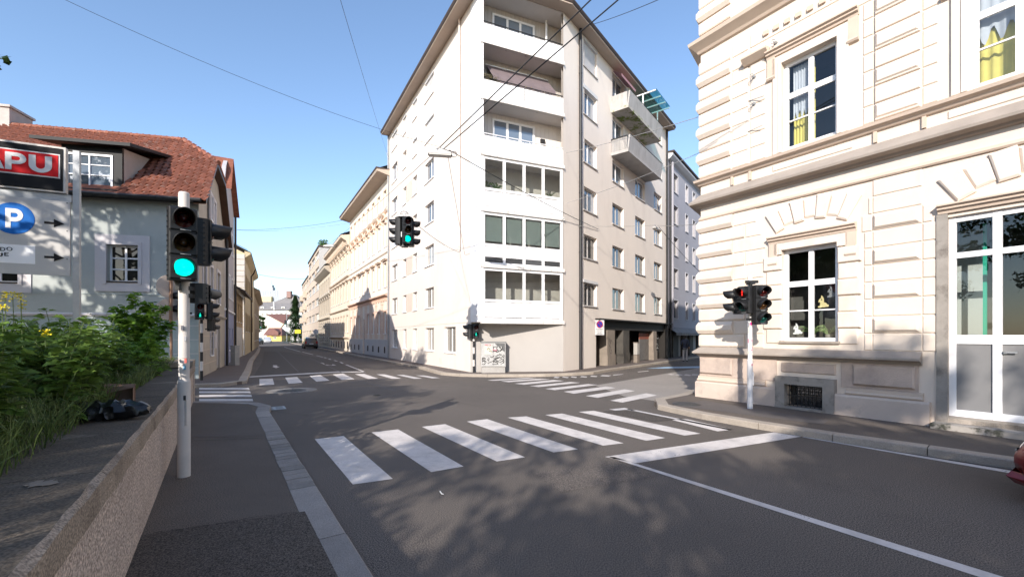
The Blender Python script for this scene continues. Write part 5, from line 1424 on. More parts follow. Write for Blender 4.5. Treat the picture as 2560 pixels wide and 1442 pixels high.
o = leafmass('roof_plants', T, M_lf, fr, [(L_-4, L_-.5, .2, 1.5, 17.2, 18.4)], 300, .2, 9)
T, fr, L_ = modern((-42.9, 91), (-52.5, 108), 14.3, 'farthest beige block on the right with small oriel windows', 4, 4)
for k in range(3):
    for i in (0, 2): MB().box(L_/4*i+.6, L_/4*(i+1)-.6, -.6, 0, 4.9+k*2.7, 6.2+k*2.7).build('oriel', M_bg, T, fr)
# grey gable house behind the cream townhouse, seen over its roof
big = thing('grey_backhouse', 'tall grey windowless house rising behind the cream townhouses', 'building', (-20, 68, 0))
fb = Frame((-29.3, 69.0, 0), .88, .47)
MB().faces([(0,0,0),(12,0,0),(12,0,19.5),(4,0,18.6),(0,0,15.8),(0,10,0),(12,10,0),(12,10,19.5),(4,10,18.6),(0,10,15.8)], [(0,1,2,3,4),(0,4,9,5),(4,3,8,9),(3,2,7,8)]).build('wall', M_gw, big, fb)
MB().box(3.8, 12, -.3, 10, 19.2, 19.6).build('roof', M_roofb, big, fb)

# ---- violet-grey block on the right-hand street, beyond the corner block
M_vio = mat('violet_render', (0.36, 0.35, 0.385), 0.9, 0.05, 0.7, 0.06); M_vio2 = mat('violet_trim', (0.52, 0.51, 0.53), 0.85, 0.05)
v0 = (Rend.x+.05, Rend.y+.07); v1 = (Rend.x+16.5*.6, Rend.y+16.5*.8)
dv = Vector((v1[0]-v0[0], v1[1]-v0[1])); LV = dv.length
vio = thing('violet_building', 'violet-grey apartment block further along the right-hand street', 'building', (v0[0], v0[1], 0))
FV = Frame((v0[0], v0[1], 0), dv.x, dv.y)
hl = []
for k in range(5):
    for a, w_ in ((1.3, 1.35), (4.9, .75), (7.2, .8), (9.6, .8), (12.2, .8)): hl.append((a, a+w_, 3.2+2.5*k, 3.2+2.5*k+1.45))
wall(vio, 'wall', FV, 0, LV, 2.4, 15.4, hl, M_vio, .18)
for (a, c, d, e) in hl: window(vio, FV, a, d, c-a, e-d, dep=.12, gm=M_gdark, fm=M_greyf, sm=M_vio2, surround=(.07,.03), sm2=M_vio2)
wall(vio, 'ground_wall', FV, 0, LV, 0, 2.4, [(.8,1.4,.12,2.1),(2.9,4.1,.12,2.1),(5.0,6.2,.12,2.1),(7.4,9,.12,2.1)], M_grime, .3)
for a, c in ((.8,1.4),(2.9,4.1),(5.0,6.2),(7.4,9)):
    sh_ = MB().box(a, c, .2, .25, .12, 2.1).build('shutter', mat('shutter_pale', (0.33, 0.31, 0.29), 0.7, 0.1), vio, FV)
    for i in range(10): MB().boss(a, c, .14+i*.195, .32+i*.195, .03, .014, .2).build('slat', MATS['shutter_pale'], sh_)
b = MB(); b.faces([(0.2,-.6,2.05),(LV,-.6,2.05),(LV,0,2.5),(0.2,0,2.5)], [(0,1,2,3)]); aw = b.build('shop_awning', mat('awning_grey', (0.2, 0.19, 0.19), 0.8), vio, FV)
for i in range(24): MB().boss(.2+i*(LV-.4)/24, .2+(i+.9)*(LV-.4)/24, 1.85, 2.06, .02, .008, -.6).build('valance', MATS['awning_grey'], aw)
MB().sweep([(0,0),(LV,0)], [(0,15.2),(.2,15.3),(.4,15.5),(.4,15.65),(0,15.7)]).build('cornice', M_vio2, vio, FV)
MB().box(0, LV, -.5, 8, 15.7, 15.85).build('roof', M_roofb, vio, FV)
b = MB(); b.box(3.2, 4.4, 2.5, 3.5, 15.8, 17.6); b.box(3.1, 4.5, 2.4, 3.6, 17.6, 17.8); b.build('chimney', MATS['brick_red'], vio, FV)
for x_, r_ in ((.35, .08), (.75, .13)): MB().cyl((x_,-.12,2.4 if r_ > .1 else .1), (x_,-.12,15.2), r_, n=10).build('downpipe', M_vio if r_ > .1 else M_dark, vio, FV)

# ---- the hill of houses closing the street
def far_house(name, label, px0, px1, d, wz, m, roof_pts=None, wins=(), yaw=0.0):
    x0, x1 = (px0-HX)/FPX*d, (px1-HX)/FPX*d
    T = thing(name, label, 'house', ((x0+x1)/2, d, 0)); fr = Frame(((x0+x1)/2, d, 0), math.cos(yaw), math.sin(yaw)); w_ = x1-x0
    return T, fr, w_
def zz(py, d): return EYE+(HY-py)/FPX*d
M_slate = mat('slate_grey', (0.19, 0.18, 0.18), 0.8, 0.15, 1, 0.1); M_far = mat('far_white', (0.62, 0.6, 0.56), 0.9, 0.05); M_fary = mat('far_yellow', (0.60, 0.5, 0.3), 0.9, 0.06); M_maroon = mat('maroon_tile', (0.19, 0.095, 0.08), 0.85, 0.15, 2)
d = 230; T, fr, w_ = far_house('grey_roofed_hall', 'big white hall with grey hipped slate roofs at the end of the street', 636, 748, d, 0, M_far)
z1 = zz(775, d); hl = []
for i in range(9):
    for z in (z1-3.4, z1-8): hl.append((-w_/2+1.2+i*2.5, -w_/2+2.4+i*2.5, z, z+2))
wall(T, 'wall', fr, -w_/2, w_/2, 0, z1, hl, M_far, .2)
for (a, c, e, f_) in hl: window(T, fr, a, e, c-a, f_-e, dep=.15, gm=M_gdark, t=.1)
zr = zz(752, d); zp = zz(732, d); xp = (713-692)/FPX*d
MB().faces([(-w_/2-.5,-.8,z1),(w_/2+.5,-.8,z1),(w_/2-3,6,zr),(-w_/2+1,6,zr),(w_/2,14,z1),(-w_/2,14,z1)], [(0,1,2,3),(1,4,2),(3,2,4,5)]).build('roof', M_slate, T, fr)
b = MB(); b.faces([(xp-13,3,zr-3),(xp+8,3,zr-3),(xp+8,16,zr-3),(xp-13,16,zr-3),(xp-1.5,9,zp),(xp+1.5,9,zp)], [(0,1,5,4),(1,2,5),(2,3,4,5),(3,0,4)]); b.build('upper_roof', M_slate, T, fr)
b = MB(); b.box(xp-2.6,xp-.2,6,8,zp-2,zz(724,d)); b.build('chimney', mat('chimney_dull', (0.26, 0.17, 0.15), 0.9), T, fr)
for a, c in (((-w_/2+11,-.9,z1),(-w_/2+7,6,zr)), ((xp+2,3,zr-3),(xp,9,zp))):
    MB().tube([a, c], .35, 5).build('ridge_strip', M_far, T, fr)
for i in range(4):
    x_ = -w_/2+3+i*5.5; q = MB().box(x_, x_+1.8, .5, 3, z1+.2, z1+1.8).build('dormer', M_far, T, fr); MB().box(x_+.4, x_+1.4, .45, .5, z1+.5, z1+1.5).build('pane', M_gdark, q)
d = 260; T, fr, w_ = far_house('grey_tower_block', 'grey box-like tower with a small spire above the far roofs', 645, 699, d, 0, M_gw)
wall(T, 'wall', fr, -w_/2, w_/2, 0, zz(726, d), [], mat('tower_grey', (0.33, 0.36, 0.4), 0.7, 0.05))
for i in range(9): MB().box(-w_/2+i*w_/9, -w_/2+i*w_/9+.15, -.1, 0, zz(741, d), zz(727, d)).build('mullion', M_galv, T, fr)
zt = zz(726, d); b = MB(); b.box(-1.6,1.2,2,5,zt,zt+2.2); b.box(-1.1,.7,2.3,4.7,zt+2.2,zt+3.6); b.cyl((-.2,3.5,zt+3.6),(-.2,3.5,zz(697,d)),.18,.05,6); b.build('spire', M_galv, T, fr)
MB().box(-w_/2-10, w_/2-4, -2, 4, 0, zz(742, d)).build('yellow_wing', M_fary, T, fr)
d = 175; T, fr, w_ = far_house('cream_gable_house', 'cream house with maroon tiled roof in front of the grey hall', 666, 726, d, 0, M_fary)
MB().faces([(-w_/2,0,0),(w_/2-2,0,0),(w_/2-2,0,zz(811,d)),(-w_/2,0,zz(788,d)),(w_/2,5,0),(w_/2,5,zz(812,d))], [(0,1,2,3),(1,4,5,2)]).build('wall', mat('far_cream', (0.62, 0.54, 0.4), 0.9), T, fr)
MB().faces([(-w_/2,-.5,zz(786,d)),(w_/2-1.6,-.5,zz(812,d)),(w_/2+1,5,zz(812,d)),(w_/2,8,zz(785,d)),(-w_/2+2,8,zz(782,d))], [(0,1,3,4),(1,2,3)]).build('roof', M_maroon, T, fr)
for x_, z_ in ((w_/2-4.3, 3.5), (w_/2-7, 3.5), (w_/2-4.3, .8)): window(T, fr, x_, z_, .9, 1.3, dep=.0, gm=M_gdark, off_y=-.08)
d = 165; T, fr, w_ = far_house('white_gable_house', 'white gabled house beside the conifer at the street end', 703, 750, d, 0, M_far)
MB().prism([(-w_/2,0),(w_/2,0),(w_/2,zz(800,d)),(.5,zz(788,d)),(-w_/2,zz(822,d))], 0, 8).build('wall', mat('bright_white', (0.75, 0.74, 0.72), 0.9), T, fr)
MB().faces([(-w_/2-.4,-.4,zz(823,d)),(.5,-.4,zz(786,d)),(.5,8.4,zz(786,d)),(-w_/2-.4,8.4,zz(823,d))], [(0,1,2,3)]).build('roof', M_maroon, T, fr)
for x_ in (-1.5, 1.5): window(T, fr, x_, 1.0, .9, 1.3, dep=.0, gm=M_gdark, off_y=-.08)
d = 150; T, fr, w_ = far_house('small_red_roof_house', 'small yellow house with red roof and dormer at the far bend', 659, 704, d, 0, M_fary)
MB().box(-w_/2+1, w_/2, 0, 6, 0, zz(836, d)).build('wall', mat('far_orange', (0.6, 0.42, 0.14), 0.9), T, fr)
MB().faces([(-w_/2,-.5,zz(838,d)),(w_/2+.4,-.5,zz(838,d)),(w_/2-1.6,3,zz(819,d)),(-w_/2+.2,3,zz(819,d)),(w_/2+.4,6,zz(838,d))], [(0,1,2,3),(1,4,2)]).build('roof', M_maroon, T, fr)
b = MB(); b.prism([(-.6,zz(838,d)),(2.4,zz(838,d)),(2.4,zz(830,d)),(.9,zz(822,d)),(-.6,zz(830,d))], -.8, 2); b.build('dormer', M_maroon, T, fr)
window(T, fr, .3, .9, 1.0, .9, dep=.0, gm=M_gdark, off_y=-.08)
# low hill behind everything
hb = MB(); pts = []
for i in range(41):
    x = -400+20*i; pts.append((x, 420, 6+7*math.exp(-((x+110)/90)**2)+1.5*math.sin(i*1.3)))
hb.faces([(x, y, 0) for x, y, z in pts]+pts+[(x, y+120, 0) for x, y, z in pts], [(i,i+1,42+i,41+i) for i in range(40)]+[(41+i,42+i,83+i,82+i) for i in range(40)])
o = hb.build('hill', mat('hill_green', (0.09, 0.12, 0.06), 0.95, 0.3, 0.05, 0)); o['kind'] = 'structure'

# ================================================================ TRAFFIC SIGNALS
M_pole = mat('pole_white', (0.62, 0.57, 0.53), 0.6, 0.1, 4, 0.06, 30, 0.35, stain=(0.35, 0.31, 0.28), stain_scale=5, stain_lo=0.6, stain_hi=0.75)
L_green = emis('lens_green_lit', (0.0, 1.0, 0.72), 0.95, (0.0, 0.15, 0.1)); L_red = emis('lens_red_lit', (1.0, 0.03, 0.02), 0.7, (0.1, 0, 0))
for _m in (L_green, L_red):          # ribbed lens glass in front of the lamp
    _t = _m.node_tree; _c = _t.nodes.new('ShaderNodeTexCoord'); _w = _t.nodes.new('ShaderNodeTexWave'); _w.bands_direction = 'Z'; _w.inputs['Scale'].default_value = 22; _w.inputs['Distortion'].default_value = 1.0
    _t.links.new(_c.outputs['Object'], _w.inputs['Vector']); _r = _t.nodes.new('ShaderNodeMapRange'); _r.inputs['To Min'].default_value = 0.45; _r.inputs['To Max'].default_value = 1.0
    _t.links.new(_w.outputs['Fac'], _r.inputs['Value']); _t.links.new(_r.outputs[0], _t.nodes['Principled BSDF'].inputs['Emission Strength'])
def lens_m(name, c): 
    if name in MATS: return MATS[name]
    m = mat(name, c, 0.15, 0.1, 20, 0.2, 60, 0.5); return m
L_off = {'r': lens_m('lens_red_off', (0.075, 0.008, 0.007)), 'y': lens_m('lens_amber_off', (0.10, 0.045, 0.015)), 'g': lens_m('lens_green_off', (0.012, 0.10, 0.085))}
L_on = {'r': L_red, 'g': L_green, 'y': L_off['y']}
def visor_mesh(r, l):
    k = ('visor', r, l)
    if k not in CACHE:
        b = MB(); n = 16; pts = []
        for j in range(n+1):
            t = R(-38) + R(256)*j/n           # open underneath
            s_ = math.sin(t); ll = l*(0.86+0.14*s_) if s_ > 0 else l*(0.86+0.6*s_)
            for rr in (r, r*.95):
                pts += [(math.cos(t)*rr, 0, math.sin(t)*rr), (math.cos(t)*rr*.96, -ll, math.sin(t)*rr*.96-ll*.06)]
        fs = []
        for j in range(n):
            a, c = 4*j, 4*(j+1); fs += [(a, a+1, c+1, c), (a+2, c+2, c+3, a+3), (a+1, a+3, c+3, c+1)]
        CACHE[k] = b.faces(pts, fs).mesh('visor', M_black, True)
    return CACHE[k]
def lens_mesh(r, m, shape=None):
    k = ('lens', r, m.name, shape)
    if k not in CACHE:
        b = MB()
        n = 20; pts = [(0, -.035, 0)]
        for q, (rr, y) in enumerate(((.5, -.03), (.85, -.015), (1.0, 0))):
            pts += [(math.cos(2*math.pi*i/n)*r*rr, y, math.sin(2*math.pi*i/n)*r*rr) for i in range(n)]
        fs = [(0, 1+i, 1+(i+1) % n) for i in range(n)]
        for q in range(2): fs += [(1+q*n+i, 1+q*n+(i+1) % n, 1+(q+1)*n+(i+1) % n, 1+(q+1)*n+i) for i in range(n)]
        b.faces(pts, fs); CACHE[k] = b.mesh('lens', m, True)
    return CACHE[k]
def man_mesh(m, s, walk=True):
    k = ('man', m.name, s, walk)
    if k not in CACHE:
        b = MB(); y = -.04
        def seg(x0, z0, x1, z1, w):
            p, q = Vector((x0*s, 0, z0*s)), Vector((x1*s, 0, z1*s)); d = (q-p).normalized(); n2 = Vector((-d.z, 0, d.x))*w*s
            b.faces([(*(p-n2).xz,), (*(q-n2).xz,), (*(q+n2).xz,), (*(p+n2).xz,)], []) if False else None
            b.poly([(v.x, y, v.z) for v in (p-n2, q-n2, q+n2, p+n2)])
        seg(0, .1, 0, .55, .16); seg(0, .1, .28 if walk else .1, -.75, .1); seg(0, .1, -.28 if walk else -.1, -.75, .1)
        seg(0, .5, .33 if walk else .2, .05, .07); seg(0, .5, -.33 if walk else -.2, .05, .07)
        b.poly([(math.cos(i*.7854)*.16*s, y, (.8+math.sin(i*.7854)*.16)*s) for i in range(8)])
        CACHE[k] = b.mesh('symbol', m)
    return CACHE[k]
def head(T, p, yaw, colours, lit=None, sec=.30, w=.32, name='signal_head', man=False):
    """p: centre top of the housing; yaw: direction the lenses face, 0 = towards -y"""
    fr = Frame(p, math.cos(yaw), math.sin(yaw)); n = len(colours); H = sec*n
    k = ('housing', n, sec, w)
    if k not in CACHE:
        b = MB(); e = .03; dd = .13
        b.slab([(-w/2, .0), (-w/2+e, -dd/2), (w/2-e, -dd/2), (w/2, 0), (w/2, dd*.6), (w/2-.06, dd), (-w/2+.06, dd), (-w/2, dd*.6)], -H, 0)
        for i in range(n):
            z = -sec*i; b.boss(-w/2+.012, w/2-.012, z-sec+.008, z-.008, .02, .012, -dd/2)
            for q in range(4): b.box(-w/2-.006, -w/2+.02, -.02, .02, z-.06-q*.06, z-.045-q*.06)
        b.box(-.04, .04, dd*.6, dd+.09, -.1, -.05); b.box(-.04, .04, dd*.6, dd+.09, -H+.05, -H+.1)
        CACHE[k] = b.mesh(name, M_black)
    o = place(name, CACHE[k], T, fr, (0, 0, 0))
    for i, c in enumerate(colours):
        z = -sec*(i+.5); on = lit == i; r = min(.1, sec*.335)
        if man:
            place('lens', lens_mesh(r*1.05, L_off[c]), o, None, (0, -.088, z))
            place('symbol', man_mesh(L_on[c] if on else M_black, .085, c == 'g'), o, None, (0, -.088, z))
        else: place('lens', lens_mesh(r*1.05, L_on[c] if on else L_off[c]), o, None, (0, -.088, z))
        place('visor', visor_mesh(r*1.16, .22), o, None, (0, -.08, z))
        MB().box(-.03, .07, -.092, -.086, z-sec*.46, z-sec*.43).build('maker_strip', M_galv, o) if sec > .25 else None
    return o
def band_pole(T, p, r, z1, m, bands=None):
    b = MB(); b.cyl((0,0,0), (0,0,z1), r, r, 16); o = b.build('pole', m, T); smoothed(o)
    return o
# near left signal
g = G(460, 1190, .12); p = Vector((g.x, g.y, .12))
T = thing('traffic_signal', 'tall pale traffic signal pole by the garden wall showing full green', 'traffic light', p)
b = MB(); b.cyl((0,0,0),(0,0,1.13),.066,.066,20); b.cyl((0,0,1.13),(0,0,1.17),.066,.056,20); b.cyl((0,0,1.17),(0,0,3.38),.056,.056,20); b.cyl((0,0,1.42),(0,0,1.43),.06,.06,20); b.cyl((0,0,3.38),(0,0,3.40),.058,.05,20)
smoothed(b.build('pole', M_pole, T))
b = MB(); b.box(.03,.069,-.05,.01,.62,.92); b.build('hatch', M_pole, T)
MB().box(-.05,.05,-.14,.05,3.13,3.19).build('bracket', M_black, T)
b = MB(); b.box(-.04,.04,-.14,.05,2.36,2.42); b.cyl((0,-.1,2.3),(0,-.1,2.37),.03,.04,8); b.box(-.025,.025,-.11,-.07,2.22,2.3); b.build('bracket', M_black, T)
head(T, (g.x+.115, g.y-.17, 3.28), R(42), 'ryg', 2, .278, .285)
head(T, (g.x+.2, g.y+.04, 3.2), R(126), 'rg', None, .27, .24)
head(T, (g.x+.03, g.y+.22, 2.45), R(178), 'g', None, .24, .2)
sm_ = [(.03,-.055,1.75,(0.1,0.1,0.12)),(.05,-.035,1.62,(0.3,0.3,0.32)),(.05,-.03,1.36,(0.55,0.12,0.1)),(.045,-.04,1.28,(0.15,0.35,0.5)),(.05,-.045,.92,(0.06,0.06,0.06))]
for i, (x, y, z, c) in enumerate(sm_): MB().box(x-.015, x+.012, y-.012, y-.006, z, z+.055).build('sticker', mat('sticker_%d' % i, c, 0.6), T)
# signal across the lane with the green walking figure
g = G(504, 950, .12)
T = thing('pedestrian_signal', 'striped pole pedestrian signal with green figure at the blue-grey house corner', 'traffic light', (g.x, g.y, .12))
for i in range(7):
    MB().cyl((0,0,i*.36),(0,0,(i+1)*.36),.05,.05,14).build('pole_band', M_dark if i % 2 == 0 else M_pole, T)
head(T, (g.x+.05, g.y-.17, 3.08), R(43), 'rg', 1, .33, .3, man=True)
head(T, (g.x+.3, g.y+.06, 3.1), R(122), 'rg', None, .33, .3); head(T, (g.x+.24, g.y+.2, 2.55), R(160), 'rg', None, .28, .26)
# sign post seen from behind with two round signs and a signal facing the lane
d = 11.5; x = (428-HX)/FPX*d
T = thing('sign_post', 'post with two round signs seen from behind and a side-facing signal', 'sign', (x, d, .12))
MB().cyl((0,0,0),(0,0,3.35),.03,.03,10).build('pole', mat('rusty_pole', (0.2, 0.12, 0.08), 0.7, 0.3, 5), T)
f2 = Frame((x, d, .12), math.cos(R(62)), math.sin(R(62)))
M_back = mat('sign_back', (0.5, 0.42, 0.36), 0.6, 0.1, 3, 0.05)
for z in (3.0, 2.38): 
    b = MB(); b.cyl((0,.06,z-.0),(0,.085,z-.0),.31,.31,24); o = b.build('round_sign', M_back, T, f2); MB().box(-.02,.02,-.03,.06,z-.3,z+.3).build('clamp', MATS['rusty_pole'], o)
head(T, (x+.1, d+.25, 3.05), R(-56), 'rg', None, .35, .32)
# signal hanging over the junction
d = 14.5; c = P(1011, 545, d)
T = thing('hanging_signal', 'four-sided signal cluster hanging on wires over the junction, green lit', 'traffic light', (c.x, c.y, c.z-.95))
b = MB(); b.cyl((0,0,.93),(0,0,1.0),.3,.22,16); b.cyl((0,0,1.0),(0,0,1.1),.08,.03,10); b.build('mount_cap', mat('cap_grey', (0.5, 0.47, 0.44), 0.6), T)
for a in range(4):
    pts = [(math.cos(t*math.pi/5+a*.5)*.13, math.sin(t*math.pi/5+a*.5)*.1, 1.12+.03*math.sin(t+a)) for t in range(11)]
    MB().tube(pts, .008, 4).build('wire_coil', M_galv, T)
head(T, (c.x+.14, c.y-.2, c.z-.02), R(24), 'ryg', 2, .295, .32)
head(T, (c.x-.2, c.y-.05, c.z-.02), R(-80), 'ryg', None, .295, .32); head(T, (c.x+.22, c.y+.08, c.z-.05), R(95), 'ryg', None, .295, .32); head(T, (c.x-.05, c.y+.25, c.z-.02), R(180), 'ryg', None, .295, .32)
MB().box(-.13,-.03,-.16,-.1,.28,.45).build('plate', M_galv, T); MB().box(-.1,.1,-.1,.1,-.03,.94).build('core', M_black, T)
# signal on the corner of the apartment block
g = G(1184.5, 930.5, .12)
T = thing('pedestrian_signal', 'striped pole signal with green figure at the apartment block corner', 'traffic light', (g.x, g.y, .12))
for i in range(6): MB().cyl((0,0,i*.29),(0,0,(i+1)*.29),.05,.05,12).build('pole_band', M_dark if i % 2 == 0 else M_pole, T)
head(T, (g.x+.1, g.y-.15, 2.38), R(14), 'rg', 1, .33, .3, man=True); head(T, (g.x-.2, g.y-.05, 2.36), R(-75), 'rg', None, .33, .3)
# signal in front of the school
g = G(1875, 1021, .12)
T = thing('traffic_signal', 'sticker-covered signal pole in front of the school with red figure lit', 'traffic light', (g.x, g.y, .12))
b = MB(); b.cyl((0,0,0),(0,0,1.12),.058,.058,20); b.cyl((0,0,1.12),(0,0,1.15),.058,.048,20); b.cyl((0,0,1.15),(0,0,3.08),.048,.048,20); smoothed(b.build('pole', mat('pole_clean', (0.72, 0.7, 0.7), 0.55, 0.08, 4, 0.04), T))
MB().box(.03,.06,-.05,.01,.55,.85).build('hatch', MATS['pole_clean'], T)
b = MB(); b.box(-.06,.06,-.12,.06,2.87,2.93); b.box(-.14,.14,-.1,-.04,2.9,2.96); b.build('bracket', M_black, T)
MB().box(-.06,.06,-.1,.06,2.05,2.1).build('bracket', M_black, T)
head(T, (g.x-.165, g.y-.09, 2.94), R(-56), 'rg', 0, .31, .3, man=True)
head(T, (g.x+.14, g.y-.16, 2.96), R(0), 'ryg', None, .298, .3)
head(T, (g.x-.2, g.y+.2, 2.92), R(-112), 'rg', None, .3, .28)
r_ = random.Random(3)
for i in range(26):
    z = r_.uniform(.95, 2.0); a = r_.uniform(-1.2, 1.2); c_ = r_.choice([(0.75,0.75,0.75),(0.05,0.05,0.06),(0.3,0.3,0.32),(0.55,0.3,0.35),(0.6,0.58,0.5),(0.25,0.22,0.35)])
    if i == 0: z, a, c_ = 1.93, -.1, (0.85, 0.03, 0.25)
    rr = .05 if z > 1.15 else .06; x_, y_ = math.sin(a)*rr, -math.cos(a)*rr; h_ = r_.uniform(.03, .09); w2 = r_.uniform(.015, .032)
    t_ = Vector((math.cos(a), math.sin(a), 0))
    b = MB(); q = Vector((x_, y_, z)); o2 = Vector((math.sin(a), -math.cos(a), 0))*.004
    b.faces([q-t_*w2+o2*0, q+o2, q+t_*w2+o2*0, q-t_*w2+Vector((0,0,h_)), q+o2+Vector((0,0,h_)), q+t_*w2+Vector((0,0,h_))], [(0,1,4,3),(1,2,5,4)])
    for k_ in range(len(b.v)): b.v[k_] = b.v[k_] + Vector((math.sin(a), -math.cos(a), 0))*.004
    b.build('sticker', mat('sticker_s%d' % (i % 8 + 1 if i else 0), c_, 0.6), T)
# far signals
for px, py, d, lab, lit in ((655, 825, 95, 'small far signal with green light over the left of the street', 2), (717, 835, 120, 'far grey lamp pole with signals beside the conifer', 2)):
    x = (px-HX)/FPX*d; zt = zz(775 if px > 700 else 805, d)
    T = thing('far_signal', lab, 'traffic light', (x, d, 0)); MB().cyl((0,0,0),(0,0,zt),.12 if px > 700 else .07,.1 if px > 700 else .06,8).build('pole', M_galv if px > 700 else M_dark, T)
    zh = zz(806 if px < 700 else 800, d)
    head(T, (x+(.0 if px < 700 else -.25), d-.3, zh), 0, 'ryg', lit, .42, .5)

# ================================================================ PARKING SIGN on the left
M_sgrey = mat('sign_grey', (0.47, 0.45, 0.43), 0.55, 0.05, 2, 0.02); M_sblack = mat('sign_black', (0.01, 0.01, 0.012), 0.6, 0.1, 3, 0.02, spec=0.12); M_sred = mat('sign_red', (0.55, 0.012, 0.016), 0.6, 0.05, 2, 0.02, spec=0.12); M_sblue = mat('sign_blue', (0.01, 0.12, 0.42), 0.6, 0.05, 2, 0.02, spec=0.12)
M_lett = mat('sign_letter', (0.62, 0.60, 0.59), 0.5, 0.04, 2, 0.0); M_sframe = mat('sign_frame', (0.55, 0.5, 0.46), 0.5, 0.08, 3, 0.03)
d = 6.5; sx0 = (183-HX)/FPX*d
FP = Frame((sx0, d, 0), .885, .387)
T = thing('parking_sign', 'parking sign board with red lettered panel, blue P disc and two arrows', 'sign', (sx0, d, 0.9))
MB().box(.01, .085, -.04, .02, 0.9, FP.uz(183, 378)[1]).build('post', M_galv, T, FP)
XL = -2.3
def uzp(px, py): return FP.uz(px, py, -.06)
z_t, z_b = uzp(168, 374)[1]+.02, uzp(168, 484)[1]
xr = uzp(165, 400)[0]
cs = MB().box(XL, xr, -.07, .0, z_b, z_t).build('light_box', M_sframe, T, FP)
MB().box(XL+.02, xr-.03, -.082, -.07, z_b+.025, z_t-.03).build('face', M_sblack, cs)
def uzf(px, py): return FP.uz(px, py, -.088)
xr2, zr1 = uzf(150, 385)[0], uzf(151, 387)[1]; zr0 = uzf(151, 447)[1]
MB().box(XL+.04, xr2, -.089, -.083, zr0, zr1).build('red_border', M_lett, cs)
MB().box(XL+.05, xr2-.018, -.096, -.089, zr0+.018, zr1-.018).build('red_panel', M_sred, cs)
def letters(polys, x, z, w, h, y, m, name, par):
    b = MB()
    for pl in polys: b.prism([(x+px*w, z+pz*h) for px, pz in pl], y, y+.004)
    return b.build(name, m, par)
def arc(cx, cz, rx, rz, t0, t1, n=10): return [(cx+rx*math.cos(R(t0+(t1-t0)*i/n)), cz+rz*math.sin(R(t0+(t1-t0)*i/n))) for i in range(n+1)]
def ring(cx, cz, rx, rz, kx, kz, t0, t1, n=10):
    o_ = arc(cx, cz, rx, rz, t0, t1, n); i_ = arc(cx, cz, kx, kz, t0, t1, n)
    return [[o_[k], o_[k+1], i_[k+1], i_[k]] for k in range(n)]
GP = [[(0,0),(.3,0),(.3,1),(0,1)], [(.3,.78),(.55,.78),(.55,1),(.3,1)], [(.3,.34),(.55,.34),(.55,.55),(.3,.55)]] + ring(.55,.67,.45,.33,.16,.115,-90,90)
GU = [[(0,.42),(.3,.42),(.3,1),(0,1)], [(.7,.42),(1,.42),(1,1),(.7,1)]] + ring(.5,.42,.5,.42,.2,.2,180,360,12)
GA = [[(0,0),(.28,0),(.62,1),(.4,1)], [(.72,0),(1,0),(.62,1),(.4,1)], [(.2,.2),(.8,.2),(.74,.4),(.28,.4)]]
lh = (zr1-zr0)*.70; lz = zr0+(zr1-zr0)*.15
letters(GU, uzf(73, 420)[0], lz, uzf(131, 420)[0]-uzf(73, 420)[0], lh, -.102, M_lett, 'letter', cs)
letters(GP, uzf(14, 410)[0], lz, uzf(67, 410)[0]-uzf(14, 410)[0], lh, -.102, M_lett, 'letter', cs)
letters(GA, uzf(-48, 410)[0], lz, uzf(12, 410)[0]-uzf(-48, 410)[0], lh, -.102, M_lett, 'letter', cs)
zb1, zb0 = uzp(173, 505)[1], uzp(175, 690)[1]
MB().box(XL, uzp(176, 495)[0], -.03, .02, zb1+.005, z_b-.01).build('cross_rail', M_galv, T, FP)
bd = MB().box(XL, uzp(175, 600)[0], -.06, -.035, zb0, zb1).build('board', M_sgrey, T, FP)
cu, cz_ = uzp(34, 546); rad = uzp(89, 546)[0]-cu; radz = (uzp(34, 508)[1]-uzp(34, 584)[1])/2; rad = (rad+radz)/2
b = MB(); b.prism([(cu+math.cos(2*math.pi*i/40)*rad, cz_+math.sin(2*math.pi*i/40)*rad) for i in range(40)], -.066, -.0602); b.build('blue_disc', M_sblue, bd)
letters(GP, cu-rad*.36, cz_-rad*.62, rad*.82, rad*1.24, -.071, M_lett, 'letter', bd)
AR = [[(0,.36),(.48,.36),(.48,.62),(0,.64)], [(.48,0),(1,.5),(.48,1)]]
for y_ in (556, 642):
    a_, zc_ = uzp(111, y_); letters(AR, a_, zc_-.06, uzp(161, y_)[0]-a_, .12, -.067, M_sblack, 'arrow', bd)
z2a, z2b = uzp(60, 613)[1], uzp(60, 659)[1]
MB().box(XL+.01, uzp(88, 630)[0], -.0625, -.0602, z2b, z2a).build('name_plate', M_white, bd)
GD = [[(0,0),(.18,0),(.18,1),(0,1)], [(.18,.84),(.45,.84),(.45,1),(.18,1)], [(.18,0),(.45,0),(.45,.16),(.18,.16)]] + ring(.45,.5,.5,.5,.34,.34,-90,90)
GO = ring(.5,.5,.5,.5,.34,.36,0,360,18)
GE = [[(0,0),(.18,0),(.18,1),(0,1)], [(.18,0),(.8,0),(.8,.16),(.18,.16)], [(.18,.42),(.7,.42),(.7,.57),(.18,.57)], [(.18,.84),(.8,.84),(.8,1),(.18,1)]]
lw = .055; lh = .052
for g_, px_, py_ in ((GD, 1, 627), (GO, 16.5, 626.5), (GU, -6, 641), (GE, 11.5, 640)):
    a_, z_ = uzp(px_, py_); letters(g_, a_, z_, lw*(1.15 if g_ is GO else 1), lh, -.067, M_sblack, 'letter', bd)
for px_, py_ in ((168, 508), (168, 578), (168, 648)):
    a_, z_ = uzp(px_, py_); MB().cyl((a_,-.066,z_),(a_,-.06,z_),.007,.007,8).build('screw', M_sblack, bd)

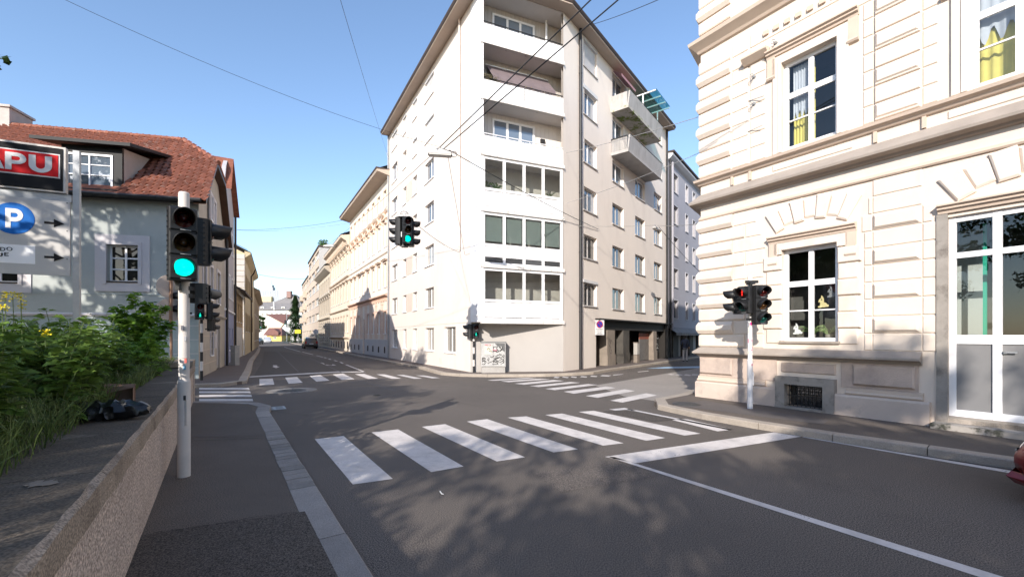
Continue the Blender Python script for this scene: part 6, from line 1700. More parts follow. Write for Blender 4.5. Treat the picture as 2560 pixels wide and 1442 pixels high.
# ================================================================ LAMPS AND WIRES over the junction
M_wire = mat('wire_dark', (0.03, 0.03, 0.032), 0.6, 0.1); M_wire2 = mat('wire_grey', (0.35, 0.34, 0.33), 0.6, 0.1)
def wire(label, a, c, r=.008, sag=.0, m=None, n=14):
    a, c = Vector(a), Vector(c); pts = []
    for i in range(n+1):
        t = i/n; q = a.lerp(c, t); q.z -= sag*4*t*(1-t); pts.append(q-a)
    o = MB().tube(pts, r, 5).build('wire', m or M_wire, None, None, a); tag(o, label, 'wire', 'overhead wires'); return o
def lamp(px, py, d, label, s=1.0, yaw=0):
    c = P(px, py, d); T = thing('hanging_lamp', label, 'street lamp', c); fr = Frame(c, math.cos(yaw), math.sin(yaw))
    b = MB(); prof = [(-.38*s, 0), (-.36*s, .05*s), (-.25*s, .1*s), (.25*s, .12*s), (.37*s, .06*s), (.39*s, 0)]
    n = len(prof); pts = []
    for y, k in ((-.13*s, .8), (-.07*s, 1.0), (.07*s, 1.0), (.13*s, .8)): pts += [(x_*(.94 if k < 1 else 1), y, z_*k) for x_, z_ in prof]
    fs = [(j*n+i, j*n+i+1, (j+1)*n+i+1, (j+1)*n+i) for j in range(3) for i in range(n-1)] + [tuple(range(n)), tuple(range(3*n, 4*n))[::-1]]
    b.faces(pts, fs); smoothed(b.build('housing', mat('lamp_grey', (0.45, 0.43, 0.41), 0.5, 0.06), T, fr))
    MB().box(-.35*s, .36*s, -.12*s, .12*s, -.03*s, .0).build('diffuser', mat('lamp_diffuser', (0.55, 0.53, 0.5), 0.4, 0.03), T, fr)
    b = MB(); b.cyl((-.1*s,0,.1*s),(-.1*s,0,.2*s),.035*s,.02*s,8); b.tube([(-.15*s,0,.2*s),(0,0,.24*s),(.2*s,0,.18*s),(.4*s,0,.12*s)], .014*s, 5); b.build('hanger', M_galv, T, fr)
    pts = [(.45*s+math.cos(t*.6)*.09*s, .02*math.sin(t), .05*s+math.sin(t*.6)*.09*s) for t in range(24)]
    MB().tube(pts, .008*s, 4).build('cable_loop', M_wire, T, fr)
    return c
c1 = lamp(1100, 388, 14.0, 'grey street lamp hanging from wires in front of the apartment block', 1.0, R(8))
c2 = lamp(822, 616, 38, 'smaller street lamp hanging over the far street', 1.25, R(5))
c3 = lamp(1638, 572, 24, 'pale street lamp hanging over the right-hand street', .9, R(60))
top = c1 + Vector((0, 0, .26))
ov1 = P(1500, -22, 9.0); ov2 = P(1560, -12, 9.0)
wire('upper thick black cable running from the hanging lamp to the top edge', top, top.lerp(ov1, 1.5), .016)
wire('lower thick black cable running from the hanging lamp to the top edge', top+Vector((.12,0,-.06)), (top+Vector((.12,0,-.06))).lerp(ov2, 1.5), .016)
wire('dark cable from the hanging lamp down to the right facade', top+Vector((.3,0,-.1)), FR.w(3.6, -.05, 7.6), .014, .1)
wire('long thin wire from the top left down to the hanging lamp', P(120, -20, 9), top, .005, .25)
wire('thin wire dropping from the top edge to the far left eave', P(845, -20, 9), FL.w(-LLEN+.3, -.1, 15.5), .0055, .1)
wire('thin dark wire from the lamp to the far street row', top, P(790, 630, 60), .010, .35)
hs = Vector((P(1011, 545, 14.5))) + Vector((0, 0, .15))
wire('thin suspension wire holding the signal cluster from the apartment wall', hs, FL.w(-1.2, -.05, 5.9), .010, .15)
wire('thin suspension wire from the signal cluster up to the lamp cable', hs, P(965, 380, 20), .006, .0, M_wire2)
wire('pale wire from the signal cluster across to the left houses', hs, P(590, 575, 26), .006, .25, M_wire2)
wire('control cable hanging from the lamp down the apartment wall', c1+Vector((.25,0,0)), FL.w(-.55, -.05, 5.7), .010, .0, M_wire2)
wire('white wire from the school corner to the apartment bay', FS.w(1.75, -.12, 7.65), FR.w(.2, -.05, 10.6), .010, .1, M_wire2)
wire('lower white wire from the school to the apartment wall', FS.w(1.72, -.12, 6.95), FR.w(.25, -.05, 8.2), .009, .12, M_wire2)
wire('white wire to the small lamp from the school side', FS.w(.1, -.1, 4.9), c3+Vector((0,0,.2)), .010, .05, M_wire2)
wire('white wire from the small lamp to the apartment downpipe', c3+Vector((0,0,.2)), FR.w(1.3, -.15, 7.3), .010, .05, M_wire2)
wire('dark wire from the small lamp behind the school corner', c3+Vector((.2,0,.1)), P(1760, 690, 30), .014, .1)
wire('dark wire rising from the apartment roof to the upper right', P(1450, 70, 24), P(1680, -15, 14), .012, .1)
wire('thin green wire crossing the far street high up', P(590, 575, 40), P(870, 548, 46), .014, .3)
wire('thin wire crossing the far street lower down', P(632, 683, 60), P(770, 697, 75), .025, .3)
for px, py, lab in ((1940, 110, 'small wall hook with wire above the upper school window'), (1886, 195, 'upper iron wire anchor on the school wall'), (1886, 262, 'lower iron wire anchor on the school wall')):
    u_, z_ = FS.uz(px, py); T = thing('wire_anchor', lab, 'hook', FS.w(u_, 0, z_)); f2 = Frame(FS.w(u_, 0, z_), FS.c, FS.s)
    b = MB(); b.cyl((0,0,0),(0,-.14,0),.02,.012,8); b.tube([(math.cos(t*.63)*.05,-.14,math.sin(t*.63)*.05) for t in range(11)], .009, 5); b.build('ring', M_galv, T, f2)
    MB().cyl((0,-.002,0),(0,-.02,0),.05,.05,8).build('plate', M_galv, T, f2)

# ================================================================ WALL SIGN, CABINETS
u_, z_ = FR.uz(1484.5, 837); u2, z2 = FR.uz(1509, 799)
f2 = Frame(FR.w(u_+.05, -.03, z_), .93, .36); c_ = FR.w(u_+.05, -.03, z_)
T = thing('no_stopping_sign', 'white plate with red and blue no-stopping disc beside the shop front', 'sign', c_)
W_, H_ = .56, .80
MB().box(0, W_, -.05, -.02, 0, H_).build('plate', mat('plate_white', (0.6, 0.59, 0.59), 0.5, 0.05), T, f2)
def disc(cx, cz, r, y, m, nm): return MB().prism([(cx+math.cos(i*.2094)*r, cz+math.sin(i*.2094)*r) for i in range(30)], y, y+.004).build(nm, m, T, f2)
disc(W_*.5, H_*.71, .2, -.056, mat('disc_red', (0.42, 0.02, 0.035), 0.45), 'red_ring'); disc(W_*.5, H_*.71, .155, -.061, mat('disc_blue', (0.02, 0.045, 0.36), 0.45), 'blue_field')
q = Vector((W_*.5, 0, H_*.71)); a_ = Vector((1,0,-1)).normalized()*.16; n2 = Vector((1,0,1)).normalized()*.022
MB().faces([(v.x, -.064, v.z) for v in (q-a_-n2, q+a_-n2, q+a_+n2, q-a_+n2)], [(0,1,2,3)]).build('red_bar', MATS['disc_red'], T, f2)
for i, (w_, h_) in enumerate(((.44,.035),(.34,.018),(.36,.018),(.22,.018),(.4,.04))):
    zt = H_*(.36-.075*i); n = int(w_/.03); b = MB(); r_ = random.Random(i)
    for k in range(n): b.box(W_/2-w_/2+k*.03, W_/2-w_/2+k*.03+.018+.008*r_.random(), -.053, -.0502, zt, zt+h_*r_.uniform(.6,1))
    b.build('lettering', M_dark, T, f2)
# graffiti-covered utility cabinet under the bay
ca = G(1203, 932, .12); f2 = Frame((ca.x, ca.y-.02, .12), B2.x-C1.x, B2.y-C1.y); cw_ = 1.12; chh = 1.38
T = thing('utility_cabinet', 'grey utility cabinet covered in graffiti against the corner wall', 'cabinet', (ca.x, ca.y-.02, .12))
M_cab = mat('cabinet_grey', (0.42, 0.41, 0.40), 0.6, 0.12, 3, 0.05, stain=(0.25, 0.24, 0.24), stain_scale=2)
MB().box(.02, cw_-.02, .03, .36, 0, .28).build('base', M_conc, T, f2)
bd = MB().box(0, cw_, 0, .38, .28, chh).build('body', M_cab, T, f2)
MB().box(-.03, cw_+.03, -.03, .41, chh, chh+.05).build('lid', mat('cabinet_lid', (0.2, 0.2, 0.2), 0.6), T, f2)
for a_, c_ in ((.03, cw_/2-.01), (cw_/2+.01, cw_-.03)): MB().boss(a_, c_, .31, chh-.03, .02, .008).build('door', M_cab, T, f2)
MB().box(.15, .48, -.024, -.021, .85, 1.3).build('poster', mat('poster_cream', (0.58, 0.55, 0.45), 0.8, 0.15, 8), T, f2)
MB().prism([(.62, chh-.03), (cw_-.04, chh-.03), (cw_-.04, .95), (.85, 1.12)], -.0245, -.021).build('dark_patch', mat('cabinet_dark', (0.12, 0.12, 0.12), 0.7, 0.2), T, f2)
for mm, sd_, n_, z0, z1, x0, x1 in ((M_fas, 3, 14, .4, 1.2, .3, 1.05), (mat('graffiti_pink', (0.55, 0.16, 0.22), 0.8), 8, 4, 1.0, 1.3, .1, .7), (M_scr, 9, 4, .7, 1.2, .7, 1.0), (M_fas, 13, 6, .35, .7, .05, .35)):
    scribble(T, f2, x0, x1, z0, z1, -.026-.0006*sd_, n_, mm, sd_, .012)
g = FR.w(FR.u(1582), -.25, 0); f2 = Frame((g.x, g.y, .12), FR.c, FR.s)
T = thing('power_box', 'small pale power box standing before the dark shop front', 'cabinet', (g.x, g.y, .12))
MB().box(-.2,.2,-.12,.12,0,.5).build('base', M_pill, T, f2); MB().boss(-.2,.2,.52,1.25,.24,.02,.12).build('box', mat('box_pale', (0.36, 0.34, 0.31), 0.7, 0.15), T, f2)
MB().box(-.22,.22,-.14,.14,1.25,1.29).build('lid', M_pill, T, f2)
# grey cabinet by the lilac house
g = Frame((V0[0], V0[1], 0), dS.x, dS.y).w(.2, -.5, .12); T = thing('junction_box', 'slim grey junction box at the foot of the lilac house', 'cabinet', g)
MB().box(-.13,.13,-.2,.2,0,1.1).build('body', M_galv, T); MB().box(-.15,.15,-.22,.22,1.1,1.14).build('lid', M_galv, T)
g = P(745, 829, 100); T = thing('direction_board', 'yellow direction board beside the conifer', 'sign', (g.x, g.y, 0))
MB().box(-.7,.6,-.03,.03,zz(833,100),zz(824,100)).build('board', mat('board_yellow', (0.75, 0.6, 0.02), 0.5), T); MB().cyl((0,.06,0),(0,.06,zz(824,100)),.05,.05,8).build('post', M_galv, T)
g = P(790, 833, 66); T = thing('round_road_sign', 'round sign seen from behind on the far right pavement', 'sign', (g.x, g.y, .12))
MB().cyl((0,0,0),(0,0,2.6),.035,.035,8).build('post', M_galv, T); MB().cyl((0,-.02,2.35),(0,-.05,2.35),.4,.4,20).build('disc', mat('sign_pale', (0.5,0.5,0.52),0.5), T)

# ================================================================ GARDEN WALL
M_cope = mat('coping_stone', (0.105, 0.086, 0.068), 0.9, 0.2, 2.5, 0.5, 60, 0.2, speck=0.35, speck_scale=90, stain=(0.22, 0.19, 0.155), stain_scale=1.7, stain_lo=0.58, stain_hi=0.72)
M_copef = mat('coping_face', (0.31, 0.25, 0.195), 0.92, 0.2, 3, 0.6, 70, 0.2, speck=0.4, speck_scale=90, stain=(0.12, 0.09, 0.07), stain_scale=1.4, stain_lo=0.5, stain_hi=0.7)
M_pebble = mat('roughcast', (0.53, 0.43, 0.365), 0.95, 0.1, 1.5, 1.0, 45, 0.15, speck=0.45, speck_scale=55, stain=(0.38, 0.3, 0.25), stain_scale=0.9, stain_lo=0.5, stain_hi=0.75, bdist=0.02)
WD = Vector((-0.679, 1.0)).normalized(); W0 = Vector((-3.87, 4.81)) - WD*11.5
FW = Frame((W0.x, W0.y, 0), WD.x, WD.y)          # x along the wall away from the camera, y to the left (into the garden)
WLEN = 19.15; WH = 1.075
gw = thing('garden_wall', 'roughcast retaining wall with dark stone coping along the left pavement', 'wall', (W0.x, W0.y, .12))
xs = [0]; 
while xs[-1] < WLEN-1.0: xs.append(xs[-1]+rnd.uniform(1.5, 1.9))
xs[-1] = WLEN
b = MB(); ny = 1
b.box(0, WLEN, .04, .34, .0, WH-.15); b.build('wall_face', M_pebble, gw, FW)
for i in range(len(xs)-1):
    a, c = xs[i]+.002, xs[i+1]-.002; h = rnd.uniform(-.003, .003); j = rnd.uniform(-.006, .006); b = MB()
    n = 8; e = .025
    top = []; 
    for k in range(n+1):
        x_ = a+(c-a)*k/n; e_ = 0 if k in (0, n) else 1; w1, w2, w3 = (rnd.uniform(-.007, .007)*e_ for _ in range(3)); j = 0
        top += [(x_, j+w1, WH-.16+w2*.6), (x_, j+w1*.7, WH-e+h+w2), (x_, j+e+w3, WH+h+w3*.4), (x_, 1.0, WH+h), (x_, 1.0, WH-.16)]
    fs = [(5*k+q, 5*k+(q+1) % 5, 5*(k+1)+(q+1) % 5, 5*(k+1)+q) for k in range(n) for q in range(5)] + [(0,1,2,3,4), tuple(5*n+q for q in (4,3,2,1,0))]
    nf = len(b.f); b.faces(top, fs)
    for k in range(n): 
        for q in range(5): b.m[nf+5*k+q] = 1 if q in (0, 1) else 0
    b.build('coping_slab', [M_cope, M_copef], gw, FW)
# rough stub where the wall turns into the lane
b = MB(); b.prism([(WLEN, .0), (WLEN+.34, .0), (WLEN+.30, .5), (WLEN+.1, .93), (WLEN, 1.12)], .02, .5); b.build('wall_end', M_pebble, gw, FW)
b = MB(); b.box(WLEN-1.4, WLEN+.05, .0, .8, WH+.012, WH+.13); b.build('raised_coping', M_copef, gw, FW)
b = MB(); r_ = random.Random(5)
pp = [(1,0)]
cc = FW.w(11.9, .55, WH)
b = MB(); b.poly([(math.cos(t*.2618)*(.075+.02*math.sin(t*2.3)+.012*math.sin(t*5.7)), math.sin(t*.2618)*(.045+.012*math.cos(t*3.1)+.01*math.sin(t*4.3)), 0) for t in range(24)])
u_ = G(104, 1205, WH+.01)
b.build('lichen_patch', mat('lichen', (0.24, 0.2, 0.16), 0.95, 0.2, 9), gw, None, (u_.x-gw.location.x, u_.y-gw.location.y, WH+.006-.12))
o = sheet('garden_bed', [tuple(FW.w(0, .95, 0)[:2]), tuple(FW.w(WLEN-.3, .95, 0)[:2]), (-16, 11.4), (-40, 10), (-40, -12), (0, -12)], 1.04, M_soil)

# ================================================================ PLANTS on the wall
M_gr = leaf_mat('grass_blade', (0.075, 0.115, 0.028), (0.15, 0.19, 0.06), 0.45, 0.3)
M_weed = leaf_mat('weed_leaf', (0.09, 0.165, 0.03), (0.18, 0.27, 0.055), 0.45, 0.42)
M_maple = leaf_mat('shrub_leaf', (0.12, 0.25, 0.03), (0.20, 0.34, 0.05), 0.3, 0.45)
M_stem = mat('green_stem', (0.09, 0.13, 0.04), 0.7, 0.2, 8)
M_flower = mat('mustard_yellow', (0.75, 0.60, 0.02), 0.6, 0.1, 20, 0)
def leafpts(c, d, nrm_, l, w):
    """pointed lobed leaf folded along its midrib"""
    d = d.normalized(); s_ = d.cross(nrm_).normalized(); n2 = s_.cross(d)
    return [c, c+d*l*.3+s_*w+n2*w*.25, c+d*l*.5+s_*w*.6+n2*w*.1, c+d*l*.72+s_*w*.62+n2*w*.15, c+d*l-n2*l*.12, c+d*l*.72-s_*w*.62+n2*w*.15, c+d*l*.5-s_*w*.6+n2*w*.1, c+d*l*.3-s_*w+n2*w*.25, c+d*l*.5]
LF = [(0,1,8),(1,2,8),(2,3,8),(3,4,8),(4,5,8),(5,6,8),(6,7,8),(7,0,8)]
def vadd(b, c, d, nrm_, l, w): b.faces(leafpts(c, d, nrm_, l, w), LF)
def rv(r_, s=1.0): return Vector((r_.gauss(0,1), r_.gauss(0,1), r_.gauss(0,1)))*s
# grass: nobody could count it
r_ = random.Random(21); b = MB()
for i in range(20000):
    t = r_.uniform(4, WLEN+.2); off = .42+abs(r_.gauss(0, .6)) if r_.random() < .7 else r_.uniform(.5, 3.5)
    base = FW.w(t, off, 1.05); dc = base.length
    h = r_.uniform(.2, .62)*(1.0 if off > .75 else .6)*(.75 if t > 14.5 else 1); lean = Vector((r_.gauss(0,.32)-.02, r_.gauss(0,.32)-.05, 0))*h*1.2
    w = r_.uniform(.003, .006)*(1 if t > 12 else .6); a = r_.uniform(0, 3.14); sd_ = Vector((math.cos(a), math.sin(a), 0))*w
    p1_ = base+Vector((0,0,h*.55))+lean*.35; p2_ = base+Vector((0,0,h*.92))+lean*.85; p3_ = base+Vector((0,0,h*.86))+lean*1.5
    b.faces([base-sd_, base+sd_, p1_+sd_, p1_-sd_, p2_+sd_*.7, p2_-sd_*.7, p3_], [(0,1,2,3),(3,2,4,5),(5,4,6)])
o = b.build('grass', M_gr); tag(o, 'long green grass overgrowing the garden wall', 'grass', None, 'stuff')
def weed(base, h, seed, label, flowers=False, spread=.28, nl=60, ls=.13, m=None, group='weeds on the wall'):
    r_ = random.Random(seed); T = thing('weed', label, 'plant', base, group)
    st = MB(); lf = MB(); fl_ = MB(); ns = 3 if h < .8 else 4
    for s_ in range(ns):
        a = r_.uniform(0, 6.28); out = Vector((math.cos(a), math.sin(a), 0))*spread*r_.uniform(.4, 1.1); hh = h*r_.uniform(.7, 1.0)
        pts = [Vector((0,0,0))+out*(t**1.3)+Vector((0,0,hh*t)) for t in (0,.25,.5,.75,1)]
        st.tube(pts, [.011,.009,.007,.005,.003], 5)
        for k in range(int(nl/ns)):
            t = r_.uniform(.06, 1)**.85; c = out*(t**1.3)+Vector((0,0,hh*t)); a2 = r_.uniform(0, 6.28)
            d = Vector((math.cos(a2), math.sin(a2), r_.uniform(-.35, .5))); l = ls*r_.uniform(.6, 1.35)*(1.25-.6*t)
            vadd(lf, c+d*.03, d, Vector((r_.gauss(0,.3), r_.gauss(0,.3), 1)), l, l*.42)
        if flowers:
            tip = out+Vector((0,0,hh))
            for k in range(34):
                c = tip+Vector((r_.gauss(0,.016), r_.gauss(0,.016), r_.uniform(-.02,.07))); a2 = r_.uniform(0,6.28)
                d = Vector((math.cos(a2), math.sin(a2), .4)).normalized()*.013; e = d.orthogonal().normalized()*.008
                fl_.poly([c-d, c+e, c+d, c-e])
    st.build('stem', M_stem, T); lf.build('leaves', m or M_weed, T)
    if flowers: fl_.build('blossom', M_flower, T)
    return T
r_ = random.Random(77)
SIDES = ('dark', 'fresh', 'broad-leaved', 'slender', 'bushy', 'ragged', 'tall', 'stocky')
BESIDE = ('near the left image edge', 'under the mustard flowers', 'in front of the parking sign post', 'spilling over the coping', 'behind the cardboard box', 'in the middle of the grass', 'beside the lower shrub', 'at the back of the bed')
wn = 0
for i in range(64):
    t = r_.uniform(8.6, 15.2) if i > 24 else r_.uniform(9.0, 13.0); off = r_.uniform(.85, 3.4) if i > 24 else r_.uniform(.55, 1.3)
    p = FW.w(t, off, 1.04)
    d_ = p.y; px_ = HX+p.x/d_*FPX
    if px_ > 345 or px_ < -250 or d_ < 1.7: continue
    hmax = 1.8+(HY-(772 if px_ < 190 else 772+(px_-190)*.62))/FPX*d_-1.04
    hh = max(.3, min(1.25, hmax)*r_.uniform(.72, 1.02))
    weed(p, hh, 100+i, '%s green weed with pointed leaves %s' % (SIDES[wn % 8], BESIDE[(wn//8) % 8]), False, .24+.12*hh, int(130+170*hh), .12 if d_ < 4.5 else .13)
    wn += 1
for i, (px, py, d_) in enumerate(((12, 745, 3.9), (32, 742, 4.4), (52, 746, 4.1), (5, 768, 3.6), (52, 765, 4.6), (112, 832, 3.7))):
    p = P(px, py, d_); base = Vector((p.x-.02, p.y, 1.04)); T = thing('mustard_plant', ['yellow mustard flower second from the left edge', 'tallest yellow mustard flower above the weeds', 'yellow mustard flower right of the tallest one', 'small yellow mustard flower at the left image edge', 'small low yellow mustard flower under the tall ones', 'single yellow mustard flower lower among the leaves'][i], 'flower', base, 'mustard flowers')
    r2 = random.Random(i); b = MB(); q = p-base; b.tube([(0,0,0), q*.5+Vector((.03,0,0)), q], [.006,.005,.003], 5); b.build('stem', M_stem, T)
    b = MB()
    for k in range(30):
        c = q+Vector((r2.gauss(0,.018), r2.gauss(0,.018), r2.uniform(-.03,.06 if i < 3 else .03))); a2 = r2.uniform(0,6.28); dd = Vector((math.cos(a2), math.sin(a2), r2.gauss(0,.6))).normalized()*.010; e = dd.orthogonal().normalized()*.008
        b.poly([c-dd, c+e, c+dd, c-e])
    b.build('blossom', M_flower, T)
# fresh green maple-like shrub near the signal pole
def shrub(base, h, w, n, seed, label, m, ls):
    r_ = random.Random(seed); T = thing('leafy_shrub', label, 'shrub', base); st = MB(); lf = MB()
    for s_ in range(9):
        a = r_.uniform(0, 6.28); out = Vector((math.cos(a), math.sin(a), 0))*w*r_.uniform(.2, .9); hh = h*r_.uniform(.6, 1.0)*(1-.35*out.length/w)
        pts = [out*(t**1.2)+Vector((0,0,hh*t)) for t in (0,.3,.6,1)]; st.tube(pts, [.013,.01,.007,.003], 5)
        for k in range(n//9):
            t = r_.uniform(.03, 1.0); c = out*(t**1.2)+Vector((0,0,hh*t))+rv(r_, .10*(1.15-t)*w/.45); a2 = r_.uniform(0, 6.28)
            if c.z < 0: c.z = r_.uniform(0, .2)
            d = Vector((math.cos(a2), math.sin(a2), r_.uniform(-.5, .35))); l = ls*r_.uniform(.6, 1.3)
            vadd(lf, c, d, Vector((r_.gauss(0,.4), r_.gauss(0,.4), 1)), l, l*.5)
    st.build('stem', M_stem, T); lf.build('foliage', m, T); return T
p = G(395, 925, 1.05); shrub(Vector((p.x-.1, p.y-.3, 1.05)), 2.0, .62, 1900, 31, 'bright green leafy shrub on the wall beside the signal pole', M_maple, .13)
p = G(350, 945, 1.05); shrub(Vector((p.x, p.y, 1.05)), 1.0, .6, 800, 32, 'lower green shrub at the foot of the bright one', M_maple, .11)

# ================================================================ RUBBISH on the coping
g = G(262, 1050, WH); f2 = Frame((g.x, g.y, WH), .93, .37)
T = tag(MB().box(0,0.01,0,.01,0,.01).build('black_bag', M_black, None, (f2)), None, None) if False else None
b = MB(); r_ = random.Random(8); n, m_ = 18, 12; L_ = .62; pts = []
for i in range(n+1):
    t = i/n; x_ = -L_/2+L_*t; rr = .085*(math.sin(math.pi*min(1, max(.02, t*.9+.06)))**.5)*(1.15 if t > .6 else 1)
    for k in range(m_):
        a = 2*math.pi*k/m_; q = rr*(1+.22*math.sin(5*a+i*1.3)+.15*math.sin(3*a-i*2.1)+r_.uniform(-.12,.12))
        pts.append((x_+r_.uniform(-.012,.012), math.cos(a)*q*1.15, max(.004, .075+math.sin(a)*q*.95)))
fs = [(i*m_+k, i*m_+(k+1) % m_, (i+1)*m_+(k+1) % m_, (i+1)*m_+k) for i in range(n) for k in range(m_)] + [tuple(range(m_))[::-1], tuple(range(n*m_, (n+1)*m_))]
b.faces(pts, fs)
bagm = mat('black_plastic', (0.012, 0.012, 0.013), 0.28, 0.2, 6, 0.6, 25, 0.5)
o = b.build('rubbish_bag', bagm, None, f2, (0, 0, 0.004)); smoothed(o, 55); tag(o, 'crumpled black plastic bag lying on the wall coping', 'bag')
g2 = G(255, 1010, WH); f3 = Frame((g2.x, g2.y, WH), .9, .43)
M_card = mat('brown_card', (0.20, 0.12, 0.085), 0.85, 0.12, 4, 0.1)
T = thing('cardboard_box', 'flattened brown cardboard box behind the black bag', 'box', (g2.x, g2.y, WH))
MB().box(-.05,.26,.06,.07,.0,.2).build('back_panel', M_card, T, f3)
b = MB(); pts = []
for i in range(7):
    t = i/6; pts += [(-.32+.5*t, -.02+.05*t, .02+.15*math.sin(t*2.2)), (-.30+.5*t, .07+.02*t, .06+.15*math.sin(t*2.2))]
b.faces(pts, [(2*i, 2*i+2, 2*i+3, 2*i+1) for i in range(6)]); b.build('bent_flap', M_card, T, f3)
MB().faces([(-.04,.055,.2),(.26,.055,.2),(.28,-.05,.17),(.06,-.06,.12)], [(0,1,2,3)]).build('top_flap', M_card, T, f3)
MB().faces([(.255,.06,0),(.255,.06,.2),(.27,-.04,.16),(.27,-.05,0)], [(0,1,2,3)]).build('side_flap', M_card, T, f3)
g = G(1100, 1228, .004); b = MB(); b.tube([(0,0,.006),(.01,-.04,.012),(.035,-.09,.008),(.06,-.1,.006)], [.006,.008,.006,.003], 5)
o = b.build('paper_scrap', M_paper, None, None, (g.x, g.y, .004)); tag(o, 'tiny white paper scrap on the near carriageway', 'litter')

# ================================================================ CARS
M_tyre = mat('tyre', (0.018, 0.018, 0.019), 0.85, 0.15, 8, 0.2); M_rim = mat('rim', (0.4, 0.4, 0.41), 0.35, 0.05, 5, 0, metal=0.7)
M_cglass = pane_mat('car_glass', (0.02, 0.022, 0.025), 1.6); M_tail = mat('tail_lamp', (0.35, 0.02, 0.02), 0.25, 0.1, 6, 0, spec=0.5); M_hlamp = mat('head_lamp', (0.6, 0.6, 0.62), 0.15, 0.1, 9, 0.1, spec=0.6)
def car_paint(name, col):
    m = mat(name, col, 0.35, 0.06, 2, 0, metal=0.25); b = m.node_tree.nodes['Principled BSDF']; b.inputs['Coat Weight'].default_value = 0.8; b.inputs['Coat Roughness'].default_value = 0.06; return m
def car(name, label, loc, heading, col, L=4.3, W=1.78, H=1.5, van=False, roof=None):
    """heading: direction the bonnet points"""
    T = thing(name, label, 'car', loc); fr = Frame(loc, *heading)      # x forward
    h = L/2; paint = car_paint('paint_'+label.split()[0]+str(int(abs(loc[1]))), col)
    # stations: x, z sill, z belt, z top, half width sill, belt, top
    bk = -h
    S_ = [(-h, .42, .62, .70, .62, .66, .60), (-h+.06, .30, .78, .98, .78, .82, .72), (-h+.2, .24, .86, 1.02 if not van else 1.2, .84, .88, .74),
          (-h+.32, .22, .92, H*.84 if not van else H*.9, .86, .89, .70), (-h+.75, .20, .94, H*.97, .87, .89, .66), (-h+1.5, .20, .94, H, .88, .89, .66), (-.1, .20, .93, H, .88, .89, .66),
          (.45, .20, .92, H*.97, .88, .89, .65), (1.05, .20, .93, 1.04, .88, .88, .74), (h-.75, .21, .88, .93, .87, .87, .72), (h-.3, .24, .76, .82, .83, .84, .68), (h-.08, .30, .60, .68, .74, .74, .60), (h, .38, .50, .56, .60, .60, .50)]
    k_ = W/1.78; b = MB(); pts = []; nn = 10
    for x, zs, zb, zt, ws, wb, wt in S_:
        ws, wb, wt = ws*k_, wb*k_, wt*k_; zm = (zs+zb)/2
        pts += [(x, -ws*.9, zs), (x, -wb*1.0, zm), (x, -wb, zb), (x, -wt, zt-.03 if zt > zb+.04 else zt), (x, -wt*.72, zt), (x, wt*.72, zt), (x, wt, zt-.03 if zt > zb+.04 else zt), (x, wb, zb), (x, wb*1.0, zm), (x, ws*.9, zs)]
    fs = []
    for i in range(len(S_)-1):
        for q in range(nn): fs.append((i*nn+q, i*nn+(q+1) % nn, (i+1)*nn+(q+1) % nn, (i+1)*nn+q))
    fs += [tuple(range(nn)), tuple(range((len(S_)-1)*nn, len(S_)*nn))[::-1]]
    b.faces(pts, fs); body = b.build('body', paint, T, fr); smoothed(body, 38)
    def P_(i, j): return Vector(pts[i*nn+j])
    def panel(nm, quads, m, out=.006, par=None, inset=.08):
        bb = MB()
        for (a, c, d, e) in quads:
            cen = (a+c+d+e)/4; n2 = (c-a).cross(e-a).normalized()
            if n2.dot(cen-Vector((cen.x*.9, 0, .7))) < 0: n2 = -n2
            bb.poly([v.lerp(cen, inset)+n2*out for v in (a, c, d, e)])
        return bb.build(nm, m, par or T, fr if par is None else None)
    for j0, j1 in ((2, 3), (7, 6)):
        panel('side_window', [(P_(3, j0), P_(4, j0), P_(4, j1), P_(3, j1))], M_cglass); panel('side_window', [(P_(4, j0), P_(6, j0), P_(6, j1), P_(4, j1))], M_cglass, inset=.04)
        panel('side_window', [(P_(6, j0), P_(7, j0).lerp(P_(8, j0), .6), P_(7, j1).lerp(P_(8, j1), .15), P_(6, j1))], M_cglass, inset=.06)
    panel('windscreen', [(P_(7, 3), P_(8, 3), P_(8, 6), P_(7, 6))], M_cglass, .008, inset=.05)
    panel('rear_window', [(P_(2, 3).lerp(P_(3, 3), .15), P_(3, 3), P_(3, 6), P_(2, 6).lerp(P_(3, 6), .15)), (P_(3, 3), P_(4, 3).lerp(P_(3, 3), .35), P_(4, 6).lerp(P_(3, 6), .35), P_(3, 6))], M_cglass, .01, inset=.03)
    for s_ in (-1, 1):
        y = s_*.70*k_
        MB().box(-h+.0, -h+.14, y-.12, y+.12, .74, .98 if not van else 1.08).build('tail_light', M_tail, T, fr)
        b = MB(); b.faces([(h-.42, s_*.83*k_, .70), (h-.14, s_*.74*k_, .62), (h-.10, s_*.5*k_, .60), (h-.2, s_*.48*k_, .72), (h-.5, s_*.80*k_, .80)], [(0,1,2,3,4)]); b.build('headlight', M_hlamp, T, fr)
        for x in (-h+.78, h-.85):
            o = MB().cyl((x, s_*.70*k_, .31), (x, s_*.905*k_, .31), .31, .31, 22).build('wheel', M_tyre, T, fr)
            MB().cyl((x, s_*.90*k_, .31), (x, s_*.915*k_, .31), .21, .19, 18).build('rim', M_rim, o)
        b = MB(); b.box(.62, .82, s_*.9*k_-.0, s_*.9*k_+s_*.16, .95, 1.08); b.build('mirror', paint, T, fr)
    MB().box(-h-.02, -h+.1, -.62*k_, .62*k_, .34, .52).build('rear_bumper', M_black, T, fr)
    MB().box(-h-.01, -h+.06, -.26, .26, .64, .75).build('number_plate', M_white, T, fr)
    gr = MB().box(h-.16, h-.01, -.52*k_, .52*k_, .40, .58).build('grille', M_black, T, fr)
    for i in range(4): MB().box(h-.02, h+.005, -.5*k_, .5*k_, .415+i*.042, .425+i*.042).build('grille_bar', M_galv, gr)
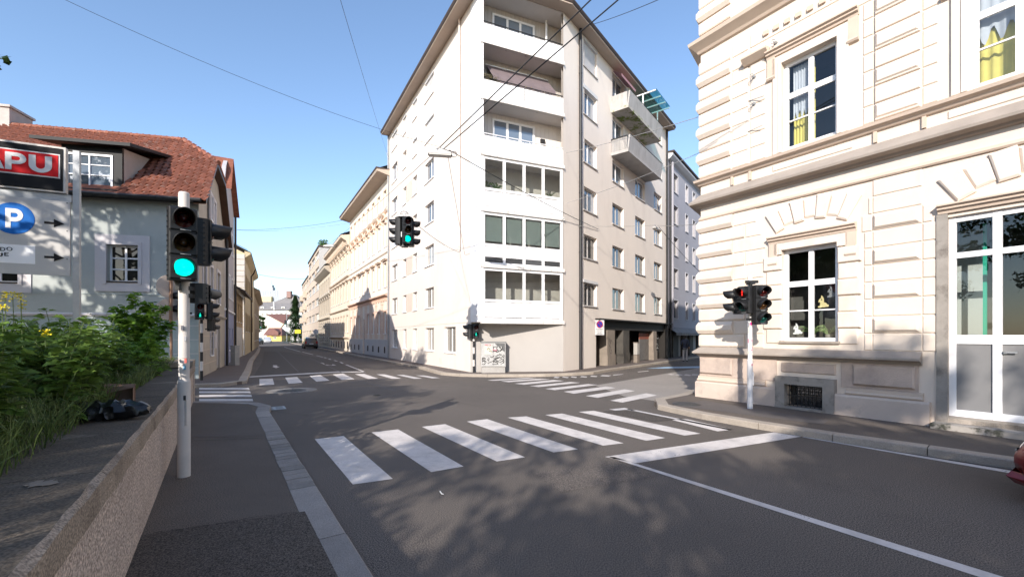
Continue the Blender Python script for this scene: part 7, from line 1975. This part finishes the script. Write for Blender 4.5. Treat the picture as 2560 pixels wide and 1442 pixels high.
    b = MB(); b.faces([(h-.3,-.84*k_,.27),(h+.04,-.6*k_,.27),(h+.06,.6*k_,.27),(h-.3,.84*k_,.27),(h-.3,-.80*k_,.19),(h+.0,-.56*k_,.20),(h+.0,.56*k_,.20),(h-.3,.80*k_,.19),(h-.3,-.82*k_,.33),(h+.02,-.58*k_,.33),(h+.02,.58*k_,.33),(h-.3,.82*k_,.33)],
        [(0,1,5,4),(1,2,6,5),(2,3,7,6),(8,9,1,0),(9,10,2,1),(10,11,3,2)]); b.build('front_lip', paint, T, fr)
    return T
sdir = (-.50, .866)
g = G(760, 871.5); car('parked_car', 'grey-brown people carrier driving away down the far street', (g.x, g.y+1.8, 0), (-.50, .866), (0.10, 0.085, 0.08), 4.4, 1.8, 1.68, True)
g = P(668, 849, 118); car('parked_car', 'white off-road car near the bend of the far street', (g.x, g.y, 0), (.55, -.83), (0.62, 0.62, 0.63), 4.4, 1.85, 1.6)
g = P(643, 852, 95); car('parked_car', 'dark blue car coming along the left kerb of the far street', (g.x, g.y, 0), (.35, -.93), (0.09, 0.13, 0.19), 4.3, 1.75, 1.48)
nose = P(2538, 1190, 4.75); hd = Vector((-.555, .832)); cc = nose - Vector((hd.x, hd.y, 0))*2.1 + Vector((.832, .555, 0))*.52
car('parked_car', 'dark red car whose front corner enters at the right edge', (cc.x, cc.y, 0), (hd.x, hd.y), (0.22, 0.012, 0.015), 4.2, 1.78, 1.48)

# ================================================================ PEDESTRIAN in the right-hand street
def person(label, loc, yaw, h=1.74):
    T = thing('person', label, 'person', loc); k = h/1.75
    J = {'pelvis': (0,0,.95), 'waist': (0,-.01,1.1), 'chest': (0,0,1.32), 'neck': (0,.0,1.48), 'neck2': (0,-.01,1.54), 'head': (0,-.02,1.63), 'crown': (0,-.01,1.72),
         'hipL': (-.09,0,.9), 'kneeL': (-.1,-.03,.5), 'ankL': (-.11,.03,.09), 'toeL': (-.12,-.12,.04), 'hipR': (.09,0,.9), 'kneeR': (.1,-.01,.5), 'ankR': (.11,.04,.09), 'toeR': (.12,-.11,.04),
         'shL': (-.17,0,1.42), 'elL': (-.24,.02,1.15), 'wrL': (-.24,-.08,.93), 'haL': (-.235,-.11,.85), 'shR': (.17,0,1.42), 'elR': (.25,-.02,1.18), 'wrR': (.27,-.2,1.05), 'haR': (.265,-.27,1.03)}
    Rr = {'pelvis': .135, 'waist': .125, 'chest': .15, 'neck': .075, 'neck2': .055, 'head': .088, 'crown': .075, 'hipL': .095, 'kneeL': .065, 'ankL': .05, 'toeL': .04, 'hipR': .095, 'kneeR': .065, 'ankR': .05, 'toeR': .04,
          'shL': .07, 'elL': .052, 'wrL': .035, 'haL': .035, 'shR': .07, 'elR': .052, 'wrR': .035, 'haR': .035}
    E = [('pelvis','waist'),('waist','chest'),('chest','neck'),('neck','neck2'),('neck2','head'),('head','crown'),('pelvis','hipL'),('hipL','kneeL'),('kneeL','ankL'),('ankL','toeL'),('pelvis','hipR'),('hipR','kneeR'),('kneeR','ankR'),('ankR','toeR'),
         ('chest','shL'),('shL','elL'),('elL','wrL'),('wrL','haL'),('chest','shR'),('shR','elR'),('elR','wrR'),('wrR','haR')]
    names = list(J); me = bpy.data.meshes.new('figure'); me.from_pydata([tuple(c*k for c in J[n]) for n in names], [(names.index(a), names.index(c)) for a, c in E], [])
    o = bpy.data.objects.new('figure_source', me); COL.objects.link(o)
    sk = o.modifiers.new('skin', 'SKIN'); sk.use_smooth_shade = True
    for i, n in enumerate(names):
        r = Rr[n]*k; sv = me.skin_vertices[0].data[i]; sv.radius = (r, r*(.72 if n in ('pelvis','waist','chest') else 1)); sv.use_root = (n == 'pelvis')
    ss = o.modifiers.new('sub', 'SUBSURF'); ss.levels = 2; ss.render_levels = 2
    dg = bpy.context.evaluated_depsgraph_get(); ev = o.evaluated_get(dg); bm_ = bpy.data.meshes.new_from_object(ev)
    bpy.data.objects.remove(o)
    mats = [mat('skin', (0.45, 0.28, 0.2), 0.6), mat('hair_dark', (0.02, 0.016, 0.014), 0.7), mat('jacket_navy', (0.035, 0.045, 0.075), 0.8), mat('trousers_pale', (0.42, 0.41, 0.42), 0.85), mat('shoe_dark', (0.03, 0.028, 0.027), 0.6)]
    bm_.materials.clear()
    for m in mats: bm_.materials.append(m)
    for p_ in bm_.polygons:
        c = p_.center; z = c.z/k; p_.use_smooth = True
        if z > 1.52: p_.material_index = 1 if (z > 1.66 or c.y > -.03*k) else 0
        elif abs(c.x) > .19*k and z < 1.0: p_.material_index = 0
        elif z > .96 or abs(c.x) > .19*k: p_.material_index = 2
        elif z > .1: p_.material_index = 3
        else: p_.material_index = 4
    ob = place('body', bm_, T, Frame(loc, math.cos(yaw), math.sin(yaw)))
    f2 = Frame(loc, math.cos(yaw), math.sin(yaw))
    b = MB()                       # jacket hem over the trousers
    ring_ = [(math.cos(t*.5236)*.165*k, math.sin(t*.5236)*.125*k) for t in range(12)]
    pts = [(x*.98, y*.98, 1.12*k) for x, y in ring_]+[(x*1.06, y*1.06, .9*k) for x, y in ring_]
    b.faces(pts, [(i, (i+1) % 12, 12+(i+1) % 12, 12+i) for i in range(12)]); smoothed(b.build('jacket_hem', mats[2], T, f2))
    return T, f2
g = P(1713, 903, 28.2); yaw = math.atan2(-.609, .793) + R(190)
pl = Vector((g.x, g.y, .12))
T, f2 = person('pedestrian in dark jacket and pale trousers walking away by the shops', pl, yaw+R(0))
bg_ = thing('shoulder_bag', 'dark shoulder bag hanging on the pedestrian back', 'bag', f2.w(.08, .2, .9)+Vector((0,0,0)))
fb_ = Frame(f2.w(.06, .13, .98), f2.c, f2.s)
b = MB(); b.boss(-.17, .17, -.16, .14, .12, .04, .06); smoothed(b.build('pouch', mat('bag_black', (0.02, 0.02, 0.025), 0.7), bg_, fb_))
b = MB(); b.tube([(-.12,.03,.1),(-.18,.02,.3),(-.2,-.1,.46),(-.12,-.26,.42)], .014, 5); b.build('strap', MATS['bag_black'], bg_, fb_)

# ================================================================ TREES
M_bark = mat('bark', (0.10, 0.08, 0.065), 0.95, 0.25, 5, 0.8, 18, 0.1, stretch=(1, 1, .3))
M_tl = leaf_mat('tree_leaf', (0.03, 0.065, 0.014), (0.065, 0.12, 0.03), 0.35, 0.35)
def tree_meshes(key, h, r, n, ls, seed, cz=.62):
    if key in CACHE: return CACHE[key]
    r_ = random.Random(seed); tr = MB(); lf = MB()
    tr.tube([(0,0,0),(.05,.03,h*.2),(-.05,.05,h*.45),(.04,0,h*.8)], [.22,.17,.13,.03], 9)
    cl = []
    for i in range(34):
        while True:
            v = Vector((r_.uniform(-1,1), r_.uniform(-1,1), r_.uniform(-1,1)))
            if v.length < 1 and v.length > .25: break
        c = Vector((v.x*r, v.y*r, h*cz+v.z*h*.36)); cl.append((c, r_.uniform(.5, 1.05)*r*.30))
        z0 = max(h*.18, c.z-h*.28*r_.uniform(.4, 1)); tr.tube([(0,0,z0), Vector((c.x*.5, c.y*.5, (z0+c.z)/2+.15)), c], [.06,.04,.015], 5)
    for i in range(n):
        c, cr = r_.choice(cl); d = rv(r_).normalized()*cr*(r_.random()**.45); q = c+Vector((d.x*1.25, d.y*1.25, d.z*.75))
        a = rv(r_).normalized()*ls*r_.uniform(.6, 1.3); e = a.cross(rv(r_)).normalized()*ls*.55
        lf.faces([q-a, q-a*.1+e, q+a, q-a*.1-e], [(0,1,2,3)])
    CACHE[key] = (tr.mesh('trunk', M_bark), lf.mesh('crown', M_tl)); return CACHE[key]
def tree(x, y, key, h, r, n, ls, seed, label, z=0.0, s=1.0, a=0.0, cat='tree', group=None):
    tm, cm = tree_meshes(key, h, r, n, ls, seed); T = thing('tree', label, cat, (x, y, z), group)
    for nm, me in (('trunk', tm), ('crown', cm)):
        o = place(nm, me, T, None, (0, 0, 0), a); o.scale = (s, s, s)
    return T
TREES = [(-13.85, 7.4, 'a', 1.0, .3, 1.0, 'garden tree at the left edge, only its branch tips in view'),
         (-10.2, 1.8, 'c', .78, 2.1, 1.0, 'garden tree left of the viewpoint, second from the lane'),
         (-14.3, 3.6, 'b', .74, .4, 1.0, 'garden tree between the viewpoint and the narrow lane'),
         (-18.7, 4.2, 'a', 1.25, 4.0, 1.0, 'garden tree shading the blue-grey house gable'),
         (-24.6, 3.4, 'b', 1.25, 1.0, 1.0, 'garden tree farthest left behind the parking sign'),
         (-5.7, -7.2, 'c', .80, 3.3, .4, 'street tree just behind the viewpoint over the wall'),
         (-9.6, -4.6, 'c', .92, 5.1, .9, 'low garden tree behind the parking sign'),
         (-1.6, -9.3, 'c', .88, 2.4, 0, 'street tree behind the viewpoint above the pavement'),
         (2.0, -11.0, 'b', 1.12, .7, 0, 'tall street tree behind the viewpoint shading the school door'),
         (-3.0, -13.5, 'b', .9, 5.5, 0, 'street tree well behind the viewpoint'),
         (4.4, -9.6, 'b', 1.08, 2.9, 0, 'street tree behind the viewpoint opposite the school door'),
         (5.4, -13.0, 'a', 1.0, 1.4, 0, 'street tree behind the viewpoint on the road side')]
for x, y, k, s, a, z, lab in TREES:
    tree(x, y, k, 10.0, 3.2, {'a': 12000, 'b': 12000, 'c': 4600}[k], .13, {'a': 3, 'b': 11, 'c': 23}[k], lab, z*1.0, s, a, group='trees behind the viewpoint')
# conifer and leafy tree at the end of the street
def conifer(x, y, h, r, label):
    r_ = random.Random(5); T = thing('conifer', label, 'tree', (x, y, 0)); MB().cyl((0,0,0),(0,0,h*.95),.3,.04,8).build('trunk', M_bark, T); b = MB()
    for i in range(5200):
        t = r_.random()**.8; z = h*(.05+.95*t); rr = r*(1-t)**.75*(.75+.25*math.sin(t*38))*r_.uniform(.35, 1.0)+.15; a = r_.uniform(0, 6.28); c = Vector((math.cos(a)*rr, math.sin(a)*rr, z-rr*.25))
        d = Vector((math.cos(a), math.sin(a), -.35))*r_.uniform(.25,.5); e = d.cross(Vector((0,0,1))).normalized()*.12; b.poly([c-d, c+e, c+d, c-e])
    b.build('crown', leaf_mat('conifer_leaf', (0.03, 0.065, 0.025), (0.06, 0.11, 0.04)), T)
d = 112; conifer((738-HX)/FPX*d, d, zz(738, d), 3.4, 'tall dark conifer at the end of the street')
d = 104; tree((642-HX)/FPX*d, d, 'f', 8.0, 2.0, 3000, .25, 8, 'pale leafy street tree at the far left kerb', 0, .95)
d = 112; tree((664-HX)/FPX*d, d+20, 'g', 4.5, 2.2, 2500, .22, 9, 'dark round bush in front of the small red-roofed house', 0, 1.0, cat='bush')
